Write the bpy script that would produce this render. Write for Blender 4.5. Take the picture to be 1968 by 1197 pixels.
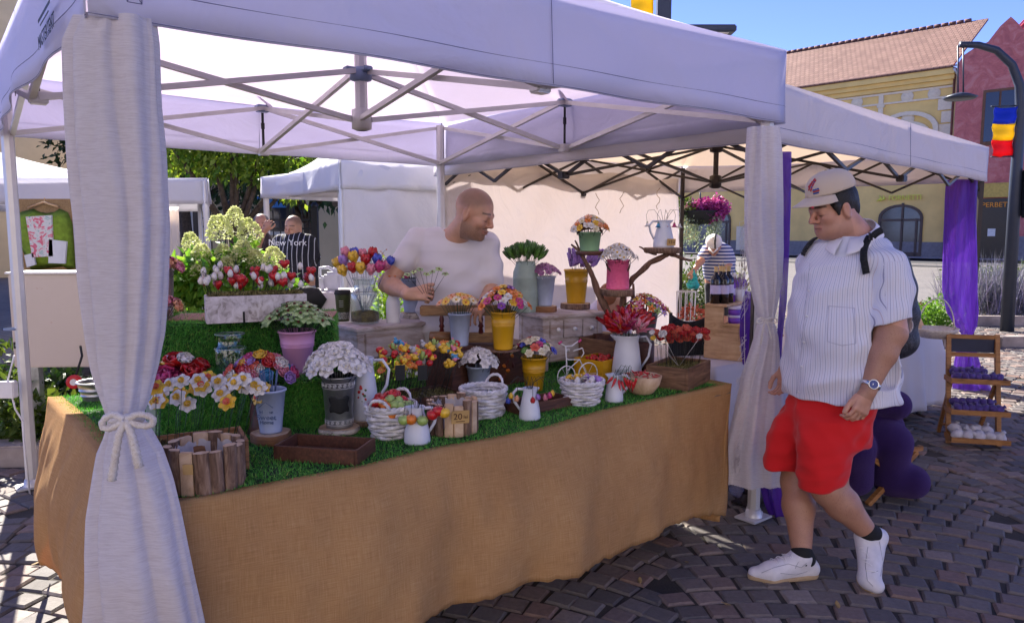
import bpy, bmesh, math, random
import numpy as np
from mathutils import Vector, Matrix, noise as mn
R = math.radians
random.seed(7)
for o in list(bpy.data.objects): bpy.data.objects.remove(o)
scene = bpy.context.scene
COL = scene.collection
# ------------------------------------------------ camera, world, sun, exposure
F = 1420.0; PITCH = 6.17; HC = 1.55
cam_d = bpy.data.cameras.new('camera'); cam = bpy.data.objects.new('camera', cam_d); COL.objects.link(cam)
cam_d.sensor_width = 36; cam_d.lens = 36*F/1968; cam_d.clip_start = .05; cam_d.clip_end = 2000
cam.location = (0, 0, HC); cam.rotation_euler = (R(90-PITCH), 0, 0); scene.camera = cam
w = bpy.data.worlds.new('World'); scene.world = w; w.use_nodes = True
nt = w.node_tree; bg = nt.nodes['Background']; sky = nt.nodes.new('ShaderNodeTexSky')
SUN_EL = 36; SUN_DX, SUN_DY = .50, -.87      # direction the light travels on the ground
sky.sky_type = 'NISHITA'; sky.sun_disc = False; sky.sun_elevation = R(SUN_EL)
sky.sun_rotation = math.atan2(-SUN_DX, -SUN_DY); sky.air_density = .45; sky.dust_density = 0; sky.ozone_density = 4
tint = nt.nodes.new('ShaderNodeMix'); tint.data_type = 'RGBA'; tint.blend_type = 'MULTIPLY'; tint.inputs[0].default_value = 1; tint.inputs[7].default_value = (.90, .80, 1.10, 1)
nt.links.new(sky.outputs[0], tint.inputs[6]); nt.links.new(tint.outputs[2], bg.inputs[0]); bg.inputs[1].default_value = .09
sd = bpy.data.lights.new('sun', 'SUN'); sun = bpy.data.objects.new('sun', sd); COL.objects.link(sun)
sd.energy = 4.2; sd.angle = R(.5); sd.color = (1, .93, .82)
sun.rotation_euler = Vector((SUN_DX*math.cos(R(SUN_EL)), SUN_DY*math.cos(R(SUN_EL)), -math.sin(R(SUN_EL)))).to_track_quat('-Z', 'Y').to_euler()
scene.view_settings.view_transform = 'Standard'; scene.view_settings.look = 'None'
scene.view_settings.exposure = 2.0; scene.view_settings.gamma = 1
scene.cycles.max_bounces = 7; scene.cycles.transparent_max_bounces = 14; scene.cycles.diffuse_bounces = 4
scene.cycles.transmission_bounces = 6; scene.cycles.glossy_bounces = 3
scene.cycles.caustics_reflective = False; scene.cycles.caustics_refractive = False
scene.cycles.use_denoising = True
# ------------------------------------------------ where a pixel of the photograph lies in the world
_cp, _sp = math.cos(R(PITCH)), math.sin(R(PITCH))
def ray(px, py):
    u = (px-984)/F; v = (598.5-py)/F
    return Vector((u, _cp+v*_sp, v*_cp-_sp))
def G(px, py, z=0.0):
    d = ray(px, py); t = (z-HC)/d.z
    return Vector((d.x*t, d.y*t, z))
def D(px, py, y):
    d = ray(px, py); t = y/d.y
    return Vector((d.x*t, y, HC+d.z*t))
def ppm(y): return F/y       # photo pixels per metre at distance y
# ------------------------------------------------ tags
def tag(o, label=None, cat=None, group=None, kind=None):
    if label: o['label'] = label
    if cat: o['category'] = cat
    if group: o['group'] = group
    if kind: o['kind'] = kind
    return o
def empty(name, loc, rz=0, label=None, cat=None, group=None):
    o = bpy.data.objects.new(name, None); COL.objects.link(o); o.location = loc; o.rotation_euler = (0, 0, rz)
    o.empty_display_size = .05
    return tag(o, label, cat, group)
def copy_tree(o, parent=None):
    c = o.copy(); COL.objects.link(c)
    if parent: c.parent = parent
    for ch in o.children: copy_tree(ch, c)
    return c
# ------------------------------------------------ materials
_mats = {}
class NT:
    def __init__(s, m): s.t = m.node_tree; s.n = s.t.nodes; s.b = s.n['Principled BSDF']; s.out = s.n['Material Output']
    def new(s, typ, **kw):
        n = s.n.new(typ)
        for k, v in kw.items():
            if k.startswith('i_'): n.inputs[k[2:].replace('_', ' ')].default_value = v
            else: setattr(n, k, v)
        return n
    def ln(s, a, b): s.t.links.new(a, b)
    def coord(s, kind='Object', scale=(1, 1, 1), rot=(0, 0, 0), loc=(0, 0, 0)):
        tc = s.new('ShaderNodeTexCoord'); mp = s.new('ShaderNodeMapping')
        mp.inputs['Scale'].default_value = scale; mp.inputs['Rotation'].default_value = rot; mp.inputs['Location'].default_value = loc
        s.ln(tc.outputs[kind], mp.inputs[0]); return mp.outputs[0]
    def noise(s, vec, scale, detail=4, rough=.6, dist=0):
        n = s.new('ShaderNodeTexNoise'); n.inputs['Scale'].default_value = scale; n.inputs['Detail'].default_value = detail
        n.inputs['Roughness'].default_value = rough; n.inputs['Distortion'].default_value = dist
        if vec is not None: s.ln(vec, n.inputs['Vector'])
        return n.outputs['Fac']
    def ramp(s, fac, stops):
        r = s.new('ShaderNodeValToRGB'); e = r.color_ramp.elements
        while len(e) < len(stops): e.new(.5)
        for i, (p, c) in enumerate(stops): e[i].position = p; e[i].color = (*c, 1) if len(c) == 3 else c
        s.ln(fac, r.inputs[0]); return r.outputs[0]
    def mix(s, fac, a, b, mode='MIX'):
        m = s.new('ShaderNodeMix', data_type='RGBA', blend_type=mode)
        for v, i in ((fac, 0), (a, 6), (b, 7)):
            if hasattr(v, 'links'): s.ln(v, m.inputs[i])
            elif isinstance(v, (int, float)): m.inputs[i].default_value = v
            else: m.inputs[i].default_value = (*v, 1)
        return m.outputs[2]
    def math(s, op, a, b=None, c=None):
        m = s.new('ShaderNodeMath', operation=op)
        for i, v in enumerate((a, b, c)):
            if v is None: continue
            if hasattr(v, 'links'): s.ln(v, m.inputs[i])
            else: m.inputs[i].default_value = v
        return m.outputs[0]
    def bump(s, h, strength=.3, dist=.01, normal=None):
        b = s.new('ShaderNodeBump'); b.inputs['Strength'].default_value = strength; b.inputs['Distance'].default_value = dist
        s.ln(h, b.inputs['Height'])
        if normal is not None: s.ln(normal, b.inputs['Normal'])
        s.ln(b.outputs[0], s.b.inputs['Normal']); return b.outputs[0]
def mat(name, col=(.5, .5, .5), rough=.6, metal=0, spec=.5, var=.12, vs=8, bump=0, bs=60, fn=None, trans=0, ior=1.45, alpha=1, sheen=0, sss=0, coat=0):
    if name in _mats: return _mats[name]
    m = bpy.data.materials.new(name); m.use_nodes = True; t = NT(m); b = t.b
    b.inputs['Base Color'].default_value = (*col, 1); b.inputs['Roughness'].default_value = rough
    b.inputs['Metallic'].default_value = metal; b.inputs['Specular IOR Level'].default_value = spec
    b.inputs['Transmission Weight'].default_value = trans; b.inputs['IOR'].default_value = ior
    b.inputs['Sheen Weight'].default_value = sheen; b.inputs['Coat Weight'].default_value = coat; b.inputs['Coat Roughness'].default_value = .12
    if sss:
        b.inputs['Subsurface Weight'].default_value = sss; b.inputs['Subsurface Radius'].default_value = (.02, .008, .004); b.inputs['Subsurface Scale'].default_value = .5
    if fn: fn(t)
    else:
        v = t.coord('Object')
        if var:
            n = t.noise(v, vs, 5); d = tuple(max(0, c*(1-var*2)) for c in col); l = tuple(min(1, c*(1+var)) for c in col)
            t.ln(t.ramp(n, [(.3, d), (.7, l)]), b.inputs['Base Color'])
        if bump: t.bump(t.noise(v, bs, 6), bump, .004)
    if alpha < 1: b.inputs['Alpha'].default_value = alpha
    _mats[name] = m; return m
def translucent(t, col, w=.5, node=None):
    """blend the principled shader with a translucent one (thin cloth, leaves)"""
    tr = t.new('ShaderNodeBsdfTranslucent'); mx = t.new('ShaderNodeMixShader'); mx.inputs[0].default_value = w
    tr.inputs[0].default_value = (*col, 1)
    if node is not None: t.ln(node, tr.inputs[0])
    t.ln(t.b.outputs[0], mx.inputs[1]); t.ln(tr.outputs[0], mx.inputs[2]); t.ln(mx.outputs[0], t.out.inputs[0])
    return mx
# ------------------------------------------------ mesh builder
class MB:
    def __init__(s): s.v = []; s.f = []; s.m = []; s.sm = []
    def add(s, vs, fs, mi=0, smooth=False):
        b = len(s.v); s.v += [tuple(p) for p in vs]
        for f in fs: s.f.append(tuple(i+b for i in f)); s.m.append(mi); s.sm.append(smooth)
        return s
    def box(s, c, size, rz=0, mi=0, M=None, bev=0):
        x, y, z = (k/2 for k in size); M2 = Matrix.Translation(Vector(c)) @ Matrix.Rotation(rz, 4, 'Z')
        if M is not None: M2 = M @ M2
        if bev <= 0:
            P = [(-x,-y,-z),(x,-y,-z),(x,y,-z),(-x,y,-z),(-x,-y,z),(x,-y,z),(x,y,z),(-x,y,z)]
            fs = [(0,3,2,1),(4,5,6,7),(0,1,5,4),(1,2,6,5),(2,3,7,6),(3,0,4,7)]
        else:
            bm = bmesh.new(); bmesh.ops.create_cube(bm, size=1)
            for q in bm.verts: q.co = (q.co.x*2*x, q.co.y*2*y, q.co.z*2*z)
            bmesh.ops.bevel(bm, geom=bm.edges[:], offset=min(bev, x*.9, y*.9, z*.9), segments=2, affect='EDGES')
            P = [q.co[:] for q in bm.verts]; bm.verts.index_update(); fs = [tuple(q.index for q in f.verts) for f in bm.faces]; bm.free()
        return s.add([M2 @ Vector(p) for p in P], fs, mi)
    def tube(s, pts, r, n=8, mi=0, cap=True, smooth=True, sq=False):
        pts = [Vector(p) for p in pts]; rr = r if isinstance(r, (list, tuple)) else [r]*len(pts)
        vs = []; prev = None
        for i, p in enumerate(pts):
            d = (pts[min(i+1, len(pts)-1)]-pts[max(i-1, 0)]).normalized()
            if prev is None:
                a = d.cross(Vector((0, 0, 1)))
                if a.length < 1e-3: a = Vector((1, 0, 0))
                a.normalize()
            else: a = (prev-d*prev.dot(d)).normalized()
            prev = a; b = d.cross(a)
            for k in range(n):
                t = 2*math.pi*(k+(.5 if sq else 0))/n
                vs.append(p+(a*math.cos(t)+b*math.sin(t))*rr[i]*(1.414 if sq else 1))
        fs = [(i*n+k, i*n+(k+1) % n, (i+1)*n+(k+1) % n, (i+1)*n+k) for i in range(len(pts)-1) for k in range(n)]
        if cap: fs += [tuple(range(n-1, -1, -1)), tuple((len(pts)-1)*n+k for k in range(n))]
        return s.add(vs, fs, mi, smooth)
    def lathe(s, prof, n=28, mi=0, c=(0, 0, 0), M=None, smooth=True, fn=None, arc=1.0):
        """prof: (radius, height) pairs; fn(angle, i) -> radius factor"""
        vs = []; c = Vector(c); nn = n if arc >= 1 else n+1
        for i, (r, z) in enumerate(prof):
            for k in range(nn):
                a = 2*math.pi*arc*k/n; q = r*(fn(a, i) if fn else 1)
                p = Vector((q*math.cos(a), q*math.sin(a), z))
                vs.append((M @ p if M is not None else p)+c)
        m = nn
        fs = [(i*m+k, i*m+(k+1) % m, (i+1)*m+(k+1) % m, (i+1)*m+k) for i in range(len(prof)-1) for k in range(n)]
        return s.add(vs, fs, mi, smooth)
    def grid(s, fn, nu, nv, mi=0, smooth=True, closed=False):
        vs = [fn(i/(nu), j/(nv)) for j in range(nv+1) for i in range(nu+(0 if closed else 1))]; m = nu if closed else nu+1
        fs = [(j*m+i, j*m+(i+1) % m, (j+1)*m+(i+1) % m, (j+1)*m+i) for j in range(nv) for i in range(nu)]
        return s.add(vs, fs, mi, smooth)
    def mesh(s, name, mats):
        me = bpy.data.meshes.new(name); me.from_pydata(s.v, [], s.f)
        for m in (mats if isinstance(mats, (list, tuple)) else [mats]): me.materials.append(m)
        me.polygons.foreach_set('material_index', s.m); me.polygons.foreach_set('use_smooth', s.sm); me.update(); return me
    def build(s, name, mats, parent=None, loc=None, rz=None, solid=0, sub=0):
        o = bpy.data.objects.new(name, s.mesh(name, mats)); COL.objects.link(o)
        if parent: o.parent = parent
        if loc is not None: o.location = loc
        if rz is not None: o.rotation_euler = (0, 0, rz)
        if solid: q = o.modifiers.new('thickness', 'SOLIDIFY'); q.thickness = solid; q.offset = -1
        if sub: q = o.modifiers.new('smooth', 'SUBSURF'); q.levels = q.render_levels = sub
        return o
def obj(name, mesh, parent=None, loc=None, rot=None, scale=None):
    o = bpy.data.objects.new(name, mesh); COL.objects.link(o)
    if parent: o.parent = parent
    if loc is not None: o.location = loc
    if rot is not None: o.rotation_euler = rot
    if scale is not None: o.scale = scale if hasattr(scale, '__len__') else (scale,)*3
    return o
def fastmesh(name, V, Fq, mats, mi=None, smooth=False, attr=None):
    """V: (n,3) array, Fq: (m,k) array of equal-size faces"""
    me = bpy.data.meshes.new(name); V = np.asarray(V, np.float32); Fq = np.asarray(Fq, np.int32)
    me.vertices.add(len(V)); me.vertices.foreach_set('co', V.ravel())
    k = Fq.shape[1]; me.loops.add(Fq.size); me.loops.foreach_set('vertex_index', Fq.ravel())
    me.polygons.add(len(Fq)); me.polygons.foreach_set('loop_start', np.arange(len(Fq), dtype=np.int32)*k)
    for m in (mats if isinstance(mats, (list, tuple)) else [mats]): me.materials.append(m)
    if mi is not None: me.polygons.foreach_set('material_index', np.asarray(mi, np.int32))
    me.polygons.foreach_set('use_smooth', np.full(len(Fq), smooth)); me.update(calc_edges=True)
    if attr is not None:
        for nm, (dom, arr) in attr.items():
            if arr.ndim == 1: a = me.attributes.new(nm, 'FLOAT', dom); a.data.foreach_set('value', arr.astype(np.float32))
            else: a = me.attributes.new(nm, 'FLOAT_VECTOR', dom); a.data.foreach_set('vector', arr.astype(np.float32).ravel())
    me.validate(); return me
def text(s, size, m, parent, loc, rot, ext=.002, name='lettering', align='CENTER', sx=1):
    c = bpy.data.curves.new(name, 'FONT'); c.body = s; c.size = size; c.extrude = ext; c.align_x = align; c.align_y = 'CENTER'
    t = bpy.data.objects.new('tmp', c); COL.objects.link(t)
    dg = bpy.context.evaluated_depsgraph_get(); me = bpy.data.meshes.new_from_object(t.evaluated_get(dg))
    bpy.data.objects.remove(t); me.materials.clear(); me.materials.append(m)
    return obj(name, me, parent, loc, rot, (sx, 1, 1))
# ================================================= ground
def m_ground(t):
    v = t.coord('Object'); n = t.noise(v, 3, 6); n2 = t.noise(v, 90, 3)
    c = t.ramp(n, [(.3, (.03, .026, .022)), (.7, (.085, .072, .06))]); t.ln(t.mix(t.math('MULTIPLY', n2, .6), c, (.03, .028, .026)), t.b.inputs['Base Color'])
    t.bump(n2, .6, .01)
M_joint = mat('joint_sand', rough=.95, fn=m_ground)
def m_far(t):
    v = t.coord('Object', rot=(0, 0, R(38)))
    b = t.new('ShaderNodeTexBrick'); b.inputs['Scale'].default_value = 1; b.inputs['Brick Width'].default_value = .13; b.inputs['Row Height'].default_value = .11
    b.inputs['Mortar Size'].default_value = .012; b.inputs['Color1'].default_value = (.15, .14, .14, 1); b.inputs['Color2'].default_value = (.21, .19, .18, 1); b.inputs['Mortar'].default_value = (.09, .08, .07, 1)
    t.ln(v, b.inputs[0]); n = t.noise(v, .8, 4); t.ln(t.mix(.35, b.outputs[0], t.ramp(n, [(.3, (.12, .11, .11)), (.7, (.24, .22, .2))])), t.b.inputs['Base Color'])
    t.bump(t.math('SUBTRACT', 1.0, b.outputs[1]), .6, .02)
g = MB(); g.add([(-150, -30, -.0115), (150, -30, -.0115), (150, 260, -.0115), (-150, 260, -.0115)], [(0, 1, 2, 3)])
tag(g.build('ground', M_joint), kind='structure')
g = MB()
for a in ((-60, 15.5, 120, 120), (11.5, 1, 60, 15.5), (-60, 7.6, -6, 15.5), (-6, 9.2, -1.6, 15.5)):
    g.add([(a[0], a[1], -.004), (a[2], a[1], -.004), (a[2], a[3], -.004), (a[0], a[3], -.004)], [(0, 1, 2, 3)])
tag(g.build('square', mat('far_cobbles', rough=.8, fn=m_far)), kind='structure')
def m_stone(t):
    a = t.new('ShaderNodeAttribute', attribute_name='tint'); v = t.coord('Object')
    c = t.ramp(a.outputs['Fac'], [(0, (.078, .07, .07)), (.3, (.118, .104, .1)), (.55, (.15, .124, .112)), (.78, (.165, .115, .098)), (.9, (.2, .12, .092)), (1, (.25, .215, .19))])
    n = t.noise(v, 38, 7, .7); n2 = t.noise(v, 2.1, 3); big = t.noise(v, .45, 3)
    c = t.mix(.45, c, t.ramp(n, [(.3, (.25, .25, .25)), (.75, (.95, .95, .95))]), 'OVERLAY'); c = t.mix(t.math('MULTIPLY', n2, .35), c, (.2, .18, .16))
    t.ln(c, t.b.inputs['Base Color']); t.ln(t.ramp(n2, [(.3, (.6,)*3), (.7, (.85,)*3)]), t.b.inputs['Roughness'])
    h = t.noise(v, 120, 5, .7); t.bump(t.math('ADD', t.math('MULTIPLY', h, .5), n), .55, .006)
def cobbles():
    rng = np.random.RandomState(3); V = []; TI = []; W = 1.75; amax = .46; rad = W/2/math.sin(amax); sp = .122; cell = .132
    ca, sa = math.cos(R(-14)), math.sin(R(-14)); tpl = np.array([(-1, -1), (1, -1), (1, 1), (-1, 1)])
    nA = int(round(2*amax*rad/cell))
    for s in range(-14, 18):
        for k in range(-30, 190):
            off = rng.uniform(-.5, .5)*.0
            for i in range(nA):
                th = -amax+(i+.5+(.5 if k % 2 else 0)+rng.uniform(-.08, .08))*2*amax/nA
                if th > amax: continue
                x = s*W+rad*math.sin(th); y = k*sp-3+rad*(math.cos(th)-math.cos(amax))+rng.uniform(-.004, .004)
                X = x*ca-y*sa+.8; Y = x*sa+y*ca
                if not (-6 < X < 11.5 and .7 < Y < 15.5) or (X < -1.6 and Y > 9.2) or X < -3.2 and Y > 4.75 and Y < 5.3: continue
                hw = cell/2-.0028+rng.uniform(-.005, .001); hh = sp/2*max(.8, math.cos(th))-.0028+rng.uniform(-.005, .001)
                an = -th+R(-14)+rng.uniform(-.05, .05); c, s_ = math.cos(an), math.sin(an); tz = rng.uniform(-.004, .003); tl = rng.uniform(-.03, .03, 2)
                q = tpl*[hw, hh]*(1+rng.uniform(-.07, .07, (4, 2))); P = []
                for f, z in ((.84, 0), (1, -.009), (1, -.05)):
                    u = q*f if f < 1 else q
                    P.append(np.stack([X+u[:, 0]*c-u[:, 1]*s_, Y+u[:, 0]*s_+u[:, 1]*c, tz+z+u@tl], 1))
                V.append(np.concatenate(P)); TI.append(rng.rand()**1.15)
    n = len(V); F0 = np.array([(0, 1, 2, 3)]+[(i+4, (i+1) % 4+4, (i+1) % 4, i) for i in range(4)]+[(i+8, (i+1) % 4+8, (i+1) % 4+4, i+4) for i in range(4)])
    Fq = (F0[None]+12*np.arange(n)[:, None, None]).reshape(-1, 4)
    me = fastmesh('paving', np.concatenate(V), Fq, mat('cobble_stone', rough=.55, spec=.4, fn=m_stone), attr={'tint': ('FACE', np.repeat(TI, 9))})
    tag(obj('paving', me), kind='structure')
cobbles()
M_kerb = mat('kerb_concrete', (.36, .3, .27), .85, var=.18, vs=5, bump=.4, bs=70)
def kerb(pts, w=.16, h=.12, name='kerb'):
    b = MB()
    for (x0, y0), (x1, y1) in zip(pts, pts[1:]):
        L = math.hypot(x1-x0, y1-y0); n = max(1, round(L/.9)); a = math.atan2(y1-y0, x1-x0)
        for i in range(n):
            q = (i+.5)/n; b.box((x0+(x1-x0)*q, y0+(y1-y0)*q, h/2-.02), (L/n-.008, w, h+.04), a, bev=.012)
    o = b.build(name, M_kerb); return tag(o, kind='structure')
# flower bed behind the left end of the stall
M_soil = mat('soil', (.05, .036, .025), .95, var=.3, vs=14, bump=.9, bs=40)
g = MB(); g.grid(lambda u, v: (-9+u*7.35-.25*(v < .01), 4.95+v*3.3, .05+.06*mn.noise(Vector((u*20, v*9, 0)))), 60, 30); tag(g.build('flower_bed', M_soil), kind='structure')
kerb([(-9, 4.62), (-1.9, 4.95)], .2, .13); kerb([(-1.9, 4.95), (-1.75, 8.2)], .14, .12)
# ------------------------------------------------ leaves, grass, foliage
def leaf_mat(name, c1, c2, tw=.35, rough=.5, vs=3):
    def fn(t):
        a = t.new('ShaderNodeAttribute', attribute_name='tint'); c = t.ramp(a.outputs['Fac'], [(0, c1), (1, c2)])
        t.ln(c, t.b.inputs['Base Color']); translucent(t, c2, tw, t.mix(1, c, (1, 1, .6), 'MULTIPLY'))
    return mat(name, rough=rough, fn=fn)
def leaves_arr(P, size, rng, aspect=.5, down=0.0, outdir=None, flat=.6):
    """one folded 6-vertex leaf at each point P"""
    n = len(P); d = rng.normal(size=(n, 3))
    if outdir is not None: d = d*.7+outdir*1.2
    d[:, 2] -= down; d /= np.linalg.norm(d, axis=1)[:, None]+1e-9
    u = np.cross(d, rng.normal(size=(n, 3))*flat+[0, 0, 1]); u /= np.linalg.norm(u, axis=1)[:, None]+1e-9; nn = np.cross(u, d)
    L = (size*rng.uniform(.6, 1.3, n))[:, None]; W = L*aspect*.5
    a = P; b = P+d*L*.45+u*W+nn*W*.3; c = P+d*L*1.0-nn*L*.12; e = P+d*L*.45-u*W+nn*W*.3; m = P+d*L*.5
    V = np.stack([a, b, c, e, m], 1).reshape(-1, 3); i = 5*np.arange(n)[:, None]
    Fq = np.concatenate([i+[0, 1, 4], i+[1, 2, 4], i+[2, 3, 4], i+[3, 0, 4]], 1).reshape(-1, 3)
    return V, Fq
def crown(rng, centers, n, size, **kw):
    """centers: list of (c, radii) clumps; leaves denser near each surface"""
    P = []; O = []; wts = np.array([r[0]*r[1]+r[1]*r[2] for _, r in centers]); wts = wts/wts.sum()
    for (c, r), wt in zip(centers, wts):
        k = int(n*wt); d = rng.normal(size=(k, 3)); d /= np.linalg.norm(d, axis=1)[:, None]
        q = rng.uniform(.35, 1.0, k)**.5*(1+.16*rng.normal(size=k)); P.append(np.array(c)+d*q[:, None]*np.array(r)); O.append(d)
    P = np.concatenate(P); O = np.concatenate(O); V, Fq = leaves_arr(P, size, rng, outdir=O, **kw)
    return V, Fq, np.repeat(rng.rand(len(P)), 4)
def leaf_obj(name, data, m, parent=None, loc=None):
    V, Fq, T = data; return obj(name, fastmesh(name, V, Fq, m, attr={'tint': ('FACE', T)}), parent, loc)
M_leaf1 = leaf_mat('tree_leaf', (.03, .075, .012), (.14, .19, .03))
M_leaf2 = leaf_mat('dark_leaf', (.012, .035, .012), (.04, .08, .02), .2)
M_leaf3 = leaf_mat('bright_leaf', (.06, .17, .015), (.22, .4, .05), .45)
M_bark = mat('bark', (.09, .065, .045), .9, var=.3, vs=20, bump=.8, bs=50)
def tree(label, base, H, crown_c, nl, size, lm, seed, fork=3, group=None, cone=False, name='tree'):
    rng = np.random.RandomState(seed); t = empty(name, base, 0, label, 'tree', group); b = MB(); r0 = H*.022+.03
    cl = []
    for cx, cy, cz, rx, ry, rz in crown_c: cl.append(((cx, cy, cz), (rx, ry, rz)))
    b.tube([(0, 0, 0), (.03, 0, H*.2), (-.02, .02, H*.4)], [r0*1.2, r0, r0*.85], 9)
    for c, r in cl[:10]:
        tip = Vector(c); mid = Vector((tip.x*.45, tip.y*.45, (H*.4+tip.z)/2-.1)); b.tube([(-.02, .02, H*.39), mid, tip], [r0*.6, r0*.38, r0*.1], 6)
    b.build('trunk', M_bark, t); leaf_obj('crown', crown(rng, cl, nl, size, down=.5, aspect=.55), lm, t); return t
def blob(rng, n, R0, rz, H, rr):
    return [(rng.uniform(-R0, R0), rng.uniform(-R0, R0)*.7, H+rng.uniform(-rz, rz), *(rng.uniform(.5, 1, 3)*rr)) for _ in range(n)]
rg = np.random.RandomState(5)
p = D(445, 300, 11.5); tree('leafy tree with yellowing lower leaves behind the two white back tents', (p.x, p.y, 0), 3.6,
     [(-.9, 0, 2.9, .55, .5, .45), (-.45, .1, 3.2, .6, .6, .5), (.1, 0, 2.85, .6, .5, .5), (.55, 0, 3.1, .55, .5, .5), (.95, .1, 2.75, .45, .4, .42), (0, 0, 3.7, .9, .7, .6), (-.3, .1, 2.6, .4, .3, .3), (.5, -.1, 2.5, .35, .3, .3), (.9, 0, 2.3, .25, .2, .3), (-1.2, 0, 3.3, .4, .4, .4)], 9000, .11, leaf_mat('tree_leaf_mix', (.08, .2, .02), (.28, .36, .05), .5), 11)
for i, (px, y, H, lb) in enumerate(((350, 17, 5.2, 'dark conifer showing above the left back tent beside the thick curtain'), (590, 16, 4.4, 'dark green tree behind the domed roof of the middle back tent'), (250, 19, 5.5, 'dark tree mostly behind the thick front curtain'))):
    p = D(px, 300, y); tree(lb, (p.x, y, 0), H, blob(rg, 9, 1.1, .9, H-1.5, 1.1), 5000, .17, M_leaf2, 20+i, group='trees behind the fence')
# ------------------------------------------------ left background wall, fence, street lamp
M_cream = mat('cream_plaster', (.62, .5, .3), .85, var=.06, vs=1.2, bump=.15, bs=50)
M_greyw = mat('grey_plaster', (.42, .42, .43), .85, var=.08, vs=1.1, bump=.15)
M_white = mat('white_trim', (.7, .68, .62), .7, var=.06)
M_iron = mat('black_iron', (.02, .02, .024), .45, metal=.3, var=0)
M_post = mat('dark_blue_steel', (.035, .045, .07), .45, metal=.2, var=.05)
M_glassd = mat('dark_window_glass', (.03, .035, .045), .08, spec=.8, var=0)
bld = empty('house', (-6, 21, 0), 0, 'cream and grey plastered house behind the black iron fence', 'house')
b = MB(); b.box((-1.6, 0, 3.1), (9, .4, 6.2)); b.build('wall', M_cream, bld)
b = MB(); b.box((5.2, .2, 2.6), (4.6, .4, 5.2)); b.build('wall', M_greyw, bld)
for x in (-3.4, -.4, 1.9):
    f = MB(); f.box((x, -.22, 2.3), (1.0, .06, 1.7)); f = f.build('window', M_white, bld); q = MB(); q.box((x, -.262, 2.3), (.8, .03, 1.5)); q.build('pane', M_glassd, f)
for x in (3.0, 4.6, 7.2): b = MB(); b.box((x, -.25, 2.6), (.16, .12, 5.2), bev=.02); b.build('pilaster', M_white, bld)
p = D(530, 388, 20.7); b = MB(); b.box((0, 0, 0), (1.1, .04, .32)); s = b.build('wall_sign', mat('sign_blue', (.09, .3, .62), .5, var=.05), None, (p.x, 20.72, p.z)); tag(s, 'small blue and white sign on the wall over the iron fence', 'sign')
b = MB(); b.box((0, -.03, .1), (.85, .02, .05)); b.build('stripe', M_white, s)
# brick side house peeking at the top left
hs = empty('corner_house', (-19.0, 25.5, 0), R(35), 'cream house corner rising at the top left edge of the picture', 'house')
b = MB(); b.box((0, 0, 7), (7, 3, 14)); b.build('wall', M_cream, hs)
for z_ in (7.6, 10.2): b = MB(); b.box((0, -1.56, z_), (7.1, .12, .22)); b.build('cornice', mat('sandstone', (.5, .36, .2), .8), hs)
for x in (-1, 1.1):
    f = MB(); f.box((x, -1.53, 8.9), (.8, .08, 1.3)); f = f.build('window', M_white, hs); q = MB(); q.box((x, -1.58, 8.9), (.6, .03, 1.1)); q.build('pane', M_glassd, f)
def fence(x0, x1, y, h, label, gap=.13):
    t = empty('iron_fence', ((x0+x1)/2, y, 0), 0, label, 'fence'); L = x1-x0; b = MB(); n = int(L/gap)
    for i in range(n+1):
        x = -L/2+i*gap; b.box((x, 0, h/2), (.018, .018, h)); b.lathe([(.018, h), (.001, h+.09)], 5, c=(x, 0, 0), smooth=False)
    b.build('bars', M_iron, t)
    for z in (.25, h-.28, h-.12): b = MB(); b.box((0, 0, z), (L, .035, .035)); b.build('rail', M_iron, t)
    for x in (-L/2, 0, L/2): b = MB(); b.box((x, 0, h/2+.05), (.11, .11, h+.1)); b.lathe([(.06, h+.1), (.075, h+.14), (.03, h+.2), (0, h+.2)], 8, c=(x, 0, 0)); b.build('post', M_iron, t)
    return t
fence(D(380, 450, 14).x, D(508, 450, 14).x, 14, 1.92, 'black iron fence behind the hydrangeas, left of the white tent leg')
fence(D(512, 450, 13.5).x, D(606, 450, 13.5).x, 13.5, 1.88, 'black iron gate fence behind the man in the striped jersey')
# dark lamp post with cage near the topiary
p = G(613, 516); t = empty('street_lamp', (p.x, p.y, 0), 0, 'dark blue lamp post base beside the potted topiary', 'street lamp')
b = MB(); b.tube([(0, 0, 0), (0, 0, 3.4)], .085, 12); b.build('post', M_post, t)
b = MB()
for k in range(6): a = k*math.pi/3; b.tube([(.2*math.cos(a), .2*math.sin(a), 0), (.2*math.cos(a), .2*math.sin(a), 1.9)], .014, 5)
for z in (.25, 1.1, 1.88): b.lathe([(.19, z), (.215, z), (.215, z+.03), (.19, z+.03), (.19, z)], 20)
b.build('guard_cage', M_post, t)
# topiary in a pot
p = G(634, 520); t = empty('potted_topiary', (p.x, p.y, 0), 0, 'round green topiary in a pale stone pot beside the dark lamp post', 'plant')
b = MB(); b.box((0, 0, .22), (.5, .5, .44), bev=.02); b.build('plinth', mat('dark_box', (.05, .06, .06), .6), t)
b = MB(); b.lathe([(.2, .44), (.24, .5), (.31, .82), (.34, .84), (.34, .89), (.29, .89), (.27, .8)], 24); b.build('pot', M_white, t)
rng = np.random.RandomState(1); leaf_obj('foliage', crown(rng, [((0, 0, 1.12), (.36, .36, .3)), ((0, 0, 1.35), (.27, .27, .3))], 3500, .045), leaf_mat('box_leaf', (.02, .07, .015), (.06, .16, .03)), t)
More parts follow.
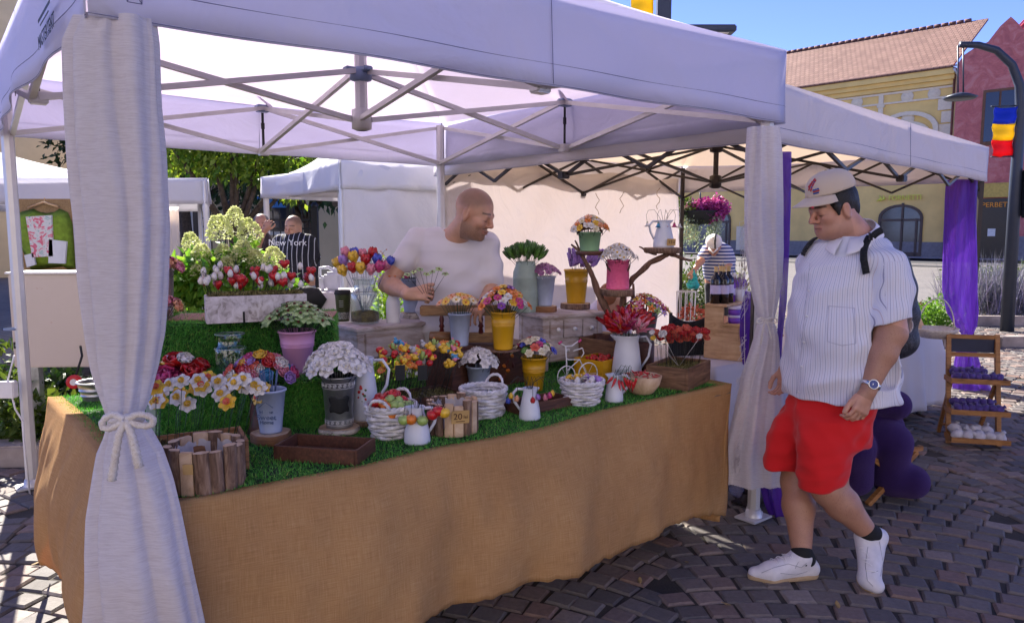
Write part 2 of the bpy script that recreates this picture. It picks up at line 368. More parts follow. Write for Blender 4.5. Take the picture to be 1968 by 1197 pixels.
# ================================================= buildings on the right
def m_tiles(t):
    v = t.coord('Object'); b = t.new('ShaderNodeTexBrick'); b.inputs['Scale'].default_value = 1; b.inputs['Brick Width'].default_value = .3; b.inputs['Row Height'].default_value = .34
    b.inputs['Mortar Size'].default_value = .035; b.inputs['Mortar Smooth'].default_value = .8; b.inputs['Color1'].default_value = (.19, .095, .07, 1); b.inputs['Color2'].default_value = (.28, .155, .115, 1); b.inputs['Mortar'].default_value = (.14, .06, .045, 1)
    t.ln(v, b.inputs[0]); n = t.noise(v, .5, 5); t.ln(t.mix(.3, b.outputs[0], t.ramp(n, [(.3, (.15, .08, .06)), (.7, (.31, .18, .14))])), t.b.inputs['Base Color'])
    t.bump(t.math('SUBTRACT', 1.0, b.outputs[1]), 1, .06)
M_tile = mat('roof_tiles', rough=.8, fn=m_tiles)
M_yel = mat('yellow_plaster', (.78, .55, .19), .85, var=.08, vs=.8, bump=.12, bs=30)
M_plinth = mat('grey_plinth', (.2, .19, .2), .8, var=.1)
M_stucco = mat('white_stucco', (.72, .62, .45), .8, var=.05)
P1 = Vector((24.5, 42, 0)); dr = Vector((-6, 6, 0)).normalized(); ang = math.atan2(dr.y, dr.x)
LB = 24; bl = empty('corner_shop_building', P1, ang-math.pi, 'yellow plastered two storey building with tiled roof and arched shop window', 'building')
# local frame: -x runs away along the facade (px right end at x=0), outward normal is +y rotated -> use y negative towards the square
def bx(m, x0, x1, y0, y1, z0, z1, mi=0): m.box(((x0+x1)/2, (y0+y1)/2, (z0+z1)/2), (x1-x0, y1-y0, z1-z0), mi=mi)
EV = 10.4
b = MB(); bx(b, -LB, 0, 0, 9, 0, EV); b.build('wall', M_yel, bl)
b = MB(); b.grid(lambda u, v: (-LB-.3+u*(LB+.35), -.75+v*6.6, EV+.15+v*3.75), 2, 1, smooth=False); b.add([(-LB-.3, -.75, EV+.1), (.3, -.75, EV+.1), (.3, -.75, EV+.16), (-LB-.3, -.75, EV+.16)], [(0, 1, 2, 3)]); b.build('roof', M_tile, bl, solid=.12)
b = MB(); [b.tube([(-LB-.3+i*.42, 5.85, EV+3.95), (-LB+.05+i*.42, 5.85, EV+3.98)], [.13, .1], 8) for i in range(56)]; b.build('ridge_tiles', M_tile, bl)
b = MB(); bx(b, -LB, .1, -.62, 0, EV-.25, EV+.08); bx(b, -LB, .06, -.4, 0, EV-.5, EV-.25); bx(b, -LB, .04, -.2, 0, EV-.75, EV-.5); b.build('cornice', M_yel, bl)
b = MB(); bx(b, -LB, 0, -.08, 0, 9.5, 9.62); bx(b, -LB, 0, -.1, 0, 8.95, 9.05); bx(b, -LB, 0, -.1, 0, 4.55, 4.75)
for i in range(14):
    x = -1.0-i*1.4
    if i % 3 != 2:
        b.lathe([(.0, .06), (.16, .08), (.2, .03), (.3, .06), (.34, 0)], 20, M=Matrix.Translation((x, -.02, 9.27)) @ Matrix.Rotation(R(90), 4, 'X'))
    else: bx(b, x-.13, x+.13, -.12, 0, 4.75, 9.5); bx(b, x-.2, x+.2, -.16, 0, 8.8, 8.95)
b.build('frieze', M_stucco, bl)
b = MB(); [bx(b, -.75 if k % 2 else -.55, .03, -.1, 0, z, z+.62) for k, z in enumerate(np.arange(4.8, 8.9, .7))]; b.build('quoins', M_stucco, bl)
def arch_pts(w, z0, z1, n=12): return [(-w/2, z0), (w/2, z0), (w/2, z1)]+[(w/2*math.cos(math.pi*k/n), z1+.32*w*math.sin(math.pi*k/n)) for k in range(1, n)]+[(-w/2, z1)]
def arch_plate(m, x, w, z0, z1, y0, y1, mi=0):
    P = arch_pts(w, z0, z1); n = len(P); m.add([(x+a, y1, z) for a, z in P]+[(x+a, y0, z) for a, z in P], [tuple(range(n))[::-1], tuple(range(n, 2*n))]+[(i, (i+1) % n, (i+1) % n+n, i+n) for i in range(n)], mi)
def arch_frame(m, x, w, z0, z1, t, y0, y1, mi=0):
    A = arch_pts(w, z0, z1)[1:]+[(-w/2, z0)]; B = arch_pts(w+2*t, z0, z1+.05)[1:]+[(-w/2-t, z0)]; n = len(A)
    vs = [(x+a, y, z) for y in (y0, y1) for P in (A, B) for a, z in P]
    fs = []
    for i in range(n-1): fs += [(i, i+1, n+i+1, n+i), (2*n+i, 3*n+i, 3*n+i+1, 2*n+i+1), (n+i, n+i+1, 3*n+i+1, 3*n+i), (i, 2*n+i, 2*n+i+1, i+1)]
    m.add(vs, fs, mi)
for x in (-2.3, -7.2, -12.2, -17.2):                     # upper windows with heavy arched hoods
    f = MB(); arch_frame(f, x, 1.9, 5.6, 7.0, .3, -.16, 0); arch_frame(f, x, 2.8, 7.1, 7.3, .26, -.22, 0); f.lathe([(0, .14), (.26, .12), (.36, .02)], 16, M=Matrix.Translation((x, -.02, 8.0)) @ Matrix.Rotation(R(90), 4, 'X')); f = f.build('window', M_stucco, bl)
    q = MB(); arch_plate(q, x, 1.85, 5.6, 7.0, -.05, .01); q.build('pane', M_glassd, f)
    q = MB(); [bx(q, x+k-.04, x+k+.04, -.09, 0, 5.6, 7.3) for k in (-.45, .45)]; bx(q, x-.9, x+.9, -.08, 0, 6.7, 6.78); q.build('glazing_bars', M_stucco, f)
M_shopg = mat('shop_glass', (.05, .045, .045), .1, spec=.8, var=.3, vs=1.5)
M_brownf = mat('brown_frame', (.07, .045, .035), .5)
for x, w_ in ((-2.4, 2.15), (-14.6, 2.4), (-19, 2.4)):
    f = MB(); arch_frame(f, x, w_, 0, 2.3, .14, -.08, 0); f = f.build('shop_window', M_brownf, bl)
    q = MB(); arch_plate(q, x, w_-.02, 0, 2.3, -.03, .01); q.build('pane', M_shopg, f)
    q = MB(); bx(q, x+.05, x+.17, -.1, 0, 0, 3.2); bx(q, x-w_/2, x+w_/2, -.1, 0, 2.15, 2.28); bx(q, x+w_/2-.25, x+w_/2-.12, -.08, 0, 0, 2.3); bx(q, x+.17, x+w_/2, -.08, 0, 0, .35); q.build('glazing_bars', M_brownf, f)
f = MB(); bx(f, -10.8, -9.2, -.06, 0, 0, 2.4); f.build('door', M_glassd, bl)
b = MB(); bx(b, -LB, .0, -.05, 0, 0, .95); b.build('plinth', M_plinth, bl)
b = MB(); bx(b, -12.6, -11.8, -.45, -.1, .3, 1.9); b.build('utility_box', M_stucco, bl)
text('FORNETTI', .42, mat('sign_lime', (.75, .72, .1), .5, var=0), bl, (-2.2, -.1, 3.5), (R(90), 0, 0), .03, 'shop_sign', sx=.92)
b = MB(); [b.tube([(-3.75+k*.18, -.1, 3.35), (-3.5+k*.18, -.1, 3.5), (-3.6+k*.18, -.1, 3.68)], [.03, .09, .02], 6) for k in range(2)]; b.build('sign_emblem', _mats['sign_lime'], bl)
b = MB(); b.tube([(.25, -.3, .2), (.25, -.3, EV-.4), (.1, -.7, EV)], .075, 8); b.build('drainpipe', mat('zinc_pipe', (.4, .4, .42), .4, metal=.6), bl)
b = MB(); b.tube([(.02, -.2, .2), (.02, -.2, EV-.4)], .06, 8); b.build('drainpipe', mat('copper_pipe', (.25, .1, .06), .5), bl)
# red building wrapped in builder's netting
def m_net(t):
    v = t.coord('Object'); n = t.noise(v, 1.2, 6, .7, 1.5); n2 = t.noise(v, .35, 3)
    c = t.ramp(n, [(.25, (.3, .065, .07)), (.5, (.52, .14, .12)), (.62, (.58, .22, .19)), (.8, (.4, .11, .12))]); t.ln(t.mix(t.math('MULTIPLY', n2, .25), c, (.4, .2, .19)), t.b.inputs['Base Color']); t.bump(n, .6, .12)
M_net = mat('red_netting', rough=.75, fn=m_net)
rb = empty('wrapped_building', P1+Vector((.3, -.6, 0)), ang-math.pi, 'red gabled building wrapped in torn construction netting', 'building')
b = MB(); P = [(-.35, 0), (12, 0), (12, 11.6), (5.6, 11.6), (4.6, 12.5), (3.9, 12.2), (3.0, 11.5), (2.5, 11.9), (1.95, 12.6), (1.5, 12.2), (1.0, 11.5), (.4, 11.3), (-.1, 11.0), (-.35, 10.6)]
n = len(P); b.add([(x, -.5, z) for x, z in P]+[(x, .5, z) for x, z in P], [tuple(range(n)), tuple(range(2*n-1, n-1, -1))]+[(i, i+n, (i+1) % n+n, (i+1) % n) for i in range(n)])
b.build('wall', M_net, rb)
b = MB(); b.grid(lambda u, v: (1.2+u*11+1.2*v, .6+v*4, 11.2+v*3.2), 26, 1, smooth=False)
for i in range(27): x = 1.2+i*11/26; b.tube([(x, .56, 11.26), (x+1.2, 4.56, 14.46)], .05, 4)
b.build('roof', mat('red_metal_roof', (.55, .07, .06), .45, var=.1), rb)
for x in (1.1, 4.4):
    f = MB(); bx(f, x-.15, x+1.45, -.56, -.48, 6.1, 9.0); f = f.build('window', mat('brown_window', (.16, .07, .03), .6), rb); q = MB(); bx(q, x, x+.6, -.6, -.55, 6.3, 8.85); bx(q, x+.7, x+1.3, -.6, -.55, 6.3, 8.85); q.build('pane', M_glassd, f)
b = MB(); bx(b, .8, 2.7, -.6, -.5, 0, 3.3); d = b.build('shop_door', mat('black_shop', (.012, .012, .014), .3), rb); text('SUPERBET', .36, mat('sign_orange', (.8, .3, .02), .5, var=0), d, (1.62, -.64, 2.95), (R(90), 0, 0), .01)
b = MB(); bx(b, .6, 2.9, -.75, -.5, 3.35, 4.1); b.build('shop_fascia', mat('fascia_yellow', (.55, .38, .08), .6), rb)
b = MB(); bx(b, 2.9, 12, -.56, -.5, 0, 1.3); b.build('plinth', M_plinth, rb)
b = MB(); bx(b, 1.6, 1.95, -.63, -.6, 1.3, 1.7); b.build('notice', M_white, d)
# pavement and road in front of the buildings
def strip(name, y0, y1, z, m, x0=-60, x1=120):
    q = MB(); A = P1+dr*70; B = P1-dr*30; nrm = Vector((-dr.y, dr.x, 0)); nrm = nrm if nrm.y < 0 else -nrm
    q.add([(A+nrm*y0).to_tuple()[:2]+(z,), (B+nrm*y0).to_tuple()[:2]+(z,), (B+nrm*y1).to_tuple()[:2]+(z,), (A+nrm*y1).to_tuple()[:2]+(z,)], [(0, 1, 2, 3)]); tag(q.build(name, m), kind='structure')
strip('pavement', -2, 3.2, .11, mat('pavement_slabs', (.34, .31, .3), .8, var=.1, vs=1)); strip('road', 3.2, 10.5, .004, mat('asphalt', (.06, .06, .065), .85, var=.1, vs=2, bump=.3))
strip('kerb', 10.5, 10.9, .1, M_kerb)
# added town houses with windows, unseen behind the viewer, bouncing sunlight into the stall
for k, (x0_, x1_, h_, c_) in enumerate(((-26, -9, 11, (.5, .46, .46)), (-9, 7, 12.5, (.54, .5, .5)), (7, 26, 10.5, (.5, .45, .43)))):
    t = empty('building', ((x0_+x1_)/2, -15, 0), 0, ('left', 'middle', 'right')[k]+' added unseen town house behind the viewer, bouncing sunlight into the stall', 'building', 'added light-bouncing houses behind the viewer'); W_ = x1_-x0_
    b = MB(); b.box((0, -3, h_/2), (W_-.02, 6, h_)); b.build('wall', mat('bounce_plaster_%d' % k, c_, .9, var=.05, vs=1), t); b = MB(); b.box((0, -3, h_+.6), (W_+.3, 7, 1.2), bev=.5); b.build('roof', M_tile, t)
    for r_ in range(3):
        for i in range(5): b = MB(); b.box((-W_/2+W_*(i+.5)/5, .02, 1.8+r_*3.3), (1.1, .06, 1.7)); b.build('window', M_glassd, t)
# ------------------------------------------------ street lamps on the right
def flag(parent, x0, x1, z0, z1, y, cols, name='flag'):
    f = MB(); n = len(cols)
    for k in range(n):
        f.grid(lambda u, v: (x0+(x1-x0)*u, y+.03*math.sin(u*5+v*2+k)+.02*math.sin(v*7), z1-(z1-z0)*(k+v)/n-.06*abs(x1-x0)*math.sin(u*3)), 8, 5, mi=k)
    return f.build(name, cols, parent, solid=.003)
def cloth(name, c):
    def fn(t): t.b.inputs['Base Color'].default_value = (*c, 1); translucent(t, c, .4)
    return mat(name, rough=.7, fn=fn)
FB, FY, FR = cloth('flag_blue', (.01, .05, .5)), cloth('flag_yellow', (.85, .62, .02)), cloth('flag_red', (.75, .01, .02))
yy = 11.5; p = D(1945, 500, yy); t = empty('street_lamp', (p.x, p.y, 0), 0, 'tall dark lamp post with curved arm, hanging lamp and flag at the right', 'street lamp')
q0 = D(1965, 130, yy); s_ = yy/F
b = MB(); pts = [(0, 0, 0)]+[(D(x, y, yy).x-p.x, 0, D(x, y, yy).z) for x, y in ((1953, 330), (1962, 215), (1960, 165), (1945, 125), (1915, 97), (1880, 87), (1845, 86))]
b.tube(pts, [.1, .085, .08, .07, .062, .055, .05, .045], 10); b.build('post', M_post, t)
b = MB(); zt = D(1845, 185, yy); zz = D(1845, 88, yy); [b.tube([(zt.x-p.x+k, 0, zt.z), (zz.x-p.x+k, 0, zz.z)], .012, 5) for k in (-.03, .05)]; b.build('hanger', M_post, t)
b = MB(); b.lathe([(0, -.05), (.2, -.05), (.24, -.02), (.12, .03), (.03, .05), (0, .05)], 20, c=(zt.x-p.x, 0, zt.z)); b.build('lamp_head', M_post, t)
flag(t, D(1908, 250, yy).x-p.x, D(1949, 250, yy).x-p.x, D(1900, 300, yy).z, D(1900, 206, yy).z, -.02, [FB, FY, FR])
for y in (203, 300): b = MB(); b.tube([(0, 0, D(0, y, yy).z), (D(1905, y, yy).x-p.x, 0, D(0, y+2, yy).z)], .012, 6); b.build('flag_bracket', M_post, t)
b = MB(); pz = D(1957, 372, yy).z; b.box((.13, -.12, pz), (.2, .2, .75), bev=.03); b.build('signal_box', M_iron, t)
yy = 12; p = D(1275, 20, yy); t = empty('street_lamp', (p.x, p.y, 0), 0, 'dark square lamp post with flat lamp head and flag above the white canopy', 'street lamp')
b = MB(); b.box((0, 0, 3.2), (.21, .21, 6.4), bev=.01); b.build('post', M_post, t)
a0 = D(1300, 66, yy); a1 = D(1412, 50, yy); b = MB(); b.box(((a0.x+a1.x)/2-p.x, 0, (a0.z+a1.z)/2-.0), (a1.x-a0.x, .26, .11), M=Matrix.Translation((0, 0, 0)), bev=.02); b.tube([(0, 0, a0.z-.03), (a0.x-p.x+.05, 0, a0.z)], .03, 8); b.build('lamp_head', M_post, t)
b = MB(); b.box((a1.x-p.x-.22, 0, (a0.z+a1.z)/2-.062), (.22, .16, .01)); b.build('lamp_glass', M_white, t)
flag(t, D(1213, 20, yy).x-p.x, D(1256, 20, yy).x-p.x, D(0, 74, yy).z, D(0, -48, yy).z, 0, [FB, FY, FR])
for y in (-36, 100): b = MB(); b.tube([(0, 0, D(0, y, yy).z), (D(1211, y, yy).x-p.x, 0, D(0, y, yy).z)], .012, 6); b.build('flag_bracket', M_post, t)
# ================================================= tents
def m_canopy(base, tr, w, wr=1.0):
    def fn(t):
        v = t.coord('Object'); n = t.noise(v, 2.2, 4, .5, 1.2); f = t.noise(v, 700, 2)
        t.b.inputs['Base Color'].default_value = (*base, 1); t.b.inputs['Roughness'].default_value = .75
        t.bump(t.math('ADD', t.math('MULTIPLY', n, wr), t.math('MULTIPLY', f, .004)), .5, .09); translucent(t, tr, w)
    return fn
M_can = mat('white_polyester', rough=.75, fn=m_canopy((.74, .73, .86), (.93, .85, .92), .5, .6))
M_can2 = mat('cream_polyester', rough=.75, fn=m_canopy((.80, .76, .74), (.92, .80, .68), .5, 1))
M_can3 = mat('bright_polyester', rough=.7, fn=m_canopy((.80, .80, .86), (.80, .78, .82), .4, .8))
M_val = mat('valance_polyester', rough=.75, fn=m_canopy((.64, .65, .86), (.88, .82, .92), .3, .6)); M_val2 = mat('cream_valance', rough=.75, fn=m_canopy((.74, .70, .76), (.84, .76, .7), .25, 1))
M_alu = mat('white_aluminium', (.62, .6, .6), .38, metal=.35, var=.04)
M_dk = mat('dark_brown_steel', (.035, .025, .022), .45, metal=.3, var=.1)
M_bluep = mat('blue_grey_plastic', (.2, .26, .42), .5, var=0)
M_stitch = mat('stitching', (.16, .16, .3), .8, var=0)
M_strap = mat('black_strap', (.02, .02, .022), .7, var=0)
def bar(m, a, b, wd=.034, ht=.034, mi=0):
    m.tube([a, b], wd/2, 4, mi, smooth=False, sq=True)
def tent(name_label, C, zb, zt, zp, mcan, mbar, legs=(0, 1, 2, 3), wall=None, droop=.05, truss=True, cat='tent', foot=True, bw=.034, nsub=1, hems=True, out=.06, group=None, legz=None):
    """C: four corners (x, y) FL, FR, BR, BL of the legs; zb/zt bottom and top of valance; zp roof peak"""
    C = [Vector((x, y, 0)) for x, y in C]; ctr = sum(C, Vector())/4
    t = empty('market_tent', ctr, 0, name_label, cat, group); K = [c-ctr for c in C]; K2 = [k*(1+out/k.length) for k in K]
    zbf = zb if callable(zb) else (lambda p: zb)
    b = MB(); nS = 24; apex = Vector((0, 0, zp))
    for i in range(4):
        a, c = K2[i], K2[(i+1) % 4]
        def roof(u, v, a=a, c=c):
            p = a.lerp(c, u); q = p*(1-v); z = zt+(zp-zt)*v-droop*math.sin(math.pi*v)*1.2-droop*2.2*(math.sin(math.pi*u)*(1-v)**2)*math.sin(math.pi*min(1, v*1.5+.08))
            return (q.x, q.y, z-.0*v)
        b.grid(roof, nS, 14)
        e = (c-a).normalized(); nrm = Vector((e.y, -e.x, 0)); nrm = nrm if nrm.dot(a+c) > 0 else -nrm
        def val(u, v, a=a, c=c, nrm=nrm):
            p = a.lerp(c, u); z1 = zt-.0*math.sin(math.pi*u)-droop*.35*math.sin(math.pi*u)*0; z0 = zbf(p)-.012*math.sin(math.pi*u*2)*0
            off = .012*v*math.sin(u*9+i)+.02*v*math.sin(math.pi*u)*math.sin(u*4)+.014*math.sin(u*23+v*2)*v*v
            return (p.x+nrm.x*(off+.01), p.y+nrm.y*(off+.01), z1+(z0-z1)*v)
        b.grid(val, 40, 5, 1)
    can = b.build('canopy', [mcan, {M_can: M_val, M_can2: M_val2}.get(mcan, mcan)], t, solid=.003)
    if hems:
        h = MB()
        for i in range(4):
            a, c = K2[i], K2[(i+1) % 4]; e = (c-a).normalized(); nrm = Vector((e.y, -e.x, 0)); nrm = nrm if nrm.dot(a+c) > 0 else -nrm
            for dz in (.006, .085):
                pts = []
                for j in range(41):
                    u = j/40; p = a.lerp(c, u); z0 = zbf(p); v = 1-dz/(zt-z0); off = .012*v*math.sin(u*9+i)+.02*v*math.sin(math.pi*u)*math.sin(u*4)+.014*math.sin(u*23+v*2)*v*v
                    pts.append((p.x+nrm.x*(off+.0125), p.y+nrm.y*(off+.0125), z0+dz))
                h.tube(pts, .0016, 4)
            p = a.lerp(c, .5); h.tube([(p.x+nrm.x*.03, p.y+nrm.y*.03, zbf(p)+.01), (p.x+nrm.x*.013, p.y+nrm.y*.013, zt)], .0016, 4)
        h.build('seams', M_stitch, can)
    for i in legs:
        k = K[i]; l = MB(); z1 = zt-.03
        if mbar is M_alu:
            l.tube([(k.x, k.y, .0), (k.x, k.y, z1)], [.034]*2, 8, smooth=False)
        else: l.tube([(k.x, k.y, .0), (k.x, k.y, z1)], .022, 4, smooth=False, sq=True)
        lg = l.build('leg', mbar, t)
        if foot: l = MB(); l.box((k.x, k.y, .012), (.17, .13, .012), ang0, bev=.004); l.lathe([(.012, .018), (.012, .03), (0, .03)], 8, c=(k.x+.05, k.y+.03, 0)); l.lathe([(.05, .018), (.04, .06), (.036, .06)], 8, c=(k.x, k.y, 0)); l.build('foot_plate', mbar, lg)
    if truss:
        zu = zt-.05; zl = zu-(.30 if mbar is M_alu else .36)
        def scissors(a, c, n, m):
            for s in range(n):
                p, q = a.lerp(c, s/n), a.lerp(c, (s+1)/n); off = (c-a).normalized().cross(Vector((0, 0, 1)))*bw*.6
                up = Vector((0, 0, 1))
                A, B = (zu, zl) if s % 2 == 0 else (zl, zu)
                bar(m, p+up*A+off, q+up*B+off, bw*.7, bw); bar(m, p+up*(zl if A == zu else zu)-off, q+up*(zu if B == zl else zl)-off, bw*.7, bw)
        for i in range(4):
            m = MB(); scissors(K[i], K[(i+1) % 4], 2*nsub, m); m.build('truss', mbar, t)
        mids = [K[i].lerp(K[(i+1) % 4], .5) for i in range(4)]
        for i in range(4):
            m = MB(); a = mids[i]; off = a.normalized().cross(Vector((0, 0, 1)))*bw*.6; zc = zt+.22; up = Vector((0, 0, 1))
            bar(m, a+up*zu+off, a*.03+up*(zl+.05)+off, bw*.7, bw); bar(m, a+up*zl-off, a*.03+up*zu-off, bw*.7, bw); m.build('truss', mbar, t)
            m = MB(); m.box(a+up*(zu+.0), (.09, .07, .05), ang0, bev=.008); m.build('joint', M_bluep if mbar is M_alu else mbar, t)
            m = MB(); m.box(a+up*zl, (.07, .06, .05), ang0, bev=.006); m.build('joint', mbar, t)
            if mbar is M_alu:
                m = MB(); pl = a*.97; m.lathe([(0, 0), (.085, 0), (.085, .006), (0, .006)], 20, M=Matrix.Translation(pl+up*(zu+.05)) @ Matrix.Rotation(R(50), 4, 'Y')); m.build('reinforcing_patch', M_can, can)
                m = MB(); m.box(a+up*((zu+zl)/2), (.018, .003, zu-zl-.06), ang0); m.box(a+up*((zu+zl)/2+.03), (.024, .016, .05), ang0, bev=.004); m.tube([a+up*(zl+.02), a*1.003+up*(zl-.02)], .006, 6); m.build('strap', M_strap, t)
        m = MB(); m.tube([(0, 0, zl+.02), (0, 0, zp-.03)], .034 if mbar is M_alu else .024, 8, smooth=False); pm = m.build('centre_pole', mbar, t)
        m = MB(); m.lathe([(.03, zl-.01), (.055, zl), (.055, zl+.1), (.03, zl+.11)], 10); m.build('hub', mbar, pm)
        m = MB(); m.lathe([(.03, zu-.05), (.06, zu-.04), (.06, zu+.01), (.03, zu+.03)], 10)
        for k in range(4): a = k*math.pi/2+ang0; m.box((.06*math.cos(a), .06*math.sin(a), zu+.01), (.07, .05, .025), a, bev=.005)
        m.build('hub', M_bluep if mbar is M_alu else mbar, pm)
    return t, can, K2
ang0 = math.atan2(.627, .779)
T1 = [(-1.09, 2.05), (1.31, 3.87), (-.60, 6.30), (-2.92, 4.36)]
ZB, ZT = 2.10, 2.46
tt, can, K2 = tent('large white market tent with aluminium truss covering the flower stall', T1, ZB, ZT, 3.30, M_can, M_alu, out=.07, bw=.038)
# writing and mark on the valance
ctr1 = sum((Vector((x, y, 0)) for x, y in T1), Vector())/4
fl, bl_ = K2[0], K2[3]; e = (fl-bl_).normalized(); p = fl-e*.52; zq = D(128, 62, 2.36).z; nr = Vector((-e.y, e.x, 0)); nr = nr if nr.dot(fl+bl_) > 0 else -nr
tx = text('MASTERTENT', .062, mat('print_black', (.02, .02, .035), .7, var=0), can, p+nr*.03+Vector((0, 0, zq)), (R(90), 0, math.atan2(e.y, e.x)), .0005)
b = MB(); q = p+nr*.032+Vector((0, 0, zq+.062)); b.box(q, (.28, .001, .01), math.atan2(e.y, e.x)); b.box(q-Vector((0, 0, .02)), (.2, .001, .005), math.atan2(e.y, e.x)); b.build('logo_bar', _mats['print_black'], can)
fr = K2[1]; e = (fr-fl).normalized(); nr = Vector((e.y, -e.x, 0)); q = fl+e*.11+nr*.022+Vector((0, 0, ZB+.08)); b = MB()
for a, c in (((-.018, -.03), (.018, -.03)), ((.018, -.03), (.018, .03)), ((.018, .03), (-.018, .03)), ((-.018, .03), (-.018, -.03)), ((-.018, -.03), (.018, .03)), ((.018, -.03), (-.018, .03))):
    b.tube([q+e*a[0]+Vector((0, 0, a[1])), q+e*c[0]+Vector((0, 0, c[1]))], .0012, 4)
b.build('stitched_cross', M_stitch, can)
# second tent, to the right, black frame, 4.5 m front
T2 = [(1.36, 4.10), (4.56, 7.28), (2.12, 9.3), (-.62, 6.62)]
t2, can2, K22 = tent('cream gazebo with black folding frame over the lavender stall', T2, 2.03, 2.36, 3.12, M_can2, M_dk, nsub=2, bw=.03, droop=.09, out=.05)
def wallsheet(A, B, z0, z1, m, parent, name='side_wall', amp=.03, nu=60, nv=24, seed=0):
    A = Vector((*A, 0)); B = Vector((*B, 0)); e = (B-A).normalized(); n = Vector((e.y, -e.x, 0)); b = MB(); L = (B-A).length
    def f(u, v):
        p = A.lerp(B, u); z = z1+(z0-z1)*v-.05*math.sin(math.pi*u*3)**2*(1-v)
        o = amp*(.8*mn.noise(Vector((u*L*1.1+v*1.5, v*1.1, seed)))+.5*mn.noise(Vector((u*L*3+v*5, v*.9, seed+3)))+.25*abs(mn.noise(Vector((u*L*4-v*4, v*2+u, seed+9)))))
        return p+n*o*2+Vector((0, 0, z))
    b.grid(f, nu, nv); return b.build(name, m, parent, solid=.002)
c2 = sum((Vector((x, y, 0)) for x, y in T2), Vector())/4
rel = lambda p, c: (p[0]-c.x, p[1]-c.y)
def m_wall2(t):
    v = t.coord('Object'); n = t.noise(v, 1.6, 5, .55, 1.5); t.b.inputs['Base Color'].default_value = (.8, .74, .7, 1); t.bump(n, .5, .12)
    wv = t.new('ShaderNodeTexWave', wave_type='BANDS', bands_direction='Z'); wv.inputs['Scale'].default_value = 1.6; wv.inputs['Distortion'].default_value = .6
    translucent(t, (.84, .79, .80), .38)
M_wall2 = mat('cream_side_wall', rough=.8, fn=m_wall2)
e2 = (Vector((*T2[2], 0))-Vector((*T2[3], 0)))
wallsheet(rel(T2[3], c2), rel((T2[2][0]-.05, T2[2][1]-.05), c2), .25, 2.2, M_wall2, t2, amp=.035)
# bits of string hanging from the cream valance
b = MB()
for px, py in ((1148, 395), (1195, 392), (1265, 385)):
    q = D(px, py, 7.3); q = q-c2; b.tube([q+Vector((.02*math.sin(k*1.7+px), 0, .12-.035*k)) for k in range(7)], .003, 4)
b.build('string', mat('twine', (.4, .3, .2), .9), t2)
# background tents
def qtent(pxs, label, zb, zt, zp, legs, walls=(), group='white tents at the back'):
    t, c, k = tent(label, pxs, zb, zt, zp, M_can3, M_alu, legs=legs, truss=False, hems=False, droop=.1, out=.04, group=group, foot=False)
    ct = sum((Vector((x, y, 0)) for x, y in pxs), Vector())/4
    for (a, b_) in walls: wallsheet(rel(pxs[a], ct), rel(pxs[b_], ct), .05, zt-.05, M_can3, t, seed=a, amp=.05)
    return t
pA = lambda px, y: (D(px, 400, y).x, y)
z = lambda py, y: D(0, py, y).z
# left back tent (two peaks seen over the valance)
yl = 8.2
qtent([(-9.4, 8.4), (D(396, 400, yl).x, yl), (D(384, 400, yl+3).x, yl+3), (-9.6, 11.4)], 'white market tent at the back left, behind the green sweatshirt', 1.85, 2.13, 2.6, (1, 2), ())
b = MB()
ym = 8.6
def sheet_at(px0, px1, y0, y1, m, seed=0, label=None):
    pass
# middle back tents: open one in front, walled one with post at x=655
F1, F2 = pA(512, 8.6), pA(656, 7.3)
qtent([F1, F2, (F2[0]+1.7, F2[1]+2.3), (F1[0]+1.6, F1[1]+2.3)], 'white market tent at the back middle with an open front', 1.93, 2.17, 2.72, (0, 1))
F3, F4 = pA(659, 6.75), pA(872, 7.1)
qtent([F3, F4, (F4[0]-.9, F4[1]+1.57), (F3[0]-.9, F3[1]+1.57)], 'white back tent closed by a hanging side wall, left of the seller', 1.93, 2.2, 2.85, (0, 1), ((0, 1),))
b = MB(); p = D(652, 392, 7.4); b.box(p, (.13, .06, .05), bev=.01); b.box(p+Vector((.04, 0, -.07)), (.05, .05, .1), bev=.01); tag(b.build('tent_bracket', M_dk), 'small black corner bracket at the top of the back tent post', 'bracket')
# ================================================= the stall's table, burlap and turf
S0 = .79
EU = Vector((math.cos(ang0), math.sin(ang0), 0)); EV_ = Vector((-math.sin(ang0), math.cos(ang0), 0))
def fwd(p): return p.y*_cp-(p.z-HC)*_sp
def m2(px, p): return px*fwd(p)/F          # photo pixels -> metres at point p
FRONT = [G(x, y, S0) for x, y in ((292, 985), (340, 969), (417, 957), (560, 930), (712, 901), (847, 866), (960, 847), (1056, 827), (1176, 791), (1290, 766), (1405, 740))]
BR = FRONT[-1]+EV_*1.15; LB_ = G(96, 765, S0); LB2 = LB_+EU*.85
IN = FRONT[0]+EU*.85+EV_*1.2
LEFT = [LB_, G(150, 812, S0), G(192, 862, S0), G(235, 925, S0), FRONT[0]]
POLY = [FRONT[0]+EU*.0+EV_*.13, FRONT[0]+EU*.04+EV_*.06, FRONT[0]+EU*.10+EV_*.035]+FRONT[1:]+[BR, IN, LB2, LB_]+[p for p in LEFT[1:-1]]
def inpoly(x, y, P):
    c = np.zeros(x.shape, bool); n = len(P)
    for i in range(n):
        a, b = P[i], P[(i+1) % n]; t = (a.y > y) != (b.y > y)
        with np.errstate(divide='ignore', invalid='ignore'): c ^= t & (x < (b.x-a.x)*(y-a.y)/(b.y-a.y)+a.x)
    return c
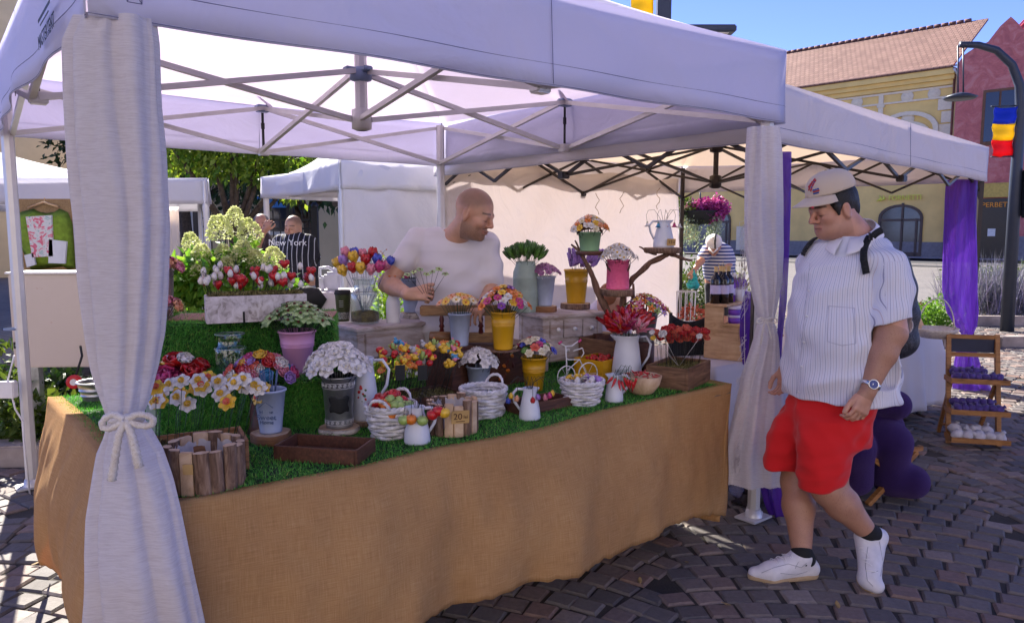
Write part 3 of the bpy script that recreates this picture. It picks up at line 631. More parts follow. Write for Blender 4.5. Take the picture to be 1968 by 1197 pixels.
def curve(P, n):
    L = [0]
    for a, b in zip(P, P[1:]): L.append(L[-1]+(b-a).length)
    out = []
    for k in range(n+1):
        s = L[-1]*k/n; i = max(j for j in range(len(L)) if L[j] <= s+1e-9); i = min(i, len(P)-2); f = (s-L[i])/(L[i+1]-L[i]); out.append(P[i].lerp(P[i+1], f))
    for _ in range(5): out = [out[0]]+[(out[i-1]+out[i]*2+out[i+1])/4 for i in range(1, n)]+[out[-1]]
    return out
tb = empty('display_table', (0, 0, 0), 0, 'L shaped stall table hidden under green turf and burlap', 'table')
b = MB(); n = len(POLY); b.add([(p.x, p.y, S0-.012) for p in POLY]+[(p.x, p.y, S0-.04) for p in POLY], [tuple(range(n)), tuple(range(2*n-1, n-1, -1))]+[(i, i+n, (i+1) % n+n, (i+1) % n) for i in range(n)])
M_wood = mat('table_wood', (.3, .2, .12), .7, var=.2); b.build('tabletop', M_wood, tb)
for p in (BR-EU*.1-EV_*.1, IN-EV_*.1+EU*.1, LB2-EU*.1-EV_*.1, FRONT[0]+EU*.3+EV_*.35, FRONT[-1]-EU*.35+EV_*.35, FRONT[5]+EV_*.6):
    b = MB(); b.tube([(p.x, p.y, 0), (p.x, p.y, S0-.04)], .02, 8); b.build('leg', mat('grey_steel', (.25, .25, .26), .5, metal=.5), tb)
def m_burlap(t):
    a = t.new('ShaderNodeAttribute', attribute_name='uvw'); sx = t.new('ShaderNodeMapping'); sx.inputs['Scale'].default_value = (1, 1, 1); t.ln(a.outputs['Vector'], sx.inputs[0])
    ws = []
    for d, sc in (('X', 140), ('Y', 140)):
        wv = t.new('ShaderNodeTexWave', wave_type='BANDS', bands_direction=d); wv.inputs['Scale'].default_value = sc; wv.inputs['Distortion'].default_value = 1.2; wv.inputs['Detail Scale'].default_value = 1.2; wv.inputs['Detail'].default_value = 3; t.ln(sx.outputs[0], wv.inputs[0]); ws.append(wv.outputs['Fac'])
    h = t.math('ADD', ws[0], ws[1]); st = t.coord('Object', (14, 14, 90)); n = t.noise(sx.outputs[0], 2.2, 6, .6); 
    mp = t.new('ShaderNodeMapping'); mp.inputs['Scale'].default_value = (420, 14, 1); t.ln(a.outputs['Vector'], mp.inputs[0]); n1 = t.noise(mp.outputs[0], 1, 3)
    mp = t.new('ShaderNodeMapping'); mp.inputs['Scale'].default_value = (14, 420, 1); t.ln(a.outputs['Vector'], mp.inputs[0]); n2 = t.noise(mp.outputs[0], 1, 3)
    k = t.math('ADD', n1, n2); c = t.ramp(t.math('MULTIPLY', k, .5), [(.3, (.42, .22, .085)), (.5, (.56, .325, .14)), (.7, (.66, .43, .22))])
    c = t.mix(.5, c, t.ramp(n, [(.3, (.35, .35, .35)), (.7, (.65, .65, .65))]), 'OVERLAY'); c = t.mix(t.math('MULTIPLY', t.math('SUBTRACT', 1.0, t.math('MULTIPLY', h, .5)), .3), c, (.16, .085, .035))
    t.ln(c, t.b.inputs['Base Color']); t.b.inputs['Roughness'].default_value = .95; t.b.inputs['Specular IOR Level'].default_value = .1; t.bump(t.math('ADD', h, k), .35, .0012); translucent(t, (.4, .25, .1), .22, t.mix(1, c, (1.6, 1.2, .8), 'MULTIPLY'))
M_bur = mat('burlap', rough=.95, fn=m_burlap)
def drape(name, P, n, hem, out, label, nv=26, seed=0, m=None, waves=1.5):
    C = curve(P, n); V = []; U = []; s = 0
    for i, p in enumerate(C):
        d = (C[min(i+1, n)]-C[max(i-1, 0)]).normalized(); nr = Vector((d.y, -d.x, 0)); s += (p-C[max(i-1, 0)]).length
        for j in range(nv+1):
            v = max(0, (j-1)/(nv-1)); f = i/n; h = hem(f)
            o = out(f, v)+waves*(.05*v*mn.noise(Vector((s*1.5, v*.6, seed)))+.034*v*mn.noise(Vector((s*5.5+v*.8, v*.8, seed+5)))+.007*mn.noise(Vector((s*11, v*4, seed+2)))*min(1, v*5))
            z = S0+.008+(h-S0-.008)*v+(.012*mn.noise(Vector((s*26, 0, seed))) if j >= nv-1 else 0)
            q = p+nr*(o+.004)
            if j == 0: q = p-nr*.05; z = S0+.002
            V.append((q.x, q.y, z)); U.append((s, v*(S0-h), 0))
    F_ = [(i*(nv+1)+j, i*(nv+1)+j+1, (i+1)*(nv+1)+j+1, (i+1)*(nv+1)+j) for i in range(n) for j in range(nv)]
    me = fastmesh(name, V, F_, m or M_bur, smooth=True, attr={'uvw': ('POINT', np.array(U))}); o = obj(name, me)
    q = o.modifiers.new('thickness', 'SOLIDIFY'); q.thickness = .003
    return tag(o, label, 'cloth')
FS = .40
def hem(f): return .14+.04*math.sin(f*14) if f < FS else .115+.13*math.sin(min(1, max(0, 1-(f-FS)/(1-FS))*3.2)*math.pi/2)+.012*math.sin(f*22)
def bulge(f, v):
    if f < FS: k = math.sin(math.pi*min(1, f/FS*.8+.1)); return .13*k*math.sin(math.pi*min(1, v*.75+.03))+.03*v
    g = (f-FS)/(1-FS); return .10*math.sin(math.pi*min(1, v*.62))*math.sin(math.pi*min(1, g*1.02+.03))+.03*v*(1-g)-.05*v*max(0, g*4-3)
drape('burlap_cloth', LEFT[:-1]+FRONT, 330, hem, bulge, 'brown burlap cloth hanging round the front and left end of the stall table')
# right return of the burlap
drape('burlap_cloth', [FRONT[-1], FRONT[-1]+EV_*.3, BR], 50, lambda f: .1, lambda f, v: -.08*v, 'narrow burlap return at the right end of the table, beside the tied curtain', seed=14)
# turf: short blades on a green backing
def m_turf(t):
    a = t.new('ShaderNodeAttribute', attribute_name='tint'); c = t.ramp(a.outputs['Fac'], [(0, (.04, .16, .03)), (.6, (.10, .38, .06)), (.93, (.18, .5, .09)), (1, (.45, .5, .15))])
    t.ln(c, t.b.inputs['Base Color']); translucent(t, (.1, .3, .03), .25, t.mix(1, c, (1.3, 1.5, .6), 'MULTIPLY'))
M_turf = mat('turf_blades', rough=.45, spec=.4, fn=m_turf); M_turfb = mat('turf_backing', (.012, .04, .012), .9, var=.2, vs=60)
def blades(P, N, L, wd, rng, lean=.6, grav=0.0):
    n = len(P); d = N+rng.normal(size=(n, 3))*lean; d[:, 2] -= grav; d /= np.linalg.norm(d, axis=1)[:, None]
    s = np.cross(d, rng.normal(size=(n, 3))); s /= np.linalg.norm(s, axis=1)[:, None]; LL = (L*rng.uniform(.6, 1.25, n))[:, None]
    m = P+d*LL*.55; tip = P+d*LL; tip[:, 2] -= LL[:, 0]*grav*.6
    V = np.stack([P-s*wd, P+s*wd, m+s*wd*.8, m-s*wd*.8, tip], 1).reshape(-1, 3); i = 5*np.arange(n)[:, None]
    return V, np.concatenate([i+[0, 1, 2], i+[0, 2, 3], i+[3, 2, 4]], 1).reshape(-1, 3), np.repeat(rng.rand(n), 3)
rng = np.random.RandomState(8); xs = np.array([p.x for p in POLY]); ys = np.array([p.y for p in POLY])
N0 = 190000; X = rng.uniform(xs.min(), xs.max(), N0); Y = rng.uniform(ys.min(), ys.max(), N0); ok = inpoly(X, Y, POLY)
dist = Y; ok &= rng.rand(N0) < np.clip(1.5-(Y-2)*.35, .3, 1); X = X[ok]; Y = Y[ok]
P = np.stack([X, Y, np.full(len(X), S0-.002)], 1); V, Fq, T = blades(P, np.array([0, 0, 1.]), .014, .0011, rng)
n = len(POLY); V = np.concatenate([V, [(p.x, p.y, S0-.003) for p in POLY], [(p.x, p.y, S0-.0115) for p in POLY]]); b0 = len(Fq)
me = fastmesh('artificial_grass', V, Fq, [M_turf, M_turfb], attr={'tint': ('FACE', T)})
tag(obj('artificial_grass', me), kind='stuff')
b = MB(); b.add([(p.x, p.y, S0-.003) for p in POLY]+[(p.x, p.y, S0-.0115) for p in POLY], [tuple(range(n)), tuple(range(2*n-1, n-1, -1))]+[(i, i+n, (i+1) % n+n, (i+1) % n) for i in range(n)])
b.build('turf_backing', M_turfb, tb)
def turf_box(name, A, B, dep, z0, z1, label, nb=9000, L=.03):
    """box whose front face runs from A to B (top front corners) and goes back dep"""
    A = Vector((A.x, A.y, 0)); B = Vector((B.x, B.y, 0)); e = (B-A).normalized(); nrm = Vector((-e.y, e.x, 0)); W = (B-A).length; c = (A+B)/2+nrm*dep/2; an = math.atan2(e.y, e.x)
    t = empty(name, (c.x, c.y, z0), an, label, 'display step'); h = z1-z0; m = MB(); m.box((0, 0, h/2), (W, dep, h-.002), bev=.01); m.build('box', M_turfb, t)
    r = np.random.RandomState(int(W*1000)); P = []; N = []
    for k, (cnt, f) in enumerate(((nb, 'front'), (nb//3, 'top'), (nb//4, 'side'))):
        a, b_ = r.rand(cnt), r.rand(cnt)
        if f == 'front': P.append(np.stack([(a-.5)*W, np.full(cnt, -dep/2), b_*h], 1)); N.append(np.tile([0, -1., 0], (cnt, 1)))
        elif f == 'top': P.append(np.stack([(a-.5)*W, (b_-.5)*dep, np.full(cnt, h)], 1)); N.append(np.tile([0, 0, 1.], (cnt, 1)))
        else: P.append(np.stack([np.full(cnt, W/2), (a-.5)*dep, b_*h], 1)); N.append(np.tile([1., 0, 0], (cnt, 1)))
    V, Fq, T = blades(np.concatenate(P), np.concatenate(N), L, .001, r, .8, .35); g_ = obj('turf_cover', fastmesh('turf_cover', V, Fq, M_turf, attr={'tint': ('FACE', T)}), t); g_['kind'] = 'stuff'
    return t
z1s = D(600, 730, 2.84).z; A = D(300, 742, 2.70); B = D(627, 728, 2.84)
turf_box('grass_step', A, B, .33, S0, z1s, 'low step box covered in dark green artificial grass behind the blue bucket', 20000, .019)
A2 = D(300, 631, 3.02); B2 = D(640, 615, 3.17); z2s = B2.z
turf_box('grass_step', A2, B2, .42, S0, z2s, 'tall step box covered in green artificial grass carrying the hearts planter', 26000, .02)
# ================================================= props: builders
M_wood1 = mat('brown_crate_wood', (.2, .115, .065), .7, var=.35, vs=7, bump=.5, bs=40, fn=None)
def m_grain(c1, c2, c3, sc=(30, 4, 30), rough=.7, bumpy=.5):
    def fn(t):
        v = t.coord('Object', sc); n = t.noise(v, 1, 6, .65, 1.0); n2 = t.noise(t.coord('Object'), 9, 5)
        c = t.ramp(n, [(.3, c1), (.5, c2), (.72, c3)]); t.ln(t.mix(.4, c, t.ramp(n2, [(.3, (.3,)*3), (.7, (.7,)*3)]), 'OVERLAY'), t.b.inputs['Base Color']); t.bump(n, bumpy, .003)
    return fn
M_dkwood = mat('dark_tray_wood', rough=.5, fn=m_grain((.045, .018, .012), (.09, .035, .022), (.15, .06, .035), (8, 60, 60)))
M_crate = mat('weathered_crate', rough=.75, fn=m_grain((.07, .035, .02), (.17, .09, .05), (.3, .17, .1), (6, 6, 50)))
M_orange = mat('orange_plank', rough=.7, fn=m_grain((.13, .055, .025), (.26, .12, .05), (.38, .2, .1), (6, 6, 60)))
M_pine = mat('pine_wood', rough=.6, fn=m_grain((.42, .24, .1), (.58, .36, .18), (.68, .46, .25), (5, 5, 30), bumpy=.1))
M_cutw = mat('cut_wood', rough=.7, fn=m_grain((.4, .26, .15), (.55, .38, .24), (.66, .5, .34), (14, 14, 14)))
M_barkl = mat('log_bark', rough=.9, fn=m_grain((.06, .035, .022), (.17, .10, .065), (.34, .23, .16), (60, 60, 10), bumpy=1.2))
M_birch = mat('birch_bark', rough=.8, fn=m_grain((.05, .04, .035), (.5, .45, .4), (.68, .62, .56), (30, 30, 60)))
M_chest = mat('distressed_white', rough=.75, fn=m_grain((.28, .2, .15), (.5, .43, .42), (.66, .6, .62), (5, 5, 22), bumpy=.3))
M_trough = mat('lime_washed_trough', rough=.85, fn=m_grain((.2, .17, .15), (.55, .5, .5), (.7, .66, .68), (34, 34, 26), bumpy=.5))
M_enamel = mat('white_enamel', (.62, .64, .72), .35, var=.06, vs=5, bump=.08, bs=30)
M_blueb = mat('pale_blue_paint', (.40, .46, .62), .45, var=.12, vs=9, bump=.15, bs=50)
M_yelb = mat('mustard_paint', (.62, .33, .01), .38, var=.06, vs=8, coat=.2)
M_pinkb = mat('lilac_pink_paint', (.58, .28, .46), .4, var=.05)
M_hot = mat('hot_pink_paint', (.75, .12, .25), .45, var=.05)
M_zinc = mat('zinc', (.42, .43, .46), .35, metal=.75, var=.2, vs=14)
M_sage = mat('sage_paint', (.32, .4, .36), .5, var=.12, vs=9)
M_greenp = mat('green_pot_paint', (.2, .36, .2), .5, var=.1)
M_pw = mat('pure_white_paint', (.75, .74, .76), .5, var=.03)
M_chalk = mat('chalkboard', (.012, .013, .014), .7, var=0)
M_leath = mat('brown_leather', (.09, .035, .02), .55, var=.2, vs=20)
M_wick = mat('white_wicker', (.66, .64, .66), .65, var=.2, vs=25, bump=.5, bs=120)
M_moss = mat('dry_moss', (.16, .13, .04), .95, var=.5, vs=40, bump=1.2, bs=90)
M_stem = mat('dark_green_wire', (.012, .05, .02), .45, var=0)
M_stemb = mat('black_wire', (.012, .016, .014), .45, var=0)
M_tagw = mat('tag_wood', (.5, .32, .12), .55, var=.1); M_ink = mat('dark_ink', (.08, .03, .015), .7, var=0); M_inkb = mat('blue_grey_ink', (.1, .14, .24), .6, var=0)
def m_glass(t):
    t.b.inputs['Base Color'].default_value = (.92, .97, .94, 1); t.b.inputs['Roughness'].default_value = .02; t.b.inputs['Alpha'].default_value = 1
    fr = t.new('ShaderNodeFresnel'); fr.inputs[0].default_value = 1.5; tr = t.new('ShaderNodeBsdfTransparent'); tr.inputs[0].default_value = (.95, .98, .965, 1); gl = t.new('ShaderNodeBsdfGlossy'); gl.inputs['Roughness'].default_value = .03
    mx = t.new('ShaderNodeMixShader'); lw = t.new('ShaderNodeLayerWeight'); lw.inputs[0].default_value = .3; t.ln(t.math('ADD', t.math('MULTIPLY', t.math('POWER', lw.outputs['Facing'], 2.2), .6), .07), mx.inputs[0]); t.ln(tr.outputs[0], mx.inputs[1]); t.ln(gl.outputs[0], mx.inputs[2]); t.ln(mx.outputs[0], t.out.inputs[0])
M_glass = mat('clear_glass', fn=m_glass)
def base_at(px, pyb, z, r=0):
    p = G(px, pyb, z); d = Vector((p.x, p.y, 0)).normalized(); return p+d*r
def slice_(px, pyb, z, wpx, h, label, bark=None, rr=0):
    p = G(px, pyb, z); r = m2(wpx, p)/2; p = base_at(px, pyb, z, r); t = empty('wood_slice', p, rr, label, 'wood slice')
    sd = px*.13; f = lambda a, i: 1+.05*math.sin(a*3+sd)+.03*math.sin(a*7+sd*2)
    b = MB(); b.lathe([(r*.97, 0), (r, h*.15), (r*.99, h*.85), (r*.965, h)], 40, fn=f); b.build('bark', bark or M_barkl, t)
    b = MB(); b.lathe([(0, h+.001), (r*.5, h+.001), (r*.963, h+.0005)], 40, fn=f); b.build('cut_face', M_cutw, t)
    return t, p+Vector((0, 0, h+.001))
def bucket(name, px, pyb, z, wt, wb, hpx, m, label, cat='bucket', ridges=(.62, .66, .72), rim=True, pos=None, handle=None, fill=None, rz=0, ribmat=None, r3=None):
    p0 = G(px, pyb, z) if pos is None else pos; rt, rb = m2(wt, p0)/2, m2(wb, p0)/2; h = m2(hpx, p0)*1.0
    p = base_at(px, pyb, z, rb) if pos is None else pos
    t = empty(name, p, rz, label, cat); prof = [(0, .004), (rb*.96, .004), (rb, 0), (rb, .006)]
    q = lambda f: rb+(rt-rb)*f
    for f in ridges: prof += [(q(f-.012), h*(f-.012)), (q(f)+.0025, h*f), (q(f+.012), h*(f+.012))]
    prof += [(q(1), h)]
    if rim: prof += [(rt+.004, h), (rt+.005, h+.004), (rt+.001, h+.008), (rt-.003, h+.004)]
    prof += [(rt-.004, h-.004), (rt*.9+rb*.1-.004, h*.86)]
    b = MB(); b.lathe(prof, 40); b.build('body', m, t)
    b = MB(); b.lathe([(0, h*.87), (rt*.9+rb*.1-.003, h*.87)], 24); b.build('filling', fill or M_moss, t)
    if handle:
        b = MB(); b.grid(lambda u, v: ((rt+.008)*math.cos(math.pi*u), -(rt+.014)*math.sin(math.pi*u)*math.cos(handle), h*.97-(v-.5)*.016-(rt+.03)*math.sin(math.pi*u)*math.sin(handle)), 26, 1); b.build('handle', M_leath, t, solid=.003)
    return t, p, rt, h
def jug(px, pyb, z, wb, wt, hpx, label, side=-1, rz=0, pos=None, m=None, spout=True, hs=.5, tall=False):
    p0 = G(px, pyb, z) if pos is None else pos; rb, rt, h = m2(wb, p0)/2, m2(wt, p0)/2, m2(hpx, p0)
    p = base_at(px, pyb, z, rb) if pos is None else pos; t = empty('enamel_jug', p, rz, label, 'jug')
    fn = (lambda a, i: 1+(.38*max(0, math.cos(a-(0 if side < 0 else math.pi)))**8 if i in (6, 7, 8) else 0)) if spout else None
    b = MB(); b.lathe([(0, .004), (rb*.97, 0), (rb, .008), (rb*.86+rt*.14, h*.3), (rt*.75+rb*.25, h*.7), (rt*.97, h*.86), (rt*1.04, h*.97), (rt*1.08, h), (rt*1.03, h-.002), (rt*.92, h*.85), (rb*.8, h*.3), (0, h*.28)], 36, fn=fn); b.build('body', m or M_enamel, t)
    b = MB(); x = side; pts = [(x*(rt*.95), 0, h*.95), (x*(rt+.012+h*.10), 0, h*.96), (x*(rt+.02+h*.17), 0, h*.8), (x*(rt+.015+h*.15), 0, h*.55), (x*(rb*.8+rt*.2), 0, h*.3)]
    b.tube(pts, [.006, .006, .006, .006, .005], 8); b.build('handle', m or M_enamel, t)
    return t, p, rt, h
def wicker(px, pyb, z, wt, wb, hpx, label, handles=2, rz=0, rows=8, name='wicker_basket', squash=1.0):
    p0 = G(px, pyb, z); rt, rb, h = m2(wt, p0)/2, m2(wb, p0)/2, m2(hpx, p0); p = base_at(px, pyb, z, rb)
    t = empty(name, p, rz, label, 'basket'); n = 13; q = 6; r0 = h/rows*.55
    b = MB()
    for k in range(rows):
        f = (k+.5)/rows; r = rb+(rt-rb)*f**.8; pts = [((r+.0045*math.sin(a*n/2*1.0+math.pi*k))*math.cos(a), (r+.0045*math.sin(a*n/2+math.pi*k))*math.sin(a)*squash, f*h+.002*math.sin(a*5+k*2)) for a in [2*math.pi*i/72 for i in range(73)]]
        b.tube(pts, r0*(.95+.15*math.sin(k*3)), q)
    b.build('weave', M_wick, t)
    b = MB()
    for k in range(n*2): a = math.pi*k/n; b.tube([(rb*math.cos(a), rb*math.sin(a)*squash, 0), (rt*math.cos(a), rt*math.sin(a)*squash, h)], r0*.5, 5)
    b.build('stakes', M_wick, t); 
    b = MB(); b.lathe([(0, .004), (rb, .004)], 24); b.build('bottom', M_wick, t)
    b = MB()
    for ph in (0, math.pi): b.tube([((rt+.003*math.cos(a*14+ph))*math.cos(a), (rt+.003*math.cos(a*14+ph))*math.sin(a)*squash, h+.004*math.sin(a*14+ph)) for a in [2*math.pi*i/110 for i in range(111)]], r0*.8, 6)
    b.build('rim', M_wick, t)
    for k in range(handles):
        s = 1 if k == 0 else -1; b = MB(); hw = rt*.42
        for ph in (0, math.pi/2, math.pi): b.tube([(s*(rt-.002+.018*math.sin(math.pi*u)+.003*math.cos(u*20+ph)), hw*math.cos(math.pi*u)*1.0, h+hw*1.0*math.sin(math.pi*u)+.003*math.sin(u*20+ph)) for u in [i/24 for i in range(25)]], .0042, 5)
        b.build('handle', M_wick, t)
    return t, p, rt, h
def logbasket(px, pyb, z, wpx, hpx, label, n=16, rz=0, seed=1):
    p0 = G(px, pyb, z); r, h = m2(wpx, p0)/2*.95, m2(hpx, p0); p = base_at(px, pyb, z, r); t = empty('log_basket', p, rz, label, 'basket'); rr = random.Random(seed)
    for k in range(n):
        a = 2*math.pi*k/n+rr.uniform(-.04, .04); wd = math.pi*r/n*1.04*rr.uniform(.88, 1.05); hh = h*rr.uniform(.9, 1.06); b = MB(); half = rr.random() < .35
        M = Matrix.Translation((r*math.cos(a), r*math.sin(a), 0)) @ Matrix.Rotation(a+math.pi/2+rr.uniform(-.1, .1), 4, 'Z') @ Matrix.Rotation(rr.uniform(-.03, .03), 4, 'Y')
        if half: b.box((0, 0, hh/2), (wd*1.85, wd*.9, hh), M=M, mi=1, bev=.002)
        else:
            N = 12; s = rr.random()*9; vs = [M @ Vector((wd*(1+.1*math.sin(j*2.1+s))*math.cos(2*math.pi*j/N), wd*.62*(1+.1*math.sin(j*3+s))*math.sin(2*math.pi*j/N), zz)) for zz in (0, hh*.5, hh) for j in range(N)]
            b.add(vs, [(i*N+j, i*N+(j+1) % N, (i+1)*N+(j+1) % N, (i+1)*N+j) for i in (0, 1) for j in range(N)], 0, True); b.add(vs[2*N:], [tuple(range(N))], 1)
        b.build('log', [M_barkl, M_cutw], t)
    def fl(u, v):
        a = 2*math.pi*u; q = r*.86*(1+.07*math.sin(a*9)*(v-.2)+.04*math.sin(a*4)); return (q*math.cos(a)*(.25+.75*min(1, v*2)), q*math.sin(a)*(.25+.75*min(1, v*2)), .012+h*.98*max(0, v-.2)+.006*math.sin(a*13)*(v > .9))
    b = MB(); b.grid(fl, 60, 8, closed=True); b.build('plastic_liner', mat('plastic_film', (.75, .72, .74), .25, alpha=.6, var=0), t)
    return t, p, r, h
def orient(near, right, left):
    """box seen with one corner towards us: near corner and the two next base corners"""
    e1 = right-near; e2 = left-near; w1, w2 = e1.length, e2.length; a = math.atan2(e1.y, e1.x); a2 = math.atan2(e2.y, e2.x)-math.pi/2
    while a2-a > math.pi: a2 -= 2*math.pi
    while a-a2 > math.pi: a2 += 2*math.pi
    an = (a*w1+a2*w2)/(w1+w2); return an, w1, w2
def openbox(name, near, right, left, h, m, label, cat='crate', th=.012, slats=False, fill=None, fillz=.8):
    an, w1, w2 = orient(near, right, left); t = empty(name, near, an, label, cat)
    parts = (('side_board', (w1/2, th/2, h/2), (w1, th, h)), ('side_board', (w1/2, w2-th/2, h/2), (w1, th, h)), ('side_board', (th/2, w2/2, h/2-.001), (th, w2-2*th-.001, h)), ('side_board', (w1-th/2, w2/2, h/2-.001), (th, w2-2*th-.001, h)), ('bottom_board', (w1/2, w2/2, .006), (w1-2*th-.002, w2-2*th-.002, .01)))
    for nm, c, s in parts: b = MB(); b.box(c, s, bev=.0015); b.build(nm, m, t)
    if fill:
        r = np.random.RandomState(int(w1*9999)); n = int(w1*w2*90000); Pp = np.stack([r.uniform(th, w1-th, n), r.uniform(th, w2-th, n), h*fillz+r.normal(0, .003, n)], 1); V, Fq, T = blades(Pp, np.array([0, 0, 1.]), .012, .0018, r, 1.2)
        g_ = obj('moss', fastmesh('moss', V, Fq, fill, attr={'tint': ('FACE', T)}), t); g_['kind'] = 'stuff'
        b = MB(); b.grid(lambda u, v: (th+u*(w1-2*th), th+v*(w2-2*th), h*fillz-.002+.004*mn.noise(Vector((u*30, v*20, 3)))), 30, 20); b.build('moss_bed', M_moss, t)
    return t, an, w1, w2
def m_mosst(t):
    a = t.new('ShaderNodeAttribute', attribute_name='tint'); t.ln(t.ramp(a.outputs['Fac'], [(0, (.05, .05, .012)), (.5, (.17, .15, .045)), (1, (.34, .3, .13))]), t.b.inputs['Base Color'])
M_mosst = mat('moss_fibre', rough=.9, fn=m_mosst)
g0 = lambda x, y: G(x, y, S0)
# ================================================= clay flower heads (shared meshes)
def clay(name, c, rough=.38, cc=None):
    def fn(t):
        v = t.coord('Object'); n = t.noise(v, 45, 4); d = cc or tuple(k*.62 for k in c)
        t.ln(t.ramp(n, [(.32, d), (.58, c)]), t.b.inputs['Base Color']); t.b.inputs['Coat Weight'].default_value = .35; t.b.inputs['Coat Roughness'].default_value = .2; t.bump(n, .25, .002)
    return mat('clay_'+name, rough=rough, fn=fn)
CL = dict(white=clay('white', (.72, .68, .64)), cream=clay('cream', (.74, .66, .46)), red=clay('red', (.5, .012, .015)), coral=clay('coral', (.68, .12, .07)), yellow=clay('yellow', (.75, .46, .03)), orange=clay('orange', (.72, .2, .02)),
          pink=clay('pink', (.68, .22, .3)), lilac=clay('lilac', (.36, .2, .55)), purple=clay('purple', (.2, .05, .3)), blue=clay('blue', (.05, .08, .5)), green=clay('green', (.12, .28, .05)), magenta=clay('magenta', (.5, .04, .17)), sky=clay('sky', (.06, .28, .5)),
          peach=clay('peach', (.76, .36, .2)), leaf=clay('leaf', (.1, .2, .05), cc=(.03, .08, .02)), brown=clay('brown', (.14, .03, .02)), lime=clay('lime', (.32, .45, .12)), grey=clay('grey', (.45, .45, .48)), mauve=clay('mauve', (.36, .14, .3)), palegreen=clay('palegreen', (.3, .42, .16), cc=(.1, .2, .05)))
def petal(m, L, W, a0=20, a1=50, t=.0012, curl=.15, rz=0, base=.004, mi=0, pw=1.0, tip=.0, z0=0, nu=6, wav=0):
    """one thick petal leaving the axis; a0/a1 elevation angle (deg) at root and tip"""
    ca, sa = math.cos(rz), math.sin(rz); x, z = base, z0; rings = []
    for i in range(nu+1):
        s = i/nu; an = R(a0+(a1-a0)*s); w = W/2*(math.sin(math.pi*min(.985, max(.06, s**pw*.93+.07)))**.75*(1-tip*s)+.03)
        if i: x += L/nu*math.cos(an); z += L/nu*math.sin(an)
        ring = []
        for k in range(6):
            ph = 2*math.pi*k/6; y = w*math.cos(ph); n = t*math.sin(ph)+curl*W*(math.cos(ph)**2)*.5+wav*W*math.sin(ph*0+s*9+y*300)*.1
            px_, pz = x-n*math.sin(an), z+n*math.cos(an); ring.append((px_*ca-y*sa, px_*sa+y*ca, pz))
        rings.append(ring)
    vs = [p for r in rings for p in r]; fs = [(i*6+k, i*6+(k+1) % 6, (i+1)*6+(k+1) % 6, (i+1)*6+k) for i in range(nu) for k in range(6)]; fs += [tuple(range(5, -1, -1)), tuple(nu*6+k for k in range(6))]
    m.add(vs, fs, mi, True)
def ball(m, c, r, mi=0, n=8, sz=1):
    m.lathe([(r*math.sin(math.pi*i/n)+1e-5, -r*sz*math.cos(math.pi*i/n)) for i in range(n+1)], n+2, mi, c)
_heads = {}
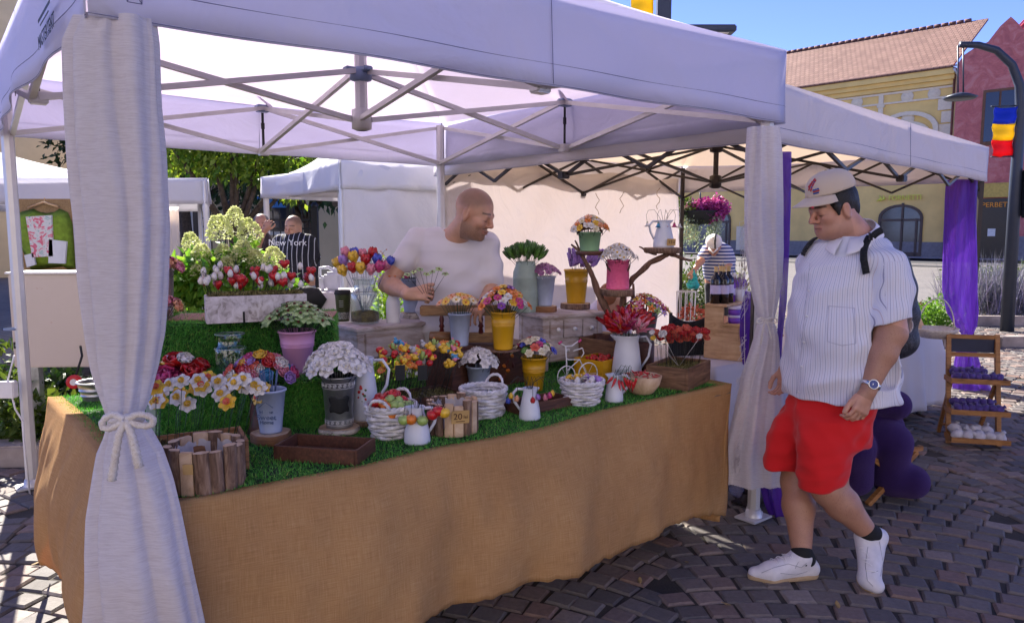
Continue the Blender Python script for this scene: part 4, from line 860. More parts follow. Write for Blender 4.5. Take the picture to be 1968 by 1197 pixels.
def head(kind, c1, c2='yellow', s=.05):
    k = (kind, c1, c2, round(s, 4))
    if k in _heads: return _heads[k]
    m = MB(); r = s/2; rr = random.Random(str(k))
    if kind == 'daisy':
        for i in range(12): petal(m, r*.95, r*.42, 12, 2, .0009, .1, 2*math.pi*i/12, r*.1)
        ball(m, (0, 0, .002), r*.27, 1, 6, .7)
    elif kind == 'blossom':
        for i in range(6): petal(m, r*.95, r*.95, 30, -4, .0013, .18, 2*math.pi*i/6+rr.uniform(-.1, .1), r*.05, tip=.1, pw=1.3)
        for i in range(3): petal(m, r*.5, r*.5, 55, 35, .001, .2, 2*math.pi*i/3+.5, r*.05, z0=.002)
        ball(m, (0, 0, .004), r*.15, 1, 5, .9)
    elif kind == 'star':
        for i in range(5): petal(m, r, r*.72, 22, 2, .0013, .12, 2*math.pi*i/5, r*.05, tip=.55)
        ball(m, (0, 0, .003), r*.17, 1, 5)
    elif kind == 'daffodil':
        for i in range(6): petal(m, r, r*.9, 16, -4, .0018, .22, 2*math.pi*i/6, r*.05, pw=1.1, tip=-.1)
        m.lathe([(r*.12, 0), (r*.26, r*.15), (r*.3, r*.42), (r*.42, r*.5), (r*.33, r*.46), (r*.2, r*.12), (0, r*.08)], 14, 1, fn=lambda a, i: 1+(.09*math.sin(a*6) if i in (3, 4) else 0)); ball(m, (0, 0, r*.2), r*.11, 1, 5)
    elif kind == 'rose':
        for ring, (n, a0, a1, L, W) in enumerate(((6, 12, 62, .95, 1.05), (5, 35, 85, .85, .95), (4, 60, 100, .72, .8), (3, 75, 110, .62, .6))):
            for i in range(n): petal(m, r*L, r*W, a0, a1, .0013, .34, 2*math.pi*i/n+ring*.5, r*(.25-.06*ring), tip=-.15, pw=1.2, z0=.001*ring)
        m.tube([(r*.1*math.cos(k*.7)*(1-k/16), r*.1*math.sin(k*.7)*(1-k/16), r*.62+k*.0004) for k in range(15)], r*.06, 5)
    elif kind == 'poppy':
        for i in range(5): petal(m, r, r*1.35, 18, 62, .0016, .28, 2*math.pi*i/5, r*.05, tip=-.4, pw=1.4, wav=1.2)
        for i in range(4): petal(m, r*.75, r*1.1, 45, 80, .0016, .28, 2*math.pi*i/4+.4, r*.05, tip=-.3, pw=1.4, wav=1.2)
        ball(m, (0, 0, r*.2), r*.2, 1, 6)
    elif kind == 'tulip':
        for k, n in ((0, 3), (1, 3)):
            for i in range(n): petal(m, s*1.25, s*.92, 30-4*k, 112, .0014, .42, 2*math.pi*i/3+k*1.05, r*.1, tip=.1, pw=1.0, z0=.0, nu=8)
        m.lathe([(0, -.003), (r*.35, .0), (r*.5, r*.3), (0, r*.4)], 10)
    elif kind == 'lily':
        for i in range(6): petal(m, s*1.1, s*.34, 68, 38, .0013, .3, 2*math.pi*i/6, r*.08, tip=.35, nu=8)
        for i in range(4): m.tube([(0, 0, r*.4), (r*.2*math.cos(i*1.6), r*.2*math.sin(i*1.6), s*.85)], .0008, 4, 1)
    elif kind == 'calla':
        for i in range(3): petal(m, s*1.5, s*.8, 75, 62, .0015, .5, 2.1*i, r*.1, tip=.45, nu=8)
        m.tube([(0, 0, 0), (0, 0, s*.9)], [.003, .002], 6, 1)
    elif kind == 'violet':
        for i in range(5): petal(m, r, r*1.2, 8, -8, .001, .12, 2*math.pi*i/5, r*.02, tip=.3)
        m.lathe([(r*.06, .002), (r*.3, r*.18), (r*.34, r*.3), (r*.2, r*.16), (0, r*.1)], 9, 1)
    elif kind == 'heart':
        N = 20; P = []
        for i in range(N): a = 2*math.pi*i/N; P.append((.062*s*16*math.sin(a)**3*.5, .062*s*(13*math.cos(a)-5*math.cos(2*a)-2*math.cos(3*a)-math.cos(4*a))*.5))
        vs = [(x, -.004*s/.04, z) for x, z in P]+[(x, .004*s/.04, z) for x, z in P]+[(0, -.012*s/.04, 0), (0, .012*s/.04, 0)]
        fs = [(i, (i+1) % N, (i+1) % N+N, i+N) for i in range(N)]+[(2*N, (i+1) % N, i) for i in range(N)]+[(2*N+1, i+N, (i+1) % N+N) for i in range(N)]; m.add(vs, fs, 0, True)
    elif kind == 'bud':
        m.lathe([(0, -s*.5), (s*.2, -s*.42), (s*.34, -s*.12), (s*.3, s*.2), (s*.14, s*.45), (0, s*.52)], 12, fn=lambda a, i: 1+.08*math.cos(a*3)); m.tube([(0, 0, s*.5), (s*.05, 0, s*.62)], .001, 4, 1)
    elif kind == 'apple':
        m.lathe([(0, -r*.8), (r*.3, -r*.86), (r*.75, -r*.62), (r, 0), (r*.86, r*.55), (r*.45, r*.82), (r*.14, r*.74), (0, r*.6)], 18); m.tube([(0, 0, r*.62), (r*.06, 0, r*.95), (r*.2, 0, r*1.1)], .0012, 5, 1)
    elif kind == 'bird':
        ball(m, (0, 0, 0), r*.62, 0, 8, .9); ball(m, (-r*.45, 0, r*.5), r*.38, 0, 7); petal(m, r*.7, r*.4, 20, 35, .002, .1, 0, r*.4, z0=0); m.tube([(-r*.78, 0, r*.5), (-r*1.0, 0, r*.46)], [r*.1, .0005], 5, 1); ball(m, (-r*.6, -r*.3, r*.6), r*.06, 1, 4); petal(m, r*.55, r*.4, -10, 5, .002, .1, -1.2, r*.4)
    elif kind == 'ladybird':
        ball(m, (0, 0, 0), r*.62, 0, 8, .85); ball(m, (-r*.5, 0, -r*.1), r*.32, 1, 6)
        for i in range(5): ball(m, (r*.42*math.cos(i*1.3-.6), -r*.42*abs(math.sin(i*1.3)), r*.3-.2*r*(i % 2)), r*.11, 1, 4)
    elif kind == 'cactus':
        m.lathe([(0, -r), (r*.4, -r*.9), (r*.45, 0), (r*.38, r*.7), (0, r)], 12, fn=lambda a, i: 1+.1*math.cos(a*8))
        for sg in (-1, 1): m.tube([(sg*r*.3, 0, -r*.2), (sg*r*.75, 0, -r*.1), (sg*r*.8, 0, r*.4)], r*.2, 7)
        for i in range(5): petal(m, r*.3, r*.25, 40, 20, .001, .1, i*1.25, 0, mi=1, z0=r)
    elif kind == 'lavender':
        for i in range(9):
            for j in range(5): a = j*1.257+i*.6; ball(m, (r*.17*math.cos(a)*(1.1-i*.05), r*.17*math.sin(a)*(1.1-i*.05), i*s*.1), r*.15, 0, 4, 1.3)
    elif kind == 'leafbud':
        for i in range(4): petal(m, s*1.2, s*.42, 62+8*rr.random(), 98, .0015, .3, 1.57*i+rr.random(), r*.05, tip=.5, nu=6)
    elif kind == 'chili':
        m.tube([(0, 0, 0), (r*.05, 0, -s*.3), (r*.1, 0, -s*.7), (-r*.05, 0, -s*1.1)], [s*.13, s*.14, s*.1, .0008], 8); m.tube([(0, 0, 0), (0, 0, s*.2)], [s*.1, .001], 6, 1)
    elif kind == 'bell':
        m.lathe([(.003, 0), (r*.3, -r*.1), (r*.42, -r*.6), (r*.8, -r*1.1), (r*.72, -r*1.05), (r*.34, -r*.55), (0, -r*.2)], 18, fn=lambda a, i: 1+(.12*math.cos(a*5) if i in (3, 4) else 0)); ball(m, (0, 0, r*.05), r*.22, 1, 5)
    elif kind == 'leafflower':
        for i in range(5): petal(m, r, r*.95, 18, -6, .0011, .15, 2*math.pi*i/5, r*.03, tip=.25, pw=1.1)
        for i in range(4): petal(m, r*.35, r*.26, 55, 75, .0014, .2, 1.57*i, .001, mi=1)
    _heads[k] = m.mesh(kind+'_head', [CL[c1], CL[c2] if isinstance(c2, str) else c2]); return _heads[k]
def pick(kindname, hm, base, top, nrm, label, group, stem=M_stem, spin=None, sr=.0011, bend=.0, cat='clay flower'):
    t = empty(kindname, base, 0, label, cat, group)
    q = Vector(nrm).to_track_quat('Z', 'Y') @ Matrix.Rotation(random.uniform(0, 6.28) if spin is None else spin, 4, 'Z').to_quaternion()
    h = obj('flower_head', hm, t, top-base, None, random.uniform(1.0, 1.22)); h.rotation_mode = 'QUATERNION'; h.rotation_quaternion = q
    mid = (top-base)*.55+Vector((random.uniform(-1, 1), random.uniform(-1, 1), 0))*bend
    b = MB(); b.tube([(0, 0, 0), mid, (top-base)*.995], sr, 4); b.build('stem', stem, t); return t
def bouquet(kn, c, rx, zlo, zhi, n, heads, group, where, stem=M_stem, tilt=62, base=None, ry=None, jit=.12, br=.03, noun='flower', up=.0, sr=.0011):
    """heads: (mesh, colour word) list; c: rim centre of the vessel"""
    base = base or c-Vector((0, 0, .05)); out = []; n = int(n*1.2)
    for i in range(n):
        r = math.sqrt((i+.4)/n); a = i*2.39996+random.uniform(-.2, .2); jx = random.uniform(-jit, jit)
        px_, py_ = rx*(r+jx*.5)*math.cos(a), (ry or rx)*(r+jx*.5)*math.sin(a); z = zlo+(zhi-zlo)*(1-r**1.7)+random.uniform(-1, 1)*(zhi-zlo)*.06
        top = c+Vector((px_, py_, z)); tl = R(tilt)*r; nrm = Vector((math.cos(a)*math.sin(tl), math.sin(a)*math.sin(tl)-.12, math.cos(tl)+up))
        hm, cw = heads[i % len(heads)] if not callable(heads) else heads(i); b_ = base+Vector((br*r*math.cos(a), br*r*math.sin(a), 0))
        pos = 'top' if r < .5 else ('right side', 'back', 'left side', 'front')[int(((a % 6.2832)+.785)/1.5708) % 4]; out.append(pick(kn, hm, b_, top, nrm, f'{cw} clay {noun} at the {pos}, {where}', f'{cw} {group}', stem, sr=sr))
    return out
H = head
# ================================================= things on the table, left part
logbasket(397, 951, S0, 143, 86, 'bark log basket with plastic liner and blank tag beside the thick curtain', 15, seed=3)
lb = bpy.data.objects['log_basket']; r_ = m2(143, G(397, 951, S0))/2; b = MB(); b.box((r_*.02, -r_*1.13, .085), (.03, .003, .03), -.05, bev=.001); b.build('tag', M_tagw, lb)
mb, an, w1, w2 = openbox('planter_box', g0(480, 901), g0(490, 868), g0(300, 935), m2(58, g0(480, 901)), M_orange, 'orange brown wooden planter box full of dry moss and daffodil picks', fill=M_mosst, fillz=.72)
mb.scale = (1, 1, 1)
p = G(327, 822, S0+.0); wc = empty('watering_can', base_at(335, 832, S0, .07), 0, 'mint green oval metal watering can half hidden by the curtain', 'watering can')
b = MB(); b.lathe([(0, .003), (.088, 0), (.092, .008), (.095, .11), (.099, .115), (.099, .123), (.094, .13), (.09, .155), (.096, .16), (.09, .157), (.085, .12), (0, .1)], 40, fn=lambda a, i: 1); b.build('body', M_sage, wc)
b = MB(); b.tube([(.07, -.02, .158), (.12, -.03, .152), (.158, -.03, .12), (.16, -.03, .06), (.125, -.03, .02), (.092, -.02, .03)], [.007, .009, .009, .008, .007, .006], 8); b.build('handle', M_sage, wc)
c = wc.location+Vector((0, 0, .15))
for i, (px, py, s, kd, cc, cw) in enumerate(((368, 716, .1, 'poppy', 'red', 'deep red'), (340, 700, .1, 'poppy', 'red', 'deep red'), (330, 708, .09, 'poppy', 'yellow', 'yellow'), (318, 730, .1, 'poppy', 'magenta', 'crimson'), (345, 728, .09, 'poppy', 'magenta', 'crimson'), (384, 705, .075, 'poppy', 'red', 'deep red'), (355, 694, .07, 'poppy', 'white', 'white'), (372, 735, .06, 'poppy', 'orange', 'orange'))):
    top = D(px, py, c.y-.04+.03*(i % 3)); pick('poppy_pick', H(kd, cc, 'brown', s), c-Vector((0, 0, .06)), top, (top-c).normalized()+Vector((0, -.3, .5)), f'large {cw} ruffled clay poppy in the mint watering can', f'large {cw} clay poppies')
# daffodils standing in the moss
dz = S0+m2(58, g0(480, 901))*.7; near = mb.location
hd = [(H('daffodil', 'white', 'yellow', .05), 'white'), (H('daffodil', 'yellow', 'coral', .05), 'yellow')]
for px, py, k in ((302, 772, 0), (342, 765, 0), (390, 748, 0), (425, 758, 0), (362, 778, 0), (420, 735, 0), (436, 748, 0), (468, 730, 0), (490, 742, 0), (472, 745, 0), (350, 733, 0), (382, 732, 0), (310, 755, 0), (327, 740, 0), (452, 737, 0), (500, 748, 0), (478, 738, 0),
                  (300, 745, 1), (346, 757, 1), (387, 740, 1), (378, 747, 1), (438, 774, 1), (400, 726, 1), (306, 772, 1), (455, 735, 1)):
    fx = (px-300)/190; base = near+Matrix.Rotation(an, 3, 'Z') @ Vector((random.uniform(.02, w1-.02), (1-fx)*w2*.9+.02, 0)); base.z = dz-.01
    top = D(px, py, base.y+random.uniform(-.03, .06)); pick('daffodil_pick', hd[k][0], base, top, (random.uniform(-.25, .25), -.8, .62), f'{hd[k][1]} clay daffodil in the {"left end" if px < 345 else "middle" if px < 425 else "right end"} of the moss planter box, {"high" if py < 745 else "low"} row', f'{hd[k][1]} daffodil picks in the planter box')
_, q = slice_(522, 858, S0, 76, .035, 'thick wood slice under the blue bucket with raised lettering', M_orange)
bk, p, rt, h = bucket('metal_bucket', 521, 838, q.z, 58, 41, 80, M_blueb, 'pale blue bucket with raised lettering and two daffodils on a slice', pos=q+Vector((0, 0, 0)), ridges=())
for s_, z_, sz in (('Home', .55, .018), ('Sweet', .42, .026), ('Home', .3, .018)): text(s_, sz, M_inkb, bk, (0, -(rt*.83)+.001-.002*(z_-.42), h*z_), (R(90+4), 0, 0), .0012, 'raised_lettering', sx=1.1)
b = MB(); b.tube([(-.026, -rt*.88, h*.66), (0, -rt*.93, h*.8), (.026, -rt*.88, h*.66)], .0012, 5); b.build('roof_line', M_inkb, bk)
for px, py in ((510, 750), (498, 763)): top = D(px, py, p.y-.03); pick('daffodil_pick', H('daffodil', 'yellow', 'coral', .055), p+Vector((0, 0, h*.8)), top, (-.5, -.8, .5), 'yellow clay daffodil leaning out of the pale blue lettered bucket', 'yellow daffodils in the blue bucket')
for i in range(14): a = i*.9; st = MB(); st.tube([(0, 0, 0), (.012*math.cos(a), .012*math.sin(a), .085+.01*math.sin(i*3))], .0016, 5); o = st.build('stem_end', M_inkb, bk, p*0+Vector((.02*math.cos(a), .02*math.sin(a), h*.9)))
openbox('wooden_tray', g0(687, 895), g0(722, 868), g0(526, 884), m2(30, g0(687, 895)), M_dkwood, 'empty dark brown wooden tray at the front edge of the turf', 'tray', .01)
# roses on the low step
c = D(520, 735, 2.86); c.z = z1s; rp_, p, rt, h = bucket('rose_pot', 0, 0, 0, 60, 44, 30, M_chalk, 'dark pot under the dome of mixed clay roses', pos=Vector((c.x, c.y-.1, S0+.12)), ridges=())
st_, _q = slice_(0, 0, 0, 10, .01, 'x') if 0 else (None, None)
b = MB(); b.lathe([(.045, 0), (.06, 0), (.05, .03), (.045, .12), (0, .12)], 20); tag(b.build('riser_block', M_dkwood, None, (p.x, p.y, S0)), 'small dark round riser under the rose pot', 'stand')
rc = [(H('rose', k, k, .05), w) for k, w in (('red', 'red'), ('white', 'white'), ('pink', 'pink'), ('lilac', 'lilac'), ('yellow', 'yellow'), ('coral', 'coral'), ('pink', 'pink'), ('sky', 'blue'), ('magenta', 'crimson'), ('lilac', 'lilac'))]
bouquet('rose_pick', p+Vector((0, 0, h)), .128, .035, .115, 34, lambda i: rc[(i*7) % 10], 'roses in the mixed dome', 'in the mixed dome on the low step', noun='rose', tilt=70, ry=.08)
# glass jar
def glassjar(px, pyb, z, wb, wn, hpx, label, pos=None, neck=.72, fill=None):
    p0 = G(px, pyb, z) if pos is None else pos; r, rn, h = m2(wb, p0)/2, m2(wn, p0)/2, m2(hpx, p0); p = base_at(px, pyb, z, r) if pos is None else pos
    t = empty('glass_jar', p, 0, label, 'jar'); b = MB(); b.lathe([(0, .004), (r*.9, 0), (r, .008), (r, h*neck*.9), (r*.94, h*neck), (rn*.86, h*(neck+.03)), (rn*.84, h*.95), (rn, h), (rn*.98, h-.003), (rn*.8, h*.94), (rn*.82, h*(neck+.03)), (r*.9, h*neck*.97), (r*.96, h*neck*.88), (r*.96, .012), (0, .01)], 40); b.build('glass', M_glass, t)
    b = MB(); b.lathe([(r*1.003, h*neck*.93), (r*1.02, h*neck*.95), (r*1.003, h*neck*.97)], 40); b.lathe([(rn*1.0, h*.985), (rn*1.04, h*.995), (rn*1.0, h*1.005)], 40); b.build('rim', mat('glass_rim', (.45, .55, .55), .08, spec=1, var=0, alpha=.45), t)
    if fill: b = MB(); b.lathe([(0, .012), (r*.95, .012), (r*.95, h*.25), (r*.5, h*.28), (0, h*.26)], 24, fn=lambda a, i: 1+(.02*math.sin(a*7))); b.build('moss', fill, t)
    return t, p, r, h
glassjar(445, 728, z1s, 58, 54, 88, 'empty clear glass jar with flared neck in front of the tall grass step', pos=D(445, 728, 2.93).xyz*1)
# lilac pink bucket with green leaf flowers
pp = D(573, 706, 2.98); pp.z = z1s; bk, p, rt, h = bucket('metal_bucket', 573, 706, z1s, 68, 44, 80, M_pinkb, 'lilac pink metal bucket on the low grass step', pos=Vector((pp.x, pp.y, z1s)), ridges=(.66, .7, .74))
gk = [(H('leafflower', 'palegreen', 'brown', .062), 'pale green'), (H('leafflower', 'leaf', 'brown', .055), 'dark green')]
bouquet('leaf_flower_pick', p+Vector((0, 0, h)), .125, .045, .12, 40, lambda i: gk[0 if i % 4 else 1], 'leaf flowers in the lilac bucket', 'with brown centre in the lilac bucket', tilt=40, ry=.1, stem=M_stemb)
# zinc bucket with scroll bands
_, q = slice_(653, 838, S0, 80, .018, 'birch edged wood slice under the zinc scroll band bucket', M_birch)
bk, p, rt, h = bucket('zinc_bucket', 651, 830, q.z, 61, 50, 96, M_zinc, 'zinc bucket with white scroll bands and a blank chalkboard label', pos=q, ridges=(), fill=M_chalk)
def scrolls(t, r, z, n, s):
    b = MB()
    for k in range(n):
        a0 = 2*math.pi*k/n; pts = [((r+.0012)*math.cos(a0+q_*math.cos(th)/r), (r+.0012)*math.sin(a0+q_*math.cos(th)/r), z+q_*math.sin(th)) for th, q_ in [(i*.55, s*(1-i/26)) for i in range(22)]]; b.tube(pts, .0009, 4)
    for dz_ in (-s*1.35, s*1.35): b.tube([((r+.001)*math.cos(a), (r+.001)*math.sin(a), z+dz_) for a in [2*math.pi*i/60 for i in range(61)]], .0009, 4)
    b.build('scroll_band', M_pw, t)
r2 = m2(50, p)/2; scrolls(bk, r2+(rt-r2)*.84+.001, h*.86, 20, .0075); scrolls(bk, r2+(rt-r2)*.12+.001, h*.12, 17, .0065)
b = MB(); b.grid(lambda u, v: ((r2+(rt-r2)*(.3+.35*v)+.002)*math.cos(-math.pi/2+.25+(u-.5)*1.3*(1+.08*math.sin(v*9))), (r2+(rt-r2)*(.3+.35*v)+.002)*math.sin(-math.pi/2+.25+(u-.5)*1.3*(1+.08*math.sin(v*9))), h*(.33+.32*v+.02*math.sin(u*9))), 16, 8); b.build('chalk_label', M_chalk, bk, solid=.001)
wh = [(H('blossom', 'white', 'cream', .062), 'white')]
bouquet('blossom_pick', p+Vector((0, 0, h)), .118, .035, .125, 46, wh, 'blossoms in the zinc scroll bucket', 'in the dome over the zinc scroll bucket', tilt=60, stem=M_stemb, noun='blossom', ry=.1)
# tall floral jug behind
b0 = base_at(702, 806, S0+.02, .045); _, q = slice_(702, 822, S0, 62, .02, 'dark bark slice under the tall jug with painted poppies', M_barkl)
jg, p, rt, h = jug(700, 805, q.z, 52, 34, 118, 'tall white jug painted with small red poppies behind the zinc bucket', side=1, pos=q+Vector((0, .01, 0)))
for i in range(9): b = MB(); a = -1.6+.3*math.sin(i*2.3); zz = h*(.32+.03*i); rr_ = m2(52, p)/2*(1-.3*zz/h)+.001; b.lathe([(0, .0015), (.005+.002*(i % 2), 0)], 7, M=Matrix.Translation((rr_*math.cos(a), rr_*math.sin(a), zz)) @ Matrix.Rotation(R(90), 4, 'X')); b.build('painted_poppy', CL['red'] if i % 3 else CL['leaf'], jg)
# apples in a wicker basket
bs, p, rt, h = wicker(752, 846, S0, 98, 66, 62, 'white wicker basket heaped with red and green clay apples', rz=1.3)
ap = [(H('apple', 'red', 'brown', .042), 'red'), (H('apple', 'lime', 'brown', .042), 'green'), (H('apple', 'red', 'brown', .038), 'red'), (H('apple', 'orange', 'brown', .04), 'orange')]
r2 = random.Random(4)
for i in range(24):
    r = math.sqrt((i+.5)/24); a = i*2.4; k = (0, 0, 1, 2, 0, 1, 2, 3)[i % 8]; z = h*.82+.05*(1-r*r)+(.012 if i % 3 == 0 else 0)
    o = obj('clay_apple', ap[k][0], None, p+Vector((rt*.82*r*math.cos(a), rt*.82*r*math.sin(a), z)), (r2.uniform(-.6, .6), r2.uniform(-.6, .6), r2.random()*6)); tag(o, f'{ap[k][1]} clay apple heaped in the white wicker basket', 'clay apple', f'{ap[k][1]} apples in the wicker basket')
jg, p, rt, h = jug(802, 857, S0, 52, 30, 72, 'small white enamel jug with hanging apple picks beside the wicker basket', side=1)
for i, (px, py, k) in enumerate(((776, 807, 1), (790, 806, 3), (812, 808, 1), (831, 797, 0), (842, 790, 0), (854, 793, 3))):
    top = D(px, py, p.y-.045); kk = ('lime' if k == 1 else 'orange' if k == 3 and i < 3 else 'yellow' if k == 3 else 'red')
    t = empty('apple_pick', p+Vector((0, 0, h*.8)), 0, f'{kk if kk != "lime" else "green"} clay apple on a bent wire over the small front jug', 'clay apple', f'{kk} apple picks in the small front jug'); o = obj('apple', H('apple', kk, 'brown', .042), t, top-t.location)
    v = top-t.location; b = MB(); b.tube([(0, 0, 0), (v.x*.3, v.y*.3, .05+.01*i), (v.x*.8, v.y*.8, .065+v.z*.3), (v.x, v.y, v.z+.02)], .001, 5); b.build('stem', M_stemb, t)
lb2, p, rt, h = logbasket(870, 840, S0, 96, 66, 'bark log basket with the price tag reading 20 lei', 15, seed=9)
q = MB(); q.box((0, 0, 0), (.068, .004, .05), bev=.006); tg = q.build('price_tag', M_tagw, lb2, (rt*.42, -rt*1.06-.004, h*.62)); tg.rotation_euler = (R(6), 0, .28)
text('20', .034, M_ink, tg, (-.01, -.0025, .002), (R(90), 0, 0), .0006); text('lei', .019, M_ink, tg, (.02, -.0025, -.0), (R(90), 0, 0), .0006); q = MB(); q.box((0, -.0025, -.016), (.034, .001, .0025)); q.build('underline', M_ink, tg)
wicker(929, 806, S0, 90, 66, 54, 'empty white wicker basket with tall handle and plaited bow', handles=1, rz=1.1)
wb = bpy.data.objects['wicker_basket.001']; b = MB()
for k in range(3): b.tube([(.045+.012*k+.012*math.cos(u), -.05-.004*k, .012+.012*math.sin(u)) for u in [i*.5+k for i in range(13)]], .0045, 6)
b.build('bow', M_wick, wb)
# long low moss boxes
an_ = ang0
def longbox(px0, py0, px1, py1, dep, h, m, label, name='wooden_tray', fill=None):
    A, B = g0(px0, py0), g0(px1, py1); e = (B-A).normalized(); n = Vector((-e.y, e.x, 0)); return openbox(name, A, B, A+n*dep, h, m, label, 'tray', .01, fill=fill, fillz=.7)
lbx = longbox(722, 802, 892, 777, .2, .055, M_dkwood, 'long dark box of moss holding the small figure picks', 'planter_box', fill=M_mosst)
longbox(1003, 800, 1100, 781, .13, .045, M_dkwood, 'dark tray behind the small tulip jug', 'wooden_tray')
fg = [(H('bird', 'yellow', 'orange', .045), 'yellow bird'), (H('ladybird', 'red', 'brown', .045), 'red ladybird'), (H('cactus', 'palegreen', 'pink', .045), 'green cactus'), (H('bird', 'orange', 'yellow', .042), 'orange bird'), (H('ladybird', 'red', 'brown', .042), 'red ladybird'), (H('bird', 'yellow', 'orange', .048), 'yellow bird'), (H('bird', 'grey', 'brown', .045), 'grey bird'),
      (H('cactus', 'lime', 'orange', .042), 'green cactus'), (H('bird', 'pink', 'yellow', .04), 'pink bird'), (H('apple', 'red', 'brown', .036), 'red apple'), (H('bird', 'sky', 'yellow', .04), 'blue bird'), (H('daisy', 'orange', 'yellow', .04), 'orange daisy')]
A = lbx[0].location; rr = random.Random(12)
for i in range(64):
    u = rr.random(); px = 725+165*u; row = rr.random(); py = 712-55*row**.8+6*rr.uniform(-1, 1)+(8 if px < 735 else 0); base = A+Matrix.Rotation(lbx[1], 3, 'Z') @ Vector((lbx[2]*(u*.9+.05), lbx[3]*(.1+.8*row), 0)); base.z = S0+.03
    top = D(px, py, base.y-.02+.02*rr.random()); k = rr.randrange(12) if i % 3 else rr.choice((0, 1, 5, 4)); hm, cw = fg[k]; up = 'apple' in cw or 'daisy' in cw
    pick('figure_pick', hm, base, top, (rr.uniform(-.25, .25), -.35 if not up else -.7, .9), f'small clay {cw} on a wire, {("left", "middle", "right")[int(u*2.99)]} third of the long moss box', f'{cw} picks in the moss box', M_stemb, spin=rr.uniform(-1.2, 1.2), cat='clay figure')
for px in (769, 812): q = MB(); p = D(px, 716, A.y-.005+(.03 if px > 800 else 0)); q.box((0, 0, 0), (.04, .004, .062), an_*.5); q = tag(q.build('chalk_sign', M_chalk, None, p), ('left' if px < 800 else 'right')+' one of two blank black cards among the figure picks', 'card'); b = MB(); b.tube([(0, .003, 0), (0, .003, -(p.z-S0))], .0015, 5); b.build('stick', M_stemb, q)
# small blue bucket with white flowers; painted brown box
pb = g0(905, 758); b0, p, rt, h = bucket('metal_bucket', 920, 749, S0, 46, 35, 45, M_blueb, 'small pale blue bucket of white blossoms behind the empty wicker basket', pos=base_at(920, 752, S0+.02, .03), ridges=())
q = MB(); q.lathe([(0, 0), (.036, 0), (.036, .019), (0, .019)], 20); tag(q.build('wood_disc', M_dkwood, None, (p.x, p.y, S0)), 'small dark disc under the blue bucket of white blossoms', 'stand')
bouquet('blossom_pick', p+Vector((0, 0, h)), .092, .02, .085, 24, [(H('blossom', 'white', 'grey', .046), 'white')], 'blossoms in the small blue bucket', 'in the small blue bucket behind the empty basket', tilt=62, noun='blossom', stem=M_stemb)
A = g0(870, 762); B = g0(1006, 728); bx_, an2, wA, wB = openbox('painted_box', A, B, A+Vector((-math.sin(.5), math.cos(.5), 0))*.2, m2(74, g0(940, 745)), M_dkwood, 'dark brown wooden box painted with red flowers behind the blue bucket', 'box')
bx_.scale = (1, 1, 1); q = MB(); q.box((wA/2, wB/2, m2(74, g0(940, 745))+.006), (wA+.02, wB+.02, .012), bev=.002); q.build('lid', M_dkwood, bx_)
for i in range(12): q = MB(); petal(q, .03, .018, 0, 0, .0008, .05, 0, 0); o = q.build('painted_leaf', CL['brown' if i % 3 else 'orange'], bx_, (wA*(.55+.05*(i % 5)), -.002, .04+.011*i)); o.rotation_euler = (R(90), i*1.1, 0)
S_B = S0+m2(74, g0(940, 745))+.012
# yellow bucket + white red blossoms
bk, p, rt, h = bucket('metal_bucket', 1026, 746, S0, 48, 34, 62, M_yelb, 'small mustard yellow bucket of white and red flowers by the bicycle', pos=base_at(1026, 752, S0, .03), ridges=(.6, .65, .7))
hh = [(H('blossom', 'cream', 'cream', .045), 'cream'), (H('blossom', 'coral', 'red', .045), 'coral red'), (H('blossom', 'cream', 'cream', .045), 'cream'), (H('blossom', 'magenta', 'pink', .042), 'crimson'), (H('blossom', 'cream', 'cream', .045), 'cream'), (H('blossom', 'blue', 'blue', .042), 'blue'), (H('daisy', 'green', 'lime', .035), 'green')]
bouquet('blossom_pick', p+Vector((0, 0, h)), .098, .03, .1, 26, hh, 'blossoms in the small yellow bucket', 'in the small mustard bucket by the bicycle', tilt=60, noun='blossom')
# small tulip jug
jg, p, rt, h = jug(1018, 810, S0, 42, 26, 62, 'small white enamel jug with drooping mini tulips at the front', side=-1)
for i, (px, py, c_) in enumerate(((982, 755, 'yellow'), (994, 760, 'peach'), (1012, 762, 'magenta'), (1024, 763, 'red'), (1033, 757, 'lilac'), (1047, 758, 'pink'), (1056, 754, 'magenta'), (1062, 750, 'yellow'), (978, 764, 'blue'))):
    top = D(px, py, p.y-.03+.01*(i % 3)); t = empty('tulip_pick', p+Vector((0, 0, h*.8)), 0, f'{c_} mini clay tulip drooping over the small tulip jug', 'clay flower', f'{c_} mini tulips'); o = obj('flower_head', H('tulip', c_, c_, .022), t, top-t.location, (math.pi, .2*math.sin(i), 0))
    v = top-t.location; b = MB(); b.tube([(0, 0, 0), (v.x*.2, v.y*.2, .05), (v.x*.6, v.y*.6, .075), (v.x*.95, v.y, .05+v.z*.4), (v.x, v.y, v.z)], .001, 5); b.build('stem', M_stemb, t)
